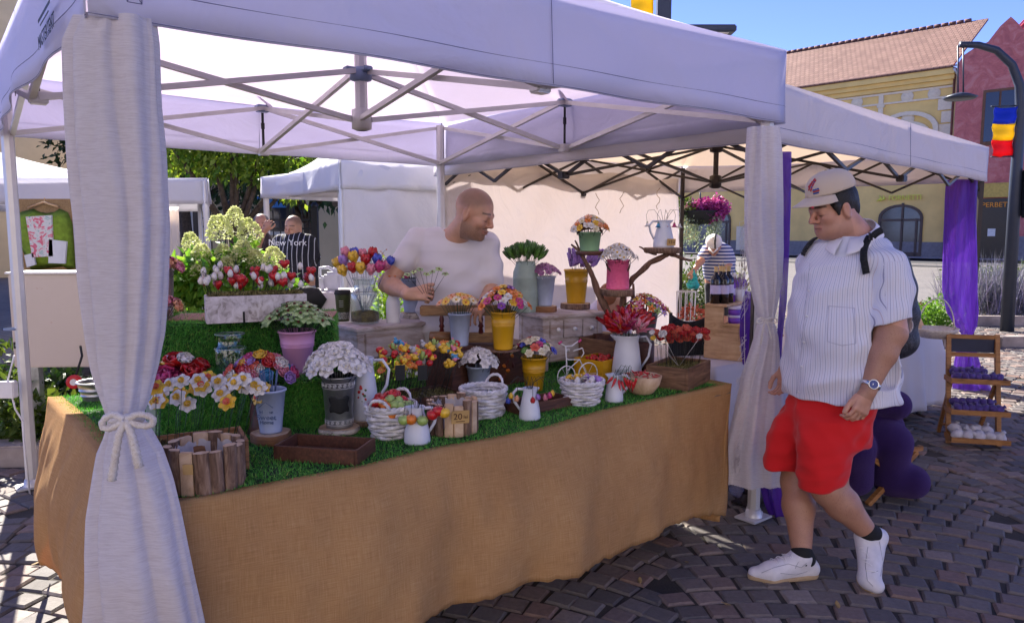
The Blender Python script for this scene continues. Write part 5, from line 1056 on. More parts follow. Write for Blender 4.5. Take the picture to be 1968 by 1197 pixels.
# white bicycle stand
p = base_at(1095, 742, S0, .0); t = empty('bicycle_ornament', p, .5, 'small white wire bicycle ornament with red grips', 'ornament')
s_ = m2(1, p); P_ = lambda x, y, d=0: (x*s_, d, y*s_)
b = MB(); b.tube([P_(-6, 0), P_(-8, 50), P_(-10, 78)], .0035, 6); b.tube([P_(-8, 55), P_(-4, 52), P_(22, 50), P_(45, 8)], .003, 6); b.tube([P_(-8, 30), P_(22, 50)], .003, 6); b.tube([P_(-22, 85), P_(-10, 78), P_(5, 78), P_(18, 86)], .003, 6); b.tube([P_(8, 68), P_(28, 72), P_(32, 62), P_(26, 54)], .003, 6); b.build('frame', M_pw, t)
for x, r in ((-8, 20), (42, 22)): b = MB(); b.tube([P_(x+r*math.cos(a), 20+r*math.sin(a)) for a in [i*2*math.pi/28 for i in range(29)]], .003, 6); [b.tube([P_(x, 20), P_(x+r*math.cos(a), 20+r*math.sin(a))], .001, 4) for a in (0, 1.05, 2.1, 3.14, 4.2, 5.2)]; b.build('wheel', M_pw, t)
for x in (-24, 20): b = MB(); b.tube([P_(x-2, 84), P_(x+5, 88)], .006, 7); b.build('grip', CL['magenta'], t)
bs, p, rt, h = wicker(1118, 782, S0, 84, 60, 46, 'white wicker basket of egg shaped yellow and white flowers by the bicycle', handles=0, rz=.3)
for i in range(14): a = i*2.4; r = math.sqrt((i+.3)/14); c_ = ('white', 'yellow', 'white', 'lilac', 'yellow')[i % 5]; o = obj('clay_crocus', H('bud' if i % 2 else 'blossom', c_, 'yellow', .042), None, p+Vector((rt*.8*r*math.cos(a), rt*.8*r*math.sin(a), h+.012-.01*r)), (random.uniform(-.5, .5), random.uniform(-.5, .5), a)); tag(o, f'{c_} clay crocus lying in the wicker basket by the bicycle', 'clay flower', f'{c_} crocuses in the wicker basket')
# yellow crate with berries
near = g0(1158, 736); yc, an3, wA, wB = openbox('yellow_crate', near, g0(1209, 722), g0(1103, 727), m2(42, near), M_yelb, 'mustard yellow crate with an oval market label and red berries', th=.008)
q = MB(); hC = m2(42, near); P = [(-.045, -.03), (.045, -.03), (.045, .012), (.03, .03), (0, .036), (-.03, .03), (-.045, .012)]; q.add([(wA/2+x*.95, -.004, hC*.55+z) for x, z in P]+[(wA/2+x*.95, -.001, hC*.55+z) for x, z in P], [tuple(range(7)), tuple(range(13, 6, -1))]+[(i, i+7, (i+1) % 7+7, (i+1) % 7) for i in range(7)]); lb_ = q.build('paper_label', mat('label_paper', (.5, .58, .5), .7), yc)
text('FLOWER MARKET', .0125, mat('label_ink', (.03, .06, .05), .7, var=0), lb_, (wA/2, -.0055, hC*.55+.014), (R(90), 0, 0), .0004)
for k, ln_ in enumerate((.06, .05, .06)): q = MB(); q.box((wA/2, -.005, hC*.55+.001-.008*k), (ln_, .001, .0018)); q.build('label_line', _mats['label_ink'], lb_)
for i in range(46):
    x, y = random.uniform(.02, wA-.02), random.uniform(.02, wB-.02); v = near+Matrix.Rotation(an3, 3, 'Z') @ Vector((x, y, hC*.82+.012*random.random()+.012*math.sin(math.pi*x/wA)*math.sin(math.pi*y/wB))); o = obj('clay_berry', H('apple', 'red', 'leaf', .018), None, v, (random.uniform(-1, 1), random.uniform(-1, 1), 0)); tag(o, 'small red clay berry heaped in the yellow crate', 'clay berry', 'red berries in the yellow crate')
q = MB(); q.box((wA/2, wB/2, hC*.76), (wA-.02, wB-.02, .004)); q.build('filling', M_moss, yc)
# chili jug and bowl
jg, p, rt, h = jug(1180, 775, S0, 36, 24, 54, 'small white enamel jug holding the bunch of red chilies', side=1)
for i in range(9):
    top = p+Vector((-.0+.013*i-.012, -.035-.004*(i % 3), h*.93-.006*(i % 4))); t = empty('chili_pick', p+Vector((0, 0, h*.8)), 0, 'red clay chili pepper hanging from the small jug rim', 'clay chili', 'chilies hanging from the jug'); o = obj('chili', H('chili', 'red', 'leaf', .045), t, top-t.location, (.15, .5-.12*i+.3, i)); v = top-t.location; b = MB(); b.tube([(0, 0, 0), (v.x*.5+.01, v.y*.5, .05), (v.x, v.y, v.z)], .0009, 5); b.build('stem', M_stem, t)
for k in range(3): b = MB(); b.tube([(.02*k, 0, h*.9), (.03+.02*k, 0, h+.04), (.055+.01*k, 0, h+.03), (.05+.01*k, -.01, h-.0)], .0012, 5); b.build('wire_loop', M_stem, jg)
p = base_at(1233, 760, S0, .04); t = empty('wooden_bowl', p, 0, 'round turned wooden bowl of small red chilies', 'bowl'); r = m2(76, p)/2; h = m2(36, p)
b = MB(); b.lathe([(0, .002), (r*.45, 0), (r*.62, h*.12), (r*.9, h*.55), (r, h), (r*.96, h+.002), (r*.84, h*.6), (r*.5, h*.25), (0, h*.22)], 40); b.build('body', M_cutw, t)
for i in range(26): a = i*2.4; q_ = math.sqrt(i/26)*r*.75; o = obj('clay_chili', H('chili', 'red', 'leaf', .026), None, p+Vector((q_*math.cos(a), q_*math.sin(a), h*.85+.012*(1-i/26)+.012)), (R(90)+random.uniform(-.5, .5), 0, a*1.7)); tag(o, 'small red clay chili lying in the wooden bowl', 'clay chili', 'chilies in the wooden bowl')
# crate with red roses on the right
near = g0(1322, 753); hR = m2(44, near); rc_, an4, wA, wB = openbox('wooden_crate', near, g0(1360, 731), g0(1243, 742), hR, M_crate, 'weathered wooden crate of moss and red roses at the right end', fill=M_mosst, fillz=.8, th=.014)
rh = [(H('rose', 'red', 'red', .048), 'red'), (H('rose', 'coral', 'red', .045), 'coral red')]
for i in range(30):
    r = math.sqrt((i+.5)/30); a = i*2.4; px, py = 1308+54*r*math.cos(a), 645+14*r*math.sin(a); base = near+Matrix.Rotation(an4, 3, 'Z') @ Vector((wA*(.5+.35*r*math.cos(a)), wB*(.5-.35*r*math.cos(a)), hR*.8)); top = D(px, py, base.y+.05*math.sin(a)-.02); hm, cw = rh[i % 2]; pick('rose_pick', hm, base, top, (.3*math.cos(a), -.5, .85), f'{cw} clay rose standing over the weathered crate', f'{cw} roses over the crate', M_stemb)
for px, py, c_, s_ in ((1256, 651, 'yellow', .03), (1254, 640, 'white', .03), (1275, 644, 'white', .045), (1345, 648, 'white', .035)): top = D(px, py, near.y+.05); pick('poppy_pick', H('poppy', c_, 'yellow', s_), near+Matrix.Rotation(an4, 3, 'Z') @ Vector((wA*.5, wB*.5, hR*.8)), top, (-.4, -.6, .6), f'{c_} clay poppy among the red roses over the weathered crate', 'clay flower', M_pw)
# big brown boxes behind, with lily jug in front
A = g0(1180, 722); B = g0(1243, 706); openbox('wooden_crate', A, B, A+EV_*.25, m2(66, A)*1.0, M_crate, 'dark wooden crate standing behind the tall lily jug', th=.012)
jg, p, rt, h = jug(1205, 735, S0, 58, 44, 92, 'tall white enamel pitcher of red lilies with curved handle', side=1, pos=base_at(1204, 738, S0, .05), spout=True)
lh = [(H('lily', 'red', 'yellow', .085), 'red'), (H('lily', 'magenta', 'pink', .085), 'crimson'), (H('lily', 'pink', 'white', .08), 'pink'), (H('calla', 'red', 'yellow', .065), 'deep red')]
bouquet('lily_pick', p+Vector((0, 0, h)), .07, .01, .045, 18, lambda i: lh[(i*3) % 4], 'lilies in the tall pitcher', 'in the tall white pitcher', tilt=38, noun='lily')
# ------------------------------------------------ left white cabinet
def cabinet(label, top_near, top_right, top_left, body_h, leg_h, drawers, z):
    an, w1, w2 = orient(top_near, top_right, top_left); t = empty('small_cabinet', (top_near.x, top_near.y, S0), an, label, 'cabinet'); H_ = z-S0; z0 = H_-body_h
    b = MB(); b.box((w1/2, w2/2, H_-.009), (w1, w2, .018), bev=.004); b.build('top_board', M_chest, t)
    i = .022; b = MB(); b.box((w1/2, w2/2, z0+(body_h-.018)/2), (w1-2*i, w2-2*i, body_h-.0185)); b.build('carcass', M_chest, t)
    for x in (i+.012, w1-i-.012):
        for y in (i+.012, w2-i-.012): b = MB(); b.box((x, y, (H_-.019)/2), (.036, .036, H_-.019), bev=.003); b.build('leg', M_chest, t)
    for (x0, x1, y0, y1) in drawers:
        W = w1-2*i-.07; xa, xb = i+.035+W*x0, i+.035+W*x1; za, zb_ = z0+(body_h-.03)*y0+.006, z0+(body_h-.03)*y1; b = MB(); b.box(((xa+xb)/2, i-.004, (za+zb_)/2), (xb-xa-.006, .016, zb_-za-.006), bev=.003); d = b.build('drawer', M_chest, t)
        b = MB(); b.lathe([(.004, 0), (.005, .008), (.012, .014), (.011, .022), (0, .025)], 16, M=Matrix.Translation(((xa+xb)/2, i-.012, (za+zb_)/2)) @ Matrix.Rotation(R(90), 4, 'X')); b.build('knob', M_pw, d)
    return t
cn = G(684, 742, S0); zc1 = D(684, 632, cn.y).z; q1, q2, q3 = D(684, 632, cn.y), G(836, 615, zc1), G(640, 619, zc1)
f3 = lambda v: Vector((v.x, v.y, S0)); cabinet('distressed white cabinet with one wide drawer, left of the chair', f3(q1), f3(q2), f3(q1)+(f3(q3)-f3(q1)).normalized()*.27, .165, .1, [(0, 1, 0, 1)], zc1)
cn = G(1042, 716, S0); zc2 = D(1042, 607, cn.y).z; q1, q2, q3 = D(1042, 607, cn.y), G(1160, 598, zc2), G(988, 594, zc2)
cabinet('distressed white cabinet with small square drawers at the right', f3(q1), f3(q2), f3(q1)+(f3(q3)-f3(q1)).normalized()*.3, .26, .03, [(0, .28, .52, 1), (.28, .68, .52, 1), (.68, 1, .52, 1), (0, .68, 0, .5), (.68, 1, 0, .5)], zc2)
# on the left cabinet
def cup(px, pyb, z, wt, wb, hpx, label):
    p0 = G(px, pyb, z); rt, rb, h = m2(wt, p0)/2, m2(wb, p0)/2, m2(hpx, p0); t = empty('coffee_cup', base_at(px, pyb, z, rb), 0, label, 'cup')
    b = MB(); b.lathe([(0, .003), (rb, 0), (rb+(rt-rb)*.88, h*.88)], 32); b.build('cup', mat('olive_paper', (.05, .065, .02), .5, var=.1), t)
    b = MB(); b.lathe([(rb*1.02, h*.06), (rb+(rt-rb)*.3+.0008, h*.3)], 32); b.build('sleeve_print', mat('cup_print', (.3, .3, .26), .6, fn=None, var=.5, vs=160), t)
    b = MB(); b.lathe([(rt*1.0, h*.86), (rt*1.06, h*.88), (rt*1.04, h*.93), (rt*.98, h*.94), (rt*.95, h), (rt*.88, h*.99), (0, h*.97)], 32); b.build('lid', M_chalk, t)
    for k in range(4): b = MB(); rr_ = rb+(rt-rb)*(.62-.05*k)+.001; b.grid(lambda u, v: (rr_*math.cos(-1.9+u*.6), rr_*math.sin(-1.9+u*.6), h*(.66-.06*k)+v*.0015), 5, 1); b.build('print_line', M_pw, t)
cup(660, 618, zc1, 31, 23, 60, 'dark green paper coffee cup with black lid on the left cabinet')
gj, p, rt, h = glassjar(702, 624, zc1, 56, 48, 88, 'glass jar with moss holding the tulips on the left cabinet', neck=.7, fill=M_moss)
tc = [('yellow', 'yellow'), ('red', 'red'), ('pink', 'pink'), ('lilac', 'lilac'), ('blue', 'dark blue'), ('magenta', 'crimson')]
for i, (px, py, k) in enumerate(((663, 522, 0), (680, 516, 1), (694, 518, 0), (712, 520, 2), (727, 515, 5), (665, 502, 3), (682, 497, 0), (703, 502, 1), (722, 500, 4), (668, 486, 2), (698, 490, 2), (684, 490, 4), (745, 503, 4), (738, 512, 2), (715, 488, 1), (655, 508, 0))):
    top = D(px, py+8, p.y-.045+.03*(i // 5)); c_, w_ = tc[k]; pick('tulip_pick', H('tulip', c_, c_, .05), p+Vector((random.uniform(-.02, .02), random.uniform(-.02, .02), .03)), top, ((px-700)*.012, -.1, 1), f'{w_} clay tulip in the moss filled glass jar', f'{w_} tulips in the glass jar', M_inkb)
for px, py in ((703, 478), (737, 478)):
    top = D(px, py+6, p.y+.04); t = empty('blossom_twig', p+Vector((0, 0, .04)), 0, ('left' if px < 720 else 'right')+' fine pink blossom twig rising above the tulips', 'twig'); v = top-t.location; b = MB(); b.tube([(0, 0, 0), v*.6+Vector((.004, 0, 0)), v], .001, 5)
    for i in range(12): a = i*2.4; q_ = v*(1-i*.03); b.tube([q_, q_+Vector((.016*math.cos(a), .01*math.sin(a), .012))], .0006, 4)
    b.build('stem', M_stem, t); b = MB()
    for i in range(12): a = i*2.4; q_ = v*(1-i*.03)+Vector((.016*math.cos(a), .01*math.sin(a), .012)); ball(b, q_, .004, 0, 5)
    b.build('blossoms', CL['peach'], t)
p = base_at(756, 621, zc1, .025); t = empty('bottle_vase', p, 0, 'slim matt white bottle vase between the tulip jar and bucket', 'vase'); h = m2(68, p); r = m2(27, p)/2; b = MB(); b.lathe([(0, 0), (r*.95, 0), (r, .006), (r, h*.55), (r*.85, h*.68), (r*.42, h*.84), (r*.36, h*.97), (r*.42, h), (r*.3, h), (0, h*.9)], 28); b.build('body', M_pw, t)
b = MB(); b.tube([(0, 0, h*.9), (-.01, 0, h+.03), (-.016, 0, h+.055)], .0009, 4); b.tube([(0, 0, h*.9), (.004, 0, h+.04), (.012, 0, h+.055)], .0009, 4); b.build('twig', M_stem, t); b = MB(); ball(b, (-.017, 0, h+.058), .007, 0, 5, .5); ball(b, (.014, 0, h+.058), .007, 0, 5, .5); b.build('dried_flower', CL['orange'], t)
_, q = slice_(794, 613, zc1, 50, .03, 'birch slice with white bark under the blue bucket on the left cabinet', M_birch)
bk, p, rt, h = bucket('metal_bucket', 0, 0, 0, 42, 35, 62, M_blueb, 'pale blue bucket of bright daisies on the birch slice', pos=q, ridges=())
md = [(H('daisy', c_, y_, .036), w_) for c_, y_, w_ in (('pink', 'yellow', 'pink'), ('peach', 'yellow', 'peach'), ('orange', 'yellow', 'orange'), ('lilac', 'yellow', 'lilac'), ('magenta', 'pink', 'crimson'), ('sky', 'yellow', 'turquoise'), ('lime', 'yellow', 'lime green'), ('blue', 'white', 'blue'))]
bouquet('daisy_pick', p+Vector((0, 0, h)), .098, .025, .08, 34, lambda i: md[(i*5) % 8], 'daisies in the bucket on birch', 'in the blue bucket on birch', noun='daisy', tilt=60, ry=.085)
# ================================================= middle and right part
# blue bucket with peach daisies on a tall block
def block(p, r, z0, z1, label, m=None): b = MB(); b.lathe([(0, 0), (r, 0), (r*1.02, (z1-z0)/2), (r, z1-z0), (0, z1-z0)], 28, fn=lambda a, i: 1+.04*math.sin(a*3)); return tag(b.build('wood_block', m or M_dkwood, None, (p.x, p.y, z0)), label, 'wood block')
pp = D(884, 664, 3.52); block(pp, .06, S0, pp.z, 'dark round block hidden under the blue bucket of peach daisies')
bk, p, rt, h = bucket('metal_bucket', 0, 0, 0, 42, 32, 60, M_blueb, 'pale blue bucket of peach daisies in front of the chair', pos=pp, ridges=(), handle=None)
ph = [(H('daisy', 'cream', 'yellow', .042), 'cream'), (H('daisy', 'peach', 'orange', .042), 'peach'), (H('daisy', 'yellow', 'orange', .042), 'yellow')]
bouquet('daisy_pick', p+Vector((0, 0, h)), .1, .06, .1, 22, ph, 'daisies by the chair', 'in the blue bucket in front of the chair', noun='daisy', tilt=45, ry=.08)
pp = D(967, 672, 3.45); block(pp+Vector((0, .02, 0)), .085, S_B+.001, pp.z-.001, 'split log block under the large mustard bucket', M_barkl)
bk, p, rt, h = bucket('metal_bucket', 0, 0, 0, 48, 36, 70, M_yelb, 'large mustard yellow bucket of mixed lilies beside the chair', pos=pp+Vector((0, .02, 0)), ridges=(.66, .7, .74))
yl_ = [(H('blossom', c_, y_, .042), w_) for c_, y_, w_ in (('yellow', 'orange', 'yellow'), ('orange', 'yellow', 'orange'), ('purple', 'yellow', 'purple'), ('white', 'yellow', 'white'), ('orange', 'red', 'orange'), ('magenta', 'yellow', 'crimson'), ('yellow', 'orange', 'yellow'))]
bouquet('lily_pick', p+Vector((0, 0, h)), .118, .035, .125, 48, lambda i: yl_[(i*3+i//5) % 7], 'lilies in the large mustard bucket', 'in the large mustard bucket', noun='lily', tilt=58)
# chair behind (bench back)
M_chairw = mat('varnished_wood', rough=.35, fn=m_grain((.12, .05, .02), (.24, .12, .045), (.34, .19, .08), (8, 60, 60))); M_redw = mat('dark_red_wood', (.1, .015, .012), .35)
yc = 3.66; t = empty('wooden_chair', (D(975, 620, yc).x, yc, 0), .04, 'varnished wooden chair back with red turned spindles behind the buckets', 'chair'); X = lambda px: D(px, 600, yc).x-t.location.x; Z = lambda py: D(900, py, yc).z
b = MB(); b.box(((X(808)+X(983))/2, 0, Z(596)), (X(983)-X(808), .035, Z(586)-Z(606)), bev=.006); b.build('top_rail', M_chairw, t)
b = MB(); b.box(((X(840)+X(980))/2, 0, Z(648)), (X(980)-X(840), .03, .05), bev=.006); b.build('lower_rail', M_chairw, t)
for px, m in ((849, M_redw), (924, M_redw)): b = MB(); z0, z1 = Z(648), Z(606); b.lathe([(.008, z0), (.014, z0+.02), (.009, z0+.05), (.015, (z0+z1)/2), (.009, z1-.04), (.013, z1-.02), (.008, z1)], 12, c=(X(px), 0, 0)); b.build('spindle', m, t)
b = MB(); b.box((X(941), .0, (Z(600)+Z(650))/2), (.05, .012, Z(600)-Z(650))); b.build('splat', M_pine, t)
b = MB(); b.tube([(X(828), -.03, Z(645)), (X(866), -.05, Z(645))], .028, 12); b.build('arm_rest', M_chairw, t)
for x in (X(835), X(975)): b = MB(); b.box((x, .0, Z(650)/2), (.045, .045, Z(648))); b.build('leg', M_chairw, t)
b = MB(); b.box(((X(835)+X(975))/2, .25, .5), (X(975)-X(835), .45, .04), bev=.01); b.build('seat', M_chairw, t)
# on the right cabinet
p = base_at(1010, 600, zc2, .04); t = empty('milk_can', p, 0, 'grey green metal milk can with leaf picks on the right cabinet', 'milk can'); r = m2(48, p)/2; h = m2(96, p); b = MB(); b.lathe([(0, 0), (r*.95, 0), (r, .006), (r, h*.3), (r*1.02, h*.32), (r, h*.34), (r, h*.66), (r*1.02, h*.68), (r, h*.7), (r*.98, h*.8), (r*.78, h*.93), (r*.76, h), (r*.7, h), (r*.68, h*.9), (0, h*.88)], 36); b.build('body', M_sage, t)
b = MB(); b.tube([(r*.8, -.01, h*.9), (r*1.15, -.01, h*.88), (r*1.15, -.01, h*.7), (r, -.01, h*.65)], .004, 6); b.build('handle', M_sage, t)
bouquet('leaf_pick', p+Vector((0, 0, h)), .085, .01, .045, 34, [(H('leafbud', 'leaf', 'leaf', .055), 'dark green'), (H('leafbud', 'green', 'leaf', .055), 'fresh green')], 'leaf picks in the milk can', 'in the grey green milk can', noun='leaf bud', tilt=42)
_, q = slice_(1047, 601, zc2, 48, .032, 'pale wood slice under the white bucket on the right cabinet', M_orange)
bk, p, rt, h = bucket('metal_bucket', 0, 0, 0, 40, 27, 54, M_blueb, 'white blue bucket of mauve daisies on the right cabinet', pos=q, ridges=(), rim=True)
bouquet('daisy_pick', p+Vector((0, 0, h)), .088, .025, .075, 26, [(H('blossom', 'mauve', 'lilac', .038), 'mauve'), (H('blossom', 'mauve', 'purple', .038), 'mauve')], 'blossoms in the white bucket', 'in the white blue bucket on the right cabinet', noun='blossom', tilt=50, stem=M_pw, sr=.0013)
_, q = slice_(1107, 596, zc2, 58, .032, 'wood slice with rough bark under the mustard lavender bucket', M_barkl)
bk, p, rt, h = bucket('metal_bucket', 0, 0, 0, 46, 35, 62, M_yelb, 'mustard yellow bucket holding lavender on the right cabinet', pos=q, ridges=(.66, .7))
lv = H('lavender', 'lilac', 'lilac', .075)
for i in range(18): px = 1122+22*math.sin(i*1.7)+4*math.cos(i*5); top = D(px, 505+6*math.cos(i*2.3), p.y-.03+.02*(i % 4)); pick('lavender_pick', lv, p+Vector((0, 0, h*.7)), top, ((px-1112)*.02, 0, 1), 'purple clay lavender spike bunched in the mustard bucket', 'lavender spikes bunched in the mustard bucket', M_stem)
top = D(1096, 497, p.y); pick('lavender_pick', H('lavender', 'lilac', 'lilac', .06), p+Vector((-.01, 0, h*.7)), top, (-.1, 0, 1), 'single lavender spike standing apart at the left of the bunch', None, M_stemb)
p = base_at(1012, 598, zc2, .012); p = G(1013, 599, zc2); t = empty('cat_figurine', p, 0, 'tiny white cat figurine at the corner of the right cabinet', 'figurine'); b = MB(); b.lathe([(0, 0), (.013, 0), (.015, .012), (.009, .028), (.0, .03)], 14); ball(b, (0, 0, .036), .011, 0, 8)
for s in (-1, 1): b.tube([(s*.006, 0, .043), (s*.008, 0, .052)], [.004, .0005], 5)
b.build('body', M_pw, t)
# branch stand
M_branch = mat('branch_bark', rough=.8, fn=m_grain((.06, .03, .02), (.14, .075, .05), (.22, .13, .09), (40, 40, 8), bumpy=1))
yb = 3.98; B_ = lambda x, y, d=0: D(x, y, yb+d); o0 = B_(1190, 705); o0.z = S0; t = empty('branch_stand', o0, 0, 'forked natural tree branch carrying slices with flower pots', 'branch stand')
def limb(name, pts, rad):
    P = []; n = len(pts)
    for i in range(n-1):
        for k in range(4): f = k/4; P.append(pts[i].lerp(pts[i+1], f)+Vector((mn.noise(Vector((i*1.3+f, 1, 3)))*.006, 0, mn.noise(Vector((i+f, 4, 1)))*.006))-o0)
    P.append(pts[-1]-o0); Rr = [rad[min(int(i/4), len(rad)-1)]*(1-(i/4-int(i/4)))+rad[min(int(i/4)+1, len(rad)-1)]*(i/4-int(i/4)) for i in range(len(P))]; b = MB(); b.tube(P, [r*.78*(1+.12*math.sin(i*2.1)) for i, r in enumerate(Rr)], 10); b.build(name, M_branch, t)
limb('branch', [B_(1190, 706), B_(1186, 650), B_(1168, 600), B_(1148, 558), B_(1130, 512), B_(1112, 480), B_(1098, 470, .02)], [.03, .026, .026, .024, .016, .011, .007])
limb('branch', [B_(1192, 706, .02), B_(1196, 640, .02), B_(1194, 600, .02), B_(1200, 560, .02), B_(1216, 535, .0), B_(1250, 505), B_(1285, 487), B_(1312, 497), B_(1331, 501)], [.028, .024, .022, .02, .019, .02, .018, .012, .006])
limb('branch', [B_(1262, 488), B_(1240, 482), B_(1228, 474)], [.012, .008, .004]); limb('branch', [B_(1278, 492), B_(1292, 484), B_(1300, 480)], [.013, .012, .01]); limb('branch', [B_(1128, 508), B_(1112, 478, .05), B_(1105, 462, .06)], [.012, .008, .005])
limb('branch', [B_(1210, 560), B_(1218, 575, -.02), B_(1217, 545, -.02)], [.01, .009, .008])
def slice_at(px, py, y, wpx, h, label, m=M_barkl):
    p = D(px, py, y); r = m2(wpx, p)/2; tt = empty('wood_slice', p-Vector((0, 0, h)), 0, label, 'wood slice'); f = lambda a, i: 1+.05*math.sin(a*3)+.03*math.sin(a*7)
    b = MB(); b.lathe([(r*.9, 0), (r, h*.2), (r*1.02, h*.85), (r*.97, h)], 40, fn=f); b.build('bark', m, tt); b = MB(); b.lathe([(0, h+.001), (r*.5, h+.001), (r*.968, h+.0005)], 40, fn=f); b.build('cut_face', M_cutw, tt); b = MB(); b.lathe([(r*.9, 0), (0, 0)], 40, fn=f); b.build('under_face', M_cutw, tt); return p+Vector((0, 0, .001)), r
q, r_ = slice_at(1187, 556, yb-.02, 64, .035, 'rough slice under the hot pink bucket on the branch stand')
bk, p, rt, h = bucket('pink_bucket', 0, 0, 0, 42, 44, 54, M_hot, 'hot pink dimpled bucket with leather handle on the branch stand', pos=q, ridges=(), handle=.75, fill=M_chalk)
def dimple(t):
    t.b.inputs['Base Color'].default_value = (.78, .13, .28, 1); v = t.new('ShaderNodeTexVoronoi'); v.inputs['Scale'].default_value = 75; t.ln(t.coord('Object'), v.inputs['Vector']); t.bump(v.outputs['Distance'], .7, .004)
bk.children[0].data.materials[0] = mat('dimpled_pink', rough=.4, fn=dimple)
bouquet('blossom_pick', p+Vector((0, 0, h)), .098, .02, .09, 40, [(H('daisy', 'white', 'yellow', .036), 'white'), (H('blossom', 'white', 'yellow', .036), 'white')], 'blossoms in the hot pink bucket', 'in the hot pink bucket on the branch', noun='blossom', tilt=70, stem=M_stemb)
q, r_ = slice_at(1133, 483, yb, 50, .02, 'thin slice under the green pot at the top of the branch stand', M_dkwood)
bk, p, rt, h = bucket('green_pot', 0, 0, 0, 44, 36, 34, M_greenp, 'green pot with leather strap at the top of the branch stand', pos=q, ridges=(), handle=-.35, fill=M_chalk)
bouquet('blossom_pick', p+Vector((0, 0, h)), .098, .02, .095, 40, [(H('blossom', c_, 'yellow', .038), w_) for c_, w_ in (('white', 'white'), ('peach', 'peach'), ('cream', 'cream'), ('orange', 'orange'), ('white', 'white'), ('yellow', 'yellow'))], 'blossoms in the green pot', 'in the green pot on the branch', noun='blossom', tilt=70, stem=M_stemb)
q, r_ = slice_at(1275, 476, yb, 70, .03, 'bark slice under the jug of bellflowers on the branch stand')
jg, p, rt, h = jug(0, 0, 0, 40, 24, 52, 'white enamel jug of bellflowers with a price tag on the branch', side=-1, pos=q)
b = MB(); b.box((0, 0, 0), (.05, .004, .036), bev=.005); tg = b.build('price_tag', M_tagw, jg, (.028, -rt*1.9, h*.2)); tg.rotation_euler = (.1, 0, .25); text('15', .024, M_ink, tg, (-.007, -.003, 0), (R(90), 0, 0), .0006); text('lei', .013, M_ink, tg, (.014, -.003, -.001), (R(90), 0, 0), .0006)
for i, (px, py, c_, w_) in enumerate(((1244, 432, 'white', 'white'), (1265, 433, 'sky', 'turquoise'), (1281, 432, 'pink', 'pink'), (1296, 433, 'magenta', 'crimson'), (1306, 434, 'white', 'white'))):
    top = D(px, py-4, p.y-.02); t2_ = empty('bellflower_pick', p+Vector((0, 0, h*.8)), 0, f'{w_} clay bellflower hanging over the jug on the branch', 'clay flower', f'{w_} bellflowers'); obj('flower_head', H('bell', c_, 'leaf', .04), t2_, top-t2_.location); v = top-t2_.location; b = MB(); s_ = 1 if v.x > 0 else -1
    b.tube([(0, 0, 0), (v.x*.3, 0, .05), (v.x*.6-s_*.0, v.y*.5, .085), (v.x-s_*.004, v.y, .08), (v.x+s_*.006, v.y, .055), (v.x, v.y, v.z)], .001, 5); b.build('stem', M_stemb, t2_)
# round wood stump stand, zinc bucket with colourful flowers
pp = D(1160, 640, 4.15); block(pp, .07, S0, D(1160, 640, 4.15).z, 'dark round stump with pale top right of the cabinet')
p0 = D(1240, 655, 3.95); block(p0, .05, S0, p0.z, 'hidden block under the zinc bucket of painted flowers')
bk, p, rt, h = bucket('zinc_bucket', 0, 0, 0, 46, 32, 52, M_zinc, 'plain zinc bucket of bright painted flowers behind the pitcher', pos=p0, ridges=())
cf = [(H('star', c_, y_, .045), w_) for c_, y_, w_ in (('red', 'brown', 'red'), ('yellow', 'brown', 'yellow'), ('lilac', 'yellow', 'lilac'), ('orange', 'brown', 'orange'), ('pink', 'brown', 'pink'), ('magenta', 'yellow', 'crimson'), ('lime', 'brown', 'lime green'))]
bouquet('flower_pick', p+Vector((-.005, 0, h)), .125, .01, .105, 48, lambda i: cf[(i*3) % 7], 'flowers in the plain zinc bucket', 'in the plain zinc bucket behind the pitcher', tilt=60)
# hearts trough on the tall step, brick board
tb0 = D(488, 622, 3.26); tb0.z = z2s; q = MB(); t = empty('stone_board', (tb0.x, tb0.y+.02, z2s), .15, 'pinkish board lying on the tall grass step under the trough', 'board'); wz = m2(300, tb0); q.box((0, 0, .005), (wz, .26, .008), bev=.002); q.build('board', mat('terracotta_board', (.4, .2, .16), .8, var=.1), t)
A = G(397, 623, z2s+.0095); B = G(592, 614.5, z2s+.0095); hT = m2(52, A); tr, an5, wA, wB = openbox('stone_trough', A, B, A+Vector((-math.sin(.55), math.cos(.55), 0))*.14, hT, M_trough, 'long lime washed trough of hearts and white buds on the grass step', 'planter', .014, fill=M_mosst, fillz=1.02)
q = MB(); q.box((wA*.36, -.002, .022), (.008, .004, .045)); q.build('slot', M_chalk, tr)
rr = random.Random(5)
for i in range(62):
    u = rr.random(); v_ = rr.random(); zn = ('left', 'centre left', 'centre right', 'right')[int(u*3.99)]; base = A+Matrix.Rotation(an5, 3, 'Z') @ Vector((wA*(.03+.94*u), wB*(.15+.7*v_), hT)); py = 556-8-46*rr.random()*(.4+.6*v_); px = 388+212*u+rr.uniform(-5, 5); top = D(px, py, base.y-.01)
    if i % 5 < 2: t = empty('heart_pick', base, 0, 'glossy red clay heart on a wire, '+zn+' part of the lime washed trough', 'clay heart', 'red hearts in the trough'); obj('heart', H('heart', 'red', 'red', .045), t, top-base, (.1, rr.uniform(-.15, .15), rr.uniform(-.5, .5)))
    else: t = empty('bud_pick', base, 0, 'white clay bud on a wire, '+zn+' part of the lime washed trough', 'clay bud', 'white buds in the trough'); obj('bud', H('bud', 'white', 'green', .034), t, top-base, (.1, rr.uniform(-.2, .2), 0))
    v = top-base; b = MB(); ov = v+Vector((0, 0, .03)); b.tube([(0, 0, 0), v*.7, ov, v+Vector((rr.uniform(-.02, .02), 0, .045))], .0009, 4); b.build('stem', M_stemb, t)
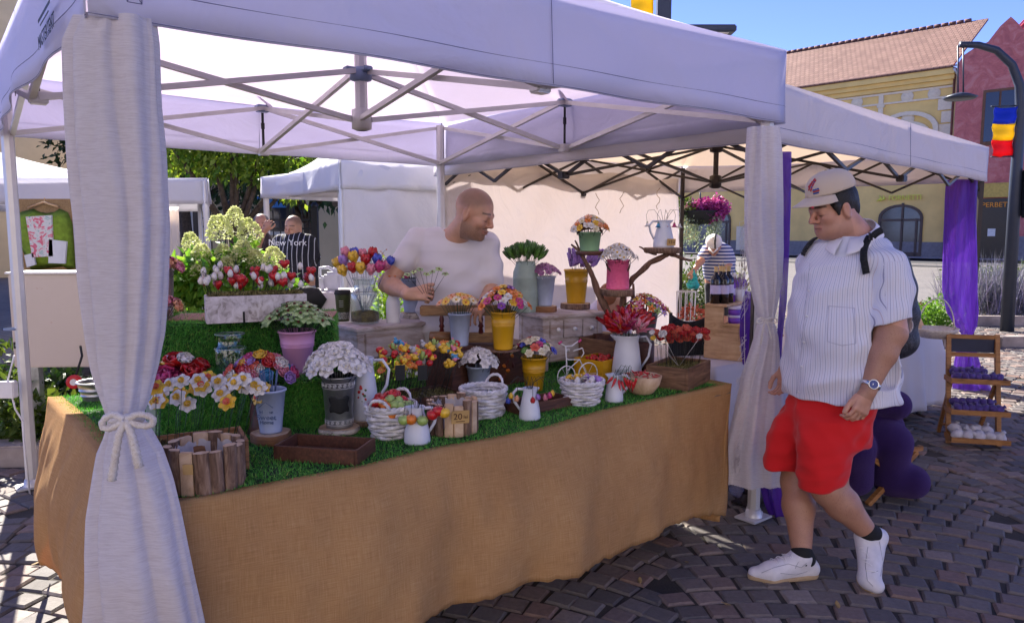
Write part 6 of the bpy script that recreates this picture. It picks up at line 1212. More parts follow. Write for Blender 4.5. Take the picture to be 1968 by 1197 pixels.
# pots half hidden behind the curtain on the left
for (px, py, y, hd_, lab, cols) in ((318, 500, 3.25, .14, 'tall zinc vase of pink and red flowers peeking out right of the curtain', ('magenta', 'pink', 'peach')), (315, 612, 3.1, .05, 'low pot of pale pink roses peeking out right of the curtain', ('pink', 'peach', 'pink'))):
    c = D(px, py, y); zb_ = z2s+.001 if True else 0; hh_ = max(.05, c.z-zb_-.05); bk, p, rt, h = bucket('zinc_bucket', 0, 0, 0, 42, 34, hh_/m2(1, c), M_zinc, lab, pos=Vector((c.x-.02, c.y, zb_)), ridges=())
    bouquet('rose_pick', p+Vector((0, 0, h)), .08, .01, .05, 12, [(H('poppy', k, k, .055), {'magenta': 'crimson', 'pink': 'pink', 'peach': 'peach'}[k]) for k in cols], 'flowers '+('in the tall vase' if py < 550 else 'in the low pot'), ('in the tall zinc vase' if py < 550 else 'in the low pot')+' beside the curtain', noun='rose')
bucket('zinc_bucket', 185, 772, S0, 62, 46, 34, M_zinc, 'zinc bucket peeking out left of the thick curtain on sunlit turf', ridges=(.3, .6))
# ================================================= curtains and ties
def m_gauze(t):
    v = t.coord('Object'); v2 = t.coord('Object', (25, 25, 330)); v3 = t.coord('Object', (220, 220, 20)); n = t.noise(v2, 1, 3, .6, .5); n3 = t.noise(v3, 1, 3)
    c = t.ramp(n, [(.3, (.64, .58, .58)), (.6, (.82, .77, .78))]); t.ln(c, t.b.inputs['Base Color']); t.b.inputs['Roughness'].default_value = .9; t.b.inputs['Specular IOR Level'].default_value = .15
    t.bump(t.math('ADD', n, t.math('MULTIPLY', n3, .5)), .7, .004); translucent(t, (.82, .8, .84), .35)
M_gauze = mat('crinkled_gauze', rough=.9, fn=m_gauze)
def m_tulle(t):
    t.b.inputs['Base Color'].default_value = (.10, .02, .36, 1); t.b.inputs['Roughness'].default_value = .5; v = t.coord('Object', (30, 30, 3)); n = t.noise(v, 1, 4)
    translucent(t, (.16, .04, .55), .35)
    tp = t.new('ShaderNodeBsdfTransparent'); m = t.new('ShaderNodeMixShader'); t.ln(t.ramp(n, [(.35, (.6,)*3), (.65, (.95,)*3)]), m.inputs[0]); src = t.out.inputs[0].links[0].from_socket; t.ln(tp.outputs[0], m.inputs[1]); t.ln(src, m.inputs[2]); t.ln(m.outputs[0], t.out.inputs[0])
M_tulle = mat('purple_tulle', fn=m_tulle)
def curtain(name, rows, y, label, folds=7, amp=.16, flat=.55, m=None, seed=0, cat='curtain', nv=90, zend=None, yoff=0, push=0):
    """rows: (py, left px, right px) outline at distance y"""
    N = 150; P = []
    for py, l, r in rows:
        a, b_ = D(l, py, y), D(r, py, y); P.append((a.z, (a.x+b_.x)/2, (b_.x-a.x)/2))
    if zend is not None: (z1, c1, w1), (z0, c0, w0) = P[-1], P[-2]; k = (zend-z1)/(z1-z0) if z1 != z0 else 0; P.append((zend, c1+(c1-c0)*k*.6, w1+(w1-w0)*k*.6))
    zs = np.array([p[0] for p in P])[::-1]; cs = np.array([p[1] for p in P])[::-1]; ws = np.array([p[2] for p in P])[::-1]; V = []; z1, z0 = zs[-1], max(.01, zs[0]) if zend is not None else zs[0]; wm = ws.max()
    for j in range(nv+1):
        z = z1+(z0-z1)*j/nv; dy = -push*min(1, max(0, (1.15-z)/.5)); sc = (y+dy)/y; zi = HC+(z-HC)/sc if push else z; c = np.interp(zi, zs, cs)*sc; w_ = np.interp(zi, zs, ws)*sc
        for i in range(N):
            a = 2*math.pi*i/N; ph = .7*mn.noise(Vector((math.cos(a)*1.2, math.sin(a)*1.2+seed, z*1.3))); f = amp*(1+.6*(1-w_/wm))*(abs(math.sin(a*folds/2+ph*2.2+seed))**.8*1.1-.6+.35*math.sin(a*folds*1.5+ph*5))
            f += .05*mn.noise(Vector((a*3, z*5, seed))); q = w_*(1+f*.5)*(.97); V.append((c+q*math.cos(a), y+dy+(w_*flat*(1+f*1.6)+(.045 if wm > .1 else .02)*(1-w_/wm))*math.sin(a), z+(.004*mn.noise(Vector((i*.7, 0, 0))) if j == nv else 0)))
    F_ = [(j*N+i, j*N+(i+1) % N, (j+1)*N+(i+1) % N, (j+1)*N+i) for j in range(nv) for i in range(N)]
    ctr = Vector((cs[0], y, z0)); V = [(v[0]-ctr.x, v[1]-ctr.y, v[2]-ctr.z) for v in V]
    t = empty(name, ctr, 0, label, cat); o = obj('cloth', fastmesh('cloth', V, F_, m or M_gauze, smooth=True), t); return t, ctr
C1 = [(38, 150, 292), (85, 128, 298), (200, 131, 303), (310, 137, 313), (430, 147, 318), (540, 154, 316), (640, 166, 311), (700, 177, 301), (740, 190, 291), (775, 205, 281), (805, 216, 268), (832, 206, 288), (870, 190, 310), (920, 181, 328), (980, 170, 342), (1050, 165, 356), (1120, 165, 370), (1197, 163, 386)]
t, ctr = curtain('gauze_curtain', C1, 2.06, 'large white crinkled gauze curtain tied round the front left tent leg', 7, .17, .42, seed=1, zend=-.12, nv=140, push=.17)
def tie(t, ctr, cx, cy, y, s, m, tails=True):
    W = lambda px, py, d=0: D(px, py, y+d)-ctr
    b = MB(); w_ = s; b.tube([W(cx+w_*math.cos(a)*1.0, cy+3*math.sin(a*2)-2, -.02-.0+.055*math.sin(a)*s/30) for a in [i*2*math.pi/24 for i in range(25)]], [.011*s/30]*25, 8); b.build('tie_band', m, t)
    y -= .08
    for pts in ([(-2, 0), (-22, -12), (-42, -2), (-48, 14), (-34, 20), (-14, 10), (0, 2)], [(2, 0), (24, -12), (52, -6), (58, 8), (38, 14), (14, 8), (0, 2)]):
        b = MB(); k = s/30; P = curve([W(cx+x*k, cy+y_*k, -.075*k) for x, y_ in pts], 26); b.tube(P, [.0085*k*(1+.15*math.sin(i*2.2)) for i in range(27)], 8); b.build('bow_loop', m, t)
    for x in (-22, 22): b = MB(); k = s/30; P = curve([W(cx, cy+2, -.08*k), W(cx+x*k*.6, cy+30*k, -.085*k), W(cx+x*k*1.2, cy+115*k if x < 0 else cy+90*k, -.07*k)], 26); b.tube(P, [.0085*k*(1+.35*i/26)*(1+.15*math.sin(i*2.2)) for i in range(27)], 8); b.build('tail', m, t)
M_tie = mat('lace_tie', rough=.9, fn=m_grain((.5, .43, .36), (.66, .6, .55), (.76, .72, .68), (180, 180, 180), .9, .8))
tie(t, ctr, 241, 806, 1.98, 30, M_tie)
C2 = [(246, 1436, 1496), (300, 1432, 1500), (400, 1430, 1501), (480, 1431, 1502), (540, 1440, 1500), (590, 1452, 1490), (615, 1460, 1484), (645, 1452, 1493), (720, 1426, 1500), (800, 1408, 1505), (870, 1390, 1508), (925, 1384, 1512)]
t, ctr = curtain('gauze_curtain', C2, 3.68, 'narrow white gauze curtain with frayed edge tied round the right tent leg', 6, .2, .6, seed=4, nv=100)
tie(t, ctr, 1472, 615, 3.6, 12, M_tie)
b = MB(); rr = random.Random(3)
b.tube([D(1431, y_, 3.6)-ctr for y_ in range(415, 910, 15)], .0015, 4)
for i in range(170):
    py = rr.uniform(640, 900) if i % 3 else rr.uniform(420, 600); px = 1428+(6 if py < 600 else 4-(py-640)*.05)+rr.uniform(-3, 4); p = D(px, py, 3.6)-ctr; b.tube([p, p+Vector((-rr.uniform(.008, .03), rr.uniform(-.01, .01), -rr.uniform(0, .035))), p+Vector((-rr.uniform(.012, .035), 0, -rr.uniform(.02, .06)))], .0008, 3)
b.build('frayed_edge', M_gauze, t)
curtain('tulle_curtain', [(292, 1500, 1522), (400, 1500, 1520), (500, 1500, 1516), (580, 1498, 1512), (640, 1494, 1504), (700, 1492, 1500)], 4.12, 'thin purple tulle strip hanging just right of the white leg curtain', 4, .2, .5, M_tulle, 7, nv=40)
curtain('tulle_curtain', [(560, 1432, 1446), (600, 1424, 1456), (640, 1422, 1452), (700, 1428, 1445)], 4.3, 'bunched purple tulle left of the white leg curtain by the jars', 5, .2, .5, M_tulle, 8, nv=40)
curtain('tulle_curtain', [(885, 1452, 1512), (920, 1456, 1520), (970, 1470, 1524), (1020, 1492, 1522)], 3.95, 'blue purple tulle bundle at the foot of the right tent leg', 5, .25, .5, M_tulle, 9, nv=40)
CT = [(346, 1822, 1878), (420, 1818, 1876), (500, 1815, 1877), (560, 1814, 1878), (600, 1822, 1880), (625, 1838, 1876), (643, 1850, 1866), (665, 1842, 1872), (720, 1832, 1890), (780, 1836, 1925), (815, 1850, 1930)]
curtain('tulle_curtain', CT, 7.2, 'purple tulle curtain tied at the far right corner of the cream gazebo', 5, .22, .4, M_tulle, 10, nv=80)
# ================================================= lavender stall table, shelf, bottles
TA, TBv = Vector((1.21, 4.38, 0)), Vector((3.62, 6.2, 0)); te = (TBv-TA).normalized(); tn = Vector((-te.y, te.x, 0)); TH = .74; an7 = math.atan2(te.y, te.x); TL = (TBv-TA).length
M_cloth = mat('white_tablecloth', rough=.85, fn=m_canopy((.66, .62, .66), (.7, .68, .72), .2, .3))
t = empty('trestle_table', TA, an7, 'trestle table of the lavender stall under a white cloth', 'table'); b = MB(); b.box((TL/2, .375, TH-.02), (TL, .75, .03)); b.build('tabletop', M_wood, t)
for x in (.1, TL-.1):
    for y in (.08, .67): b = MB(); b.tube([(x, y, 0), (x, y, TH-.035)], .018, 8); b.build('leg', _mats['grey_steel'], t)
def tcloth(nm, x0, x1, y0, y1, z, hemz, label, parent_at, rot):
    b = MB(); per = []
    n = 220; L = 2*((x1-x0)+(y1-y0))
    def edge(s):
        s = s % L
        for (ax, ay, bx_2, by) in ((x0, y0, x1, y0), (x1, y0, x1, y1), (x1, y1, x0, y1), (x0, y1, x0, y0)):
            l = abs(bx_2-ax)+abs(by-ay)
            if s <= l: f = s/l; d = Vector((bx_2-ax, by-ay, 0)).normalized(); return Vector((ax+(bx_2-ax)*f, ay+(by-ay)*f, 0)), Vector((d.y, -d.x, 0))
            s -= l
        return Vector((x0, y0, 0)), Vector((0, -1, 0))
    def fn(u, v):
        p, nr = edge(u*L); o = (.02+.035*v*(math.sin(u*L*13)+.5*math.sin(u*L*29+2))+.05*v)*min(1, v*3+.05); return p+nr*o+Vector((0, 0, z-(z-hemz-.02*math.sin(u*L*3))*v))
    b.grid(fn, n, 14, closed=True); b.add([(x0, y0, z), (x1, y0, z), (x1, y1, z), (x0, y1, z)], [(0, 1, 2, 3)]); o = b.build(nm, M_cloth, None, parent_at, rot, solid=.002); return tag(o, label, 'tablecloth')
tcloth('tablecloth', -.01, TL+.01, -.01, .76, TH+.003, .1, 'white cloth over the lavender stall table reaching almost to the cobbles', TA, an7)
def onT(px, py, z): return G(px, py, z)
TZ = TH+.006
# stepped pine shelf with bottles and jars
near = onT(1352, 687, TZ); sh = empty('pine_shelf', near, -.62, 'stepped pine display shelf of bottles and purple jars', 'shelf'); hS = m2(104, near)
for x in ():
    pass
for k, (x0, x1, z0, z1) in enumerate(((0, .12, 0, hS), (.12, .22, 0, hS*.66), (.22, .33, 0, hS*.34))):
    b = MB(); b.box(((x0+x1)/2, .01, (z1-.014)/2), (x1-x0-.001, .018, z1-.014)); b.build('side_panel', M_pine, sh)
    b = MB(); b.box(((x0+x1)/2, .51, (z1-.014)/2), (x1-x0-.001, .018, z1-.014)); b.build('side_panel', M_pine, sh)
    b = MB(); b.box(((x0+x1)/2+.012, .26, z1-.007), (x1-x0+.024, .54, .014), bev=.002); b.build('shelf_board', M_pine, sh)
M_wine = mat('dark_bottle_glass', (.012, .01, .012), .08, spec=.7, var=0); M_plab = mat('purple_label', (.18, .05, .42), .5, var=.1); M_wlab = mat('pale_label', (.6, .52, .7), .6, var=.05); M_gold = mat('gold_foil', (.55, .38, .16), .35, metal=.5, var=0)
def bottle(p, r, h, label, group, mb=M_wine, cap=M_gold, lab=M_wlab):
    t = empty('bottle', p, random.random(), label, 'bottle', group); b = MB(); b.lathe([(0, .002), (r, 0), (r, h*.62), (r*.85, h*.7), (r*.36, h*.78), (r*.34, h*.98), (0, h*.98)], 20); b.build('glass', mb, t); b = MB(); b.lathe([(r*.37, h*.86), (r*.38, h), (0, h+.001)], 14); b.build('cap', cap, t); b = MB(); b.lathe([(r*1.01, h*.26), (r*1.02, h*.5)], 20); b.build('label', lab, t); return t
zt_ = TZ+hS
for i in range(4): v = Vector((.045+.04*(i % 2), .06+.035*(i % 2)+.085*(i//2), 0)); p = near+Matrix.Rotation(-.62, 3, 'Z') @ v; p.z = zt_; bottle(p, .034, .235, ('nearest', 'second', 'third', 'farthest')[i]+' of four dark wine bottles with pale labels on the pine shelf', 'wine bottles on the pine shelf')
for i in range(8): v = Vector((.035+.05*(i % 2), .2+.04*i, 0)); p = near+Matrix.Rotation(-.62, 3, 'Z') @ v; p.z = zt_; bottle(p, .026, .175, 'slim purple spray bottle with white cap on top of the pine shelf', 'purple spray bottles on the pine shelf', M_plab, M_pw, M_wlab)
def jar_(p, label, group): t = empty('cream_jar', p, 0, label, 'jar', group); b = MB(); b.lathe([(0, .001), (.036, 0), (.037, .036), (0, .036)], 20); b.build('body', M_plab, t); b = MB(); b.lathe([(.036, .036), (.039, .037), (.039, .05), (0, .051)], 20); b.build('lid', mat('frosted_lid', (.62, .56, .68), .3, var=0), t)
for lvl, (x, z) in enumerate(((.18, hS*.66), (.285, hS*.34))):
    for k in range(2):
        for i in range(3): v = Vector((x-.01, .06+.09*i, 0)); p = near+Matrix.Rotation(-.62, 3, 'Z') @ v; p.z = TZ+z+k*.052; jar_(p, ('upper' if lvl == 0 else 'lower')+' step purple cream jar with frosted lid on the pine shelf', ('upper' if lvl == 0 else 'lower')+' step cream jars')
# dried grasses above the bottles
b = MB(); rr = random.Random(2); p0 = near+Matrix.Rotation(-.62, 3, 'Z') @ Vector((.12, .3, 0)); p0.z = zt_
for i in range(60): a = rr.uniform(0, 6.28); l = rr.uniform(.12, .26); d = Vector((math.cos(a)*.6, math.sin(a)*.4, 1)).normalized(); q = d*l; b.tube([(0, 0, 0), q*.5+Vector((0, 0, .02)), q], .0008, 3); b.tube([q, q+d*.03], [.003, .001], 4)
t = empty('dried_grass', p0, 0, 'thin dry grass stems spraying up behind the spray bottles', 'dried grass'); b.build('stems', mat('straw', (.45, .38, .2), .8, var=.2), t); b = MB(); b.lathe([(0, 0), (.03, 0), (.035, .08), (.03, .08), (0, .02)], 16); b.build('pot', M_pw, t)
# wooden house and basket at the right end of the cloth
p = onT(1768, 646, TZ); t = empty('wooden_house', p, an7, 'little wooden birdhouse ornament on the white cloth', 'ornament'); b = MB(); b.box((0, .05, .04), (.09, .08, .08)); b.add([(-.06, 0, .08), (.06, 0, .08), (0, 0, .14), (-.06, .1, .08), (.06, .1, .08), (0, .1, .14)], [(0, 1, 2), (5, 4, 3), (0, 2, 5, 3), (1, 4, 5, 2), (0, 3, 4, 1)]); b.build('house', M_pine, t)
for x in (-.025, .02): b = MB(); b.box((x, .0085, .04), (.016, .004, .022)); b.build('window', M_brownf, t)
p = onT(1812, 652, TZ); t = empty('straw_basket', p+Vector((0, .1, 0)), 0, 'pale straw basket with a tall hoop handle on the white cloth', 'basket'); b = MB(); b.lathe([(0, .005), (.1, .0), (.14, .05), (.16, .07), (.155, .075), (.12, .03), (0, .02)], 36, fn=lambda a, i: 1+.02*math.sin(a*30)); b.build('body', mat('pale_straw', rough=.8, fn=m_grain((.4, .33, .28), (.62, .55, .5), (.72, .68, .64), (90, 90, 140))), t)
b = MB(); b.tube([(.14*math.cos(a), 0, .06+.24*math.sin(a)) for a in [i*math.pi/20 for i in range(21)]], .005, 6); b.build('handle', _mats['pale_straw'], t)
# ladder display stand
M_lad = mat('teak_wood', rough=.5, fn=m_grain((.16, .06, .015), (.3, .13, .035), (.42, .2, .07), (8, 8, 60)))
pL, pR = G(1822, 851, 0), G(1919, 857, 0); ey = pL.y; t = empty('ladder_stand', (pL+pR)/2, math.atan2(pR.y-pL.y, pR.x-pL.x), 'small wooden ladder stand with blackboard panel and three sachet trays', 'display stand'); W = (pR-pL).length; Ht = m2(203, pL)*1.02; lean = .16
for s in (-1, 1):
    b = MB(); b.tube([(s*W/2, 0, 0), (s*W/2*.97, lean, Ht)], .015, 4, smooth=False, sq=True); b.build('front_post', M_lad, t)
    b = MB(); b.tube([(s*(W/2+.0)-s*.03, .33, 0), (s*W/2*.9, lean*.55, Ht*.55)], .012, 4, smooth=False, sq=True); b.build('rear_strut', M_lad, t)
b = MB(); b.tube([(-W/2+.03, .3, .07), (W/2-.03, .3, .07)], .01, 4, smooth=False, sq=True); b.build('brace', M_lad, t)
for z_ in (Ht-.02, Ht-.15): b = MB(); b.box((0, lean*z_/Ht-.002, z_), (W*.97, .02, .03)); b.build('cross_rail', M_lad, t)
b = MB(); b.box((0, lean*.92+.006, Ht-.085), (W*.93, .006, .1)); b.build('blackboard', mat('blackboard', (.01, .015, .05), .5, var=.2), t)
trays = []
for k, z_ in enumerate((Ht-.33, Ht-.55, .05)):
    y_ = lean*z_/Ht; b = MB(); b.box((0, y_-.07, z_), (W+.03, .17, .012)); b.box((0, y_-.15, z_+.012), (W+.05, .014, .036)); b.box((-W/2-.02, y_-.07, z_+.012), (.012, .15, .036)); b.box((W/2+.02, y_-.07, z_+.012), (.012, .15, .036)); b.build('tray', M_lad, t); trays.append((y_-.07, z_+.006))
M_sach = mat('purple_sachet', (.06, .03, .2), .7, var=.3, vs=30, bump=.5, sheen=.3); M_bag = mat('white_sachet', (.5, .48, .54), .85, var=.12, vs=30, bump=.3)
Mt = Matrix.Translation(t.location) @ Matrix.Rotation(t.rotation_euler.z, 4, 'Z'); rr = random.Random(6)
def sachet_mesh(seed, m):
    b = MB(); b.lathe([(0, -.02), (.02, -.019), (.034, -.006), (.03, .01), (.016, .024), (.007, .03), (.012, .042), (.002, .044)], 16, fn=lambda a, i: 1+.22*mn.noise(Vector((math.cos(a)*1.5+seed, math.sin(a)*1.5, i*.5)))+(.2*math.sin(a*5) if i > 4 else 0)); return b.mesh('sachet', m)
sm = [sachet_mesh(i*3.1, M_sach) for i in range(3)]; bm_ = [sachet_mesh(i*3.1+1, M_bag) for i in range(3)]
for k, n in ((0, 12), (1, 13), (2, 9)):
    for i in range(n):
        x = (-W/2+.03)+(W-.06)*((i % (n//2+1))/(n//2)); back = i > n//2; y_, z_ = trays[k]; p = Mt @ Vector((x, y_+(.03 if back else -.03), z_+.03+(.03 if back else 0))); o = obj('sachet', (bm_ if k == 2 else sm)[i % 3], None, p, (rr.uniform(-1.3, 1.3), rr.uniform(-1.3, 1.3), rr.random()*6), 1.1 if k < 2 else 1.45)
        tag(o, ('dark purple lavender sachet on the top tray', 'dark purple lavender sachet on the middle tray', 'white cloth sachet on the bottom tray')[k]+' of the ladder stand, '+('back row' if back else 'front row')+' '+('left' if x < -.06 else 'right' if x > .06 else 'middle'), 'sachet', ('sachets on the top tray', 'sachets on the middle tray', 'white bags on the bottom tray')[k])
        if k == 2 and i < 5:
            for q_ in range(3): text('lavanda', .012, M_inkb, o, (0, -.034, .006-.009*q_), (R(90), 0, 0), .0002)
# water bottles by the leg
M_pet = mat('clear_plastic', (.5, .5, .75), .08, alpha=.35, var=0, spec=.8)
for px, pyb, w_, h_, lb in ((1440, 975, 44, 108, 'left of the tent leg'), (1484, 980, 46, 90, 'right of the tent leg')):
    p = base_at(px, pyb, 0, .06)+Vector((0, .15, 0)); r = m2(w_, p)/2*1.05; h = m2(h_, p); t = empty('water_bottle', p, 0, 'large clear plastic water bottle standing on the cobbles '+lb, 'water bottle'); b = MB(); b.lathe([(0, .004), (r*.9, 0), (r, .02), (r, h*.25), (r*.93, h*.28), (r, h*.31), (r, h*.55), (r*.93, h*.58), (r, h*.61), (r*.95, h*.72), (r*.35, h*.92), (r*.3, h*.97), (0, h*.97)], 24); b.build('body', M_pet, t); b = MB(); b.lathe([(r*.33, h*.95), (r*.33, h+.01), (0, h+.01)], 14); b.build('cap', CL['pink'], t); b = MB(); b.lathe([(r*1.01, h*.33), (r*1.01, h*.52)], 24); b.build('label', mat('pink_label', (.5, .25, .45), .5, var=.2, alpha=.8), t)
# black camp chair behind the flower crate
p = D(1320, 650, 4.75); t = empty('camp_chair', (p.x, p.y, 0), .2, 'black folding camp chair back behind the red rose crate', 'chair'); Zc = lambda py: D(1320, py, 4.75).z
M_canv = mat('black_canvas', (.012, .012, .014), .8, var=.1)
b = MB(); b.grid(lambda u, v: (-.115+.3*u, .03*math.sin(math.pi*u), Zc(690)+(Zc(602)-Zc(690)-.06*math.sin(math.pi*u))*v), 14, 8); b.build('back_rest', M_canv, t, solid=.01)
for x in (-.115, .185): b = MB(); b.tube([(x, 0, 0), (x, 0, Zc(600))], .012, 8); b.build('post', M_chalk, t)
b = MB(); b.grid(lambda u, v: (-.115+.3*u, -.35*v, .42-.04*math.sin(math.pi*u)), 10, 6); b.build('seat', M_canv, t, solid=.01)
for x in (-.115, .185): b = MB(); b.tube([(x, 0, .45), (x, -.35, .42), (x, -.3, 0)], .01, 8); b.build('front_leg', M_chalk, t)
# ================================================= left background things
yc = 5.0; x0, x1 = D(24, 615, yc).x, D(215, 615, yc).x; zc_, zd = D(90, 705, yc).z, D(90, 526, yc).z
t = empty('electric_cabinet', ((x0+x1)/2, yc+.1, 0), .06, 'cream metal cabinet with black latches and rust spots behind the left leg', 'cabinet')
def m_cab(t_):
    v = t_.coord('Object'); n = t_.noise(v, 5, 6, .7); n2 = t_.noise(v, 24, 4); c = t_.ramp(n, [(0, (.55, .47, .4)), (.66, (.58, .5, .44)), (.72, (.42, .2, .1)), (.8, (.3, .1, .04))]); t_.ln(t_.mix(t_.math('MULTIPLY', n2, .25), c, (.5, .42, .36)), t_.b.inputs['Base Color'])
b = MB(); b.box((0, 0, (zc_+zd)/2), (x1-x0, .22, zd-zc_), bev=.008); b.build('body', mat('cream_metal', rough=.55, fn=m_cab), t)
b = MB(); b.box((0, -.0, zd+.006), (x1-x0+.02, .25, .012), bev=.002); b.build('top', M_pw, t)
for py in (572, 662): z_ = D(60, py, yc).z; b = MB(); b.box((D(36, py, yc).x-(x0+x1)/2, -.116, z_), (.035, .014, .045), bev=.003); l = b.build('latch', M_chalk, t); b = MB(); ball(b, (D(36, py, yc).x-(x0+x1)/2, -.125, z_), .006, 0, 5); b.build('lock', M_zinc, l)
for x in (x0+.06, x1-.06): b = MB(); b.box((x-(x0+x1)/2, .04, zc_/2), (.06, .06, zc_)); b.build('post', M_zinc, t)
p = D(143, 733, 4.7); t = empty('red_socket', p, .3, 'red round plug with white octagonal label below the cream cabinet', 'plug'); b = MB(); b.lathe([(0, -.03), (.04, -.03), (.045, 0), (.045, .02), (.03, .024), (0, .02)], 20, M=Matrix.Rotation(R(90), 4, 'X')); b.build('body', mat('red_plastic', (.6, .02, .03), .35), t); b = MB(); b.lathe([(0, 0), (.022, 0), (.022, .004), (0, .004)], 8, M=Matrix.Translation((0, -.022, 0)) @ Matrix.Rotation(R(90), 4, 'X'), smooth=False); b.build('label', M_pw, t); b = MB(); b.tube([(0, .02, .02), (.03, .1, .15), (0, .2, .2)], .008, 6); b.build('cable', M_chalk, t)
# white junction box strapped to the back left leg
p = D(16, 748, 4.25); t = empty('junction_box', p, 0, 'small white electric junction box with cables on the back left leg', 'junction box'); b = MB(); b.box((0, 0, 0), (.09, .05, .1), bev=.006); b.build('box', M_pw, t); b = MB(); b.tube([(.02, 0, -.05), (.025, .01, -.12), (.06, .02, -.2), (.07, 0, -.3), (.07, .02, -.7)], .005, 6); b.build('cable', M_pw, t); b = MB(); b.tube([(.0, 0, .05), (.03, .0, .14), (.05, 0, .2)], .005, 6); b.build('cable', M_pw, t)
b = MB(); p = D(22, 632, 4.35); b.lathe([(.04, -.006), (.042, 0), (.04, .006)], 14, c=p); tag(b.build('cable_strap', M_bluep), 'grey cable strap round the back left tent leg', 'strap')
# hanging sweatshirt on a burlap board
yb2 = 7.4; P_ = lambda px, py, d=0: D(px, py, yb2+d); b = MB(); a, c = P_(8, 382), P_(190, 524); b.box(((a.x+c.x)/2, yb2+.05, (a.z+c.z)/2), (c.x-a.x, .03, a.z-c.z)); 
me_ = b.build('burlap_board', mat('flat_burlap', rough=.95, fn=m_grain((.2, .12, .05), (.33, .21, .1), (.42, .29, .15), (120, 120, 120))), None, (0, 0, 0)); tag(me_, 'burlap covered board behind the green sweatshirt', 'board')
t = empty('sweatshirt', P_(85, 450), 0, 'lime green sweatshirt with painted flower print hanging on a board', 'sweatshirt'); o_ = t.location
M_lime = mat('lime_fabric', (.22, .34, .03), .9, var=.15, vs=25, bump=.3)
out = [(62, 401), (72, 407), (88, 410), (102, 407), (112, 401), (128, 408), (137, 430), (140, 470), (143, 515), (128, 518), (120, 512), (104, 514), (90, 516), (74, 518), (58, 520), (45, 490), (33, 462), (26, 440), (22, 422), (34, 408)]
b = MB(); n = len(out); c = P_(85, 460)-o_
def off(px, py): return -.05-.03*math.sin(px*.25)*min(1, (py-400)/60)
vs = [P_(x, y)-o_+Vector((0, .02, 0)) for x, y in out]+[P_(x*.8+17, y*.75+115)-o_+Vector((0, off(x, y), 0)) for x, y in out]+[c+Vector((0, -.07, 0))]
b.add(vs, [(i, (i+1) % n, n+(i+1) % n, n+i) for i in range(n)]+[(n+i, n+(i+1) % n, 2*n) for i in range(n)]+[tuple(range(n-1, -1, -1))], 0, True); b.build('fabric', M_lime, t)
for nm, pts, m in (('print_panel', [(60, 417), (108, 414), (112, 492), (72, 494)], None), ('cuff_patch', [(57, 490), (74, 486), (78, 508), (62, 513)], M_pw), ('cuff_patch', [(104, 460), (137, 464), (134, 506), (103, 505)], M_pw)):
    def m_print(t_):
        v = t_.coord('Object'); n_ = t_.noise(v, 9, 4, .6, 2.5); t_.ln(t_.ramp(n_, [(.3, (.05, .35, .33)), (.42, (.7, .7, .66)), (.5, (.75, .72, .7)), (.58, (.75, .12, .18)), (.66, (.7, .2, .3)), (.75, (.6, .3, .08))]), t_.b.inputs['Base Color'])
    b = MB(); b.add([P_(x, y)-o_+Vector((0, -.085, 0)) for x, y in pts]+[P_(x, y)-o_+Vector((0, -.06, 0)) for x, y in pts], [(3, 2, 1, 0), (4, 5, 6, 7)]+[(i, (i+1) % 4, (i+1) % 4+4, i+4) for i in range(4)]); b.build(nm, m or mat('flower_print', rough=.8, fn=m_print), t)
b = MB(); b.tube([P_(54, 400)-o_, P_(84, 389)-o_, P_(112, 398)-o_], .012, 6); b.tube([P_(84, 389)-o_, P_(86, 380)-o_], .004, 5); b.build('hanger', M_pine, t)
# beige cloth panel under the left back tent
wallsheet_ = curtain('cloth_panel', [(398, 320, 344), (440, 320, 345), (500, 322, 347)], 7.6, 'beige cloth panel hanging under the left back tent', 4, .2, .3, M_can2, 3, zend=.05, nv=30)
# ------------------------------------------------ hydrangeas and plants in the bed
def m_flor(t):
    a = t.new('ShaderNodeAttribute', attribute_name='tint'); t.ln(t.ramp(a.outputs['Fac'], [(0, (.42, .5, .16)), (.5, (.7, .72, .4)), (1, (.85, .82, .62))]), t.b.inputs['Base Color']); translucent(t, (.7, .75, .3), .3)
M_flor = mat('hydrangea_floret', rough=.6, fn=m_flor)
rng = np.random.RandomState(17)
def hyd_arr(n, s):
    z = rng.rand(n)**.8; a = rng.rand(n)*6.28; r = s*.54*(1-z**2*.75)*(.75+.3*rng.rand(n)); P = np.stack([r*np.cos(a), r*np.sin(a), s*1.05*z-s*.3], 1); O = np.stack([np.cos(a), np.sin(a), z], 1)
    return leaves_arr(P, s*.13, rng, .9, 0, O)+(np.repeat(rng.rand(n), 4),)
hs_ = [hyd_arr(650, .13) for _ in range(3)]; hm_ = [fastmesh('panicle', V, Fq, M_flor, attr={'tint': ('FACE', T)}) for V, Fq, T in hs_]
HY = .7
hyd = empty('hydrangea_bush', D(430, 560, 4.9+HY).xy.to_3d(), 0, 'large hydrangea bush with pale green cone flowers behind the trough', 'bush'); o_ = hyd.location.copy(); b = MB()
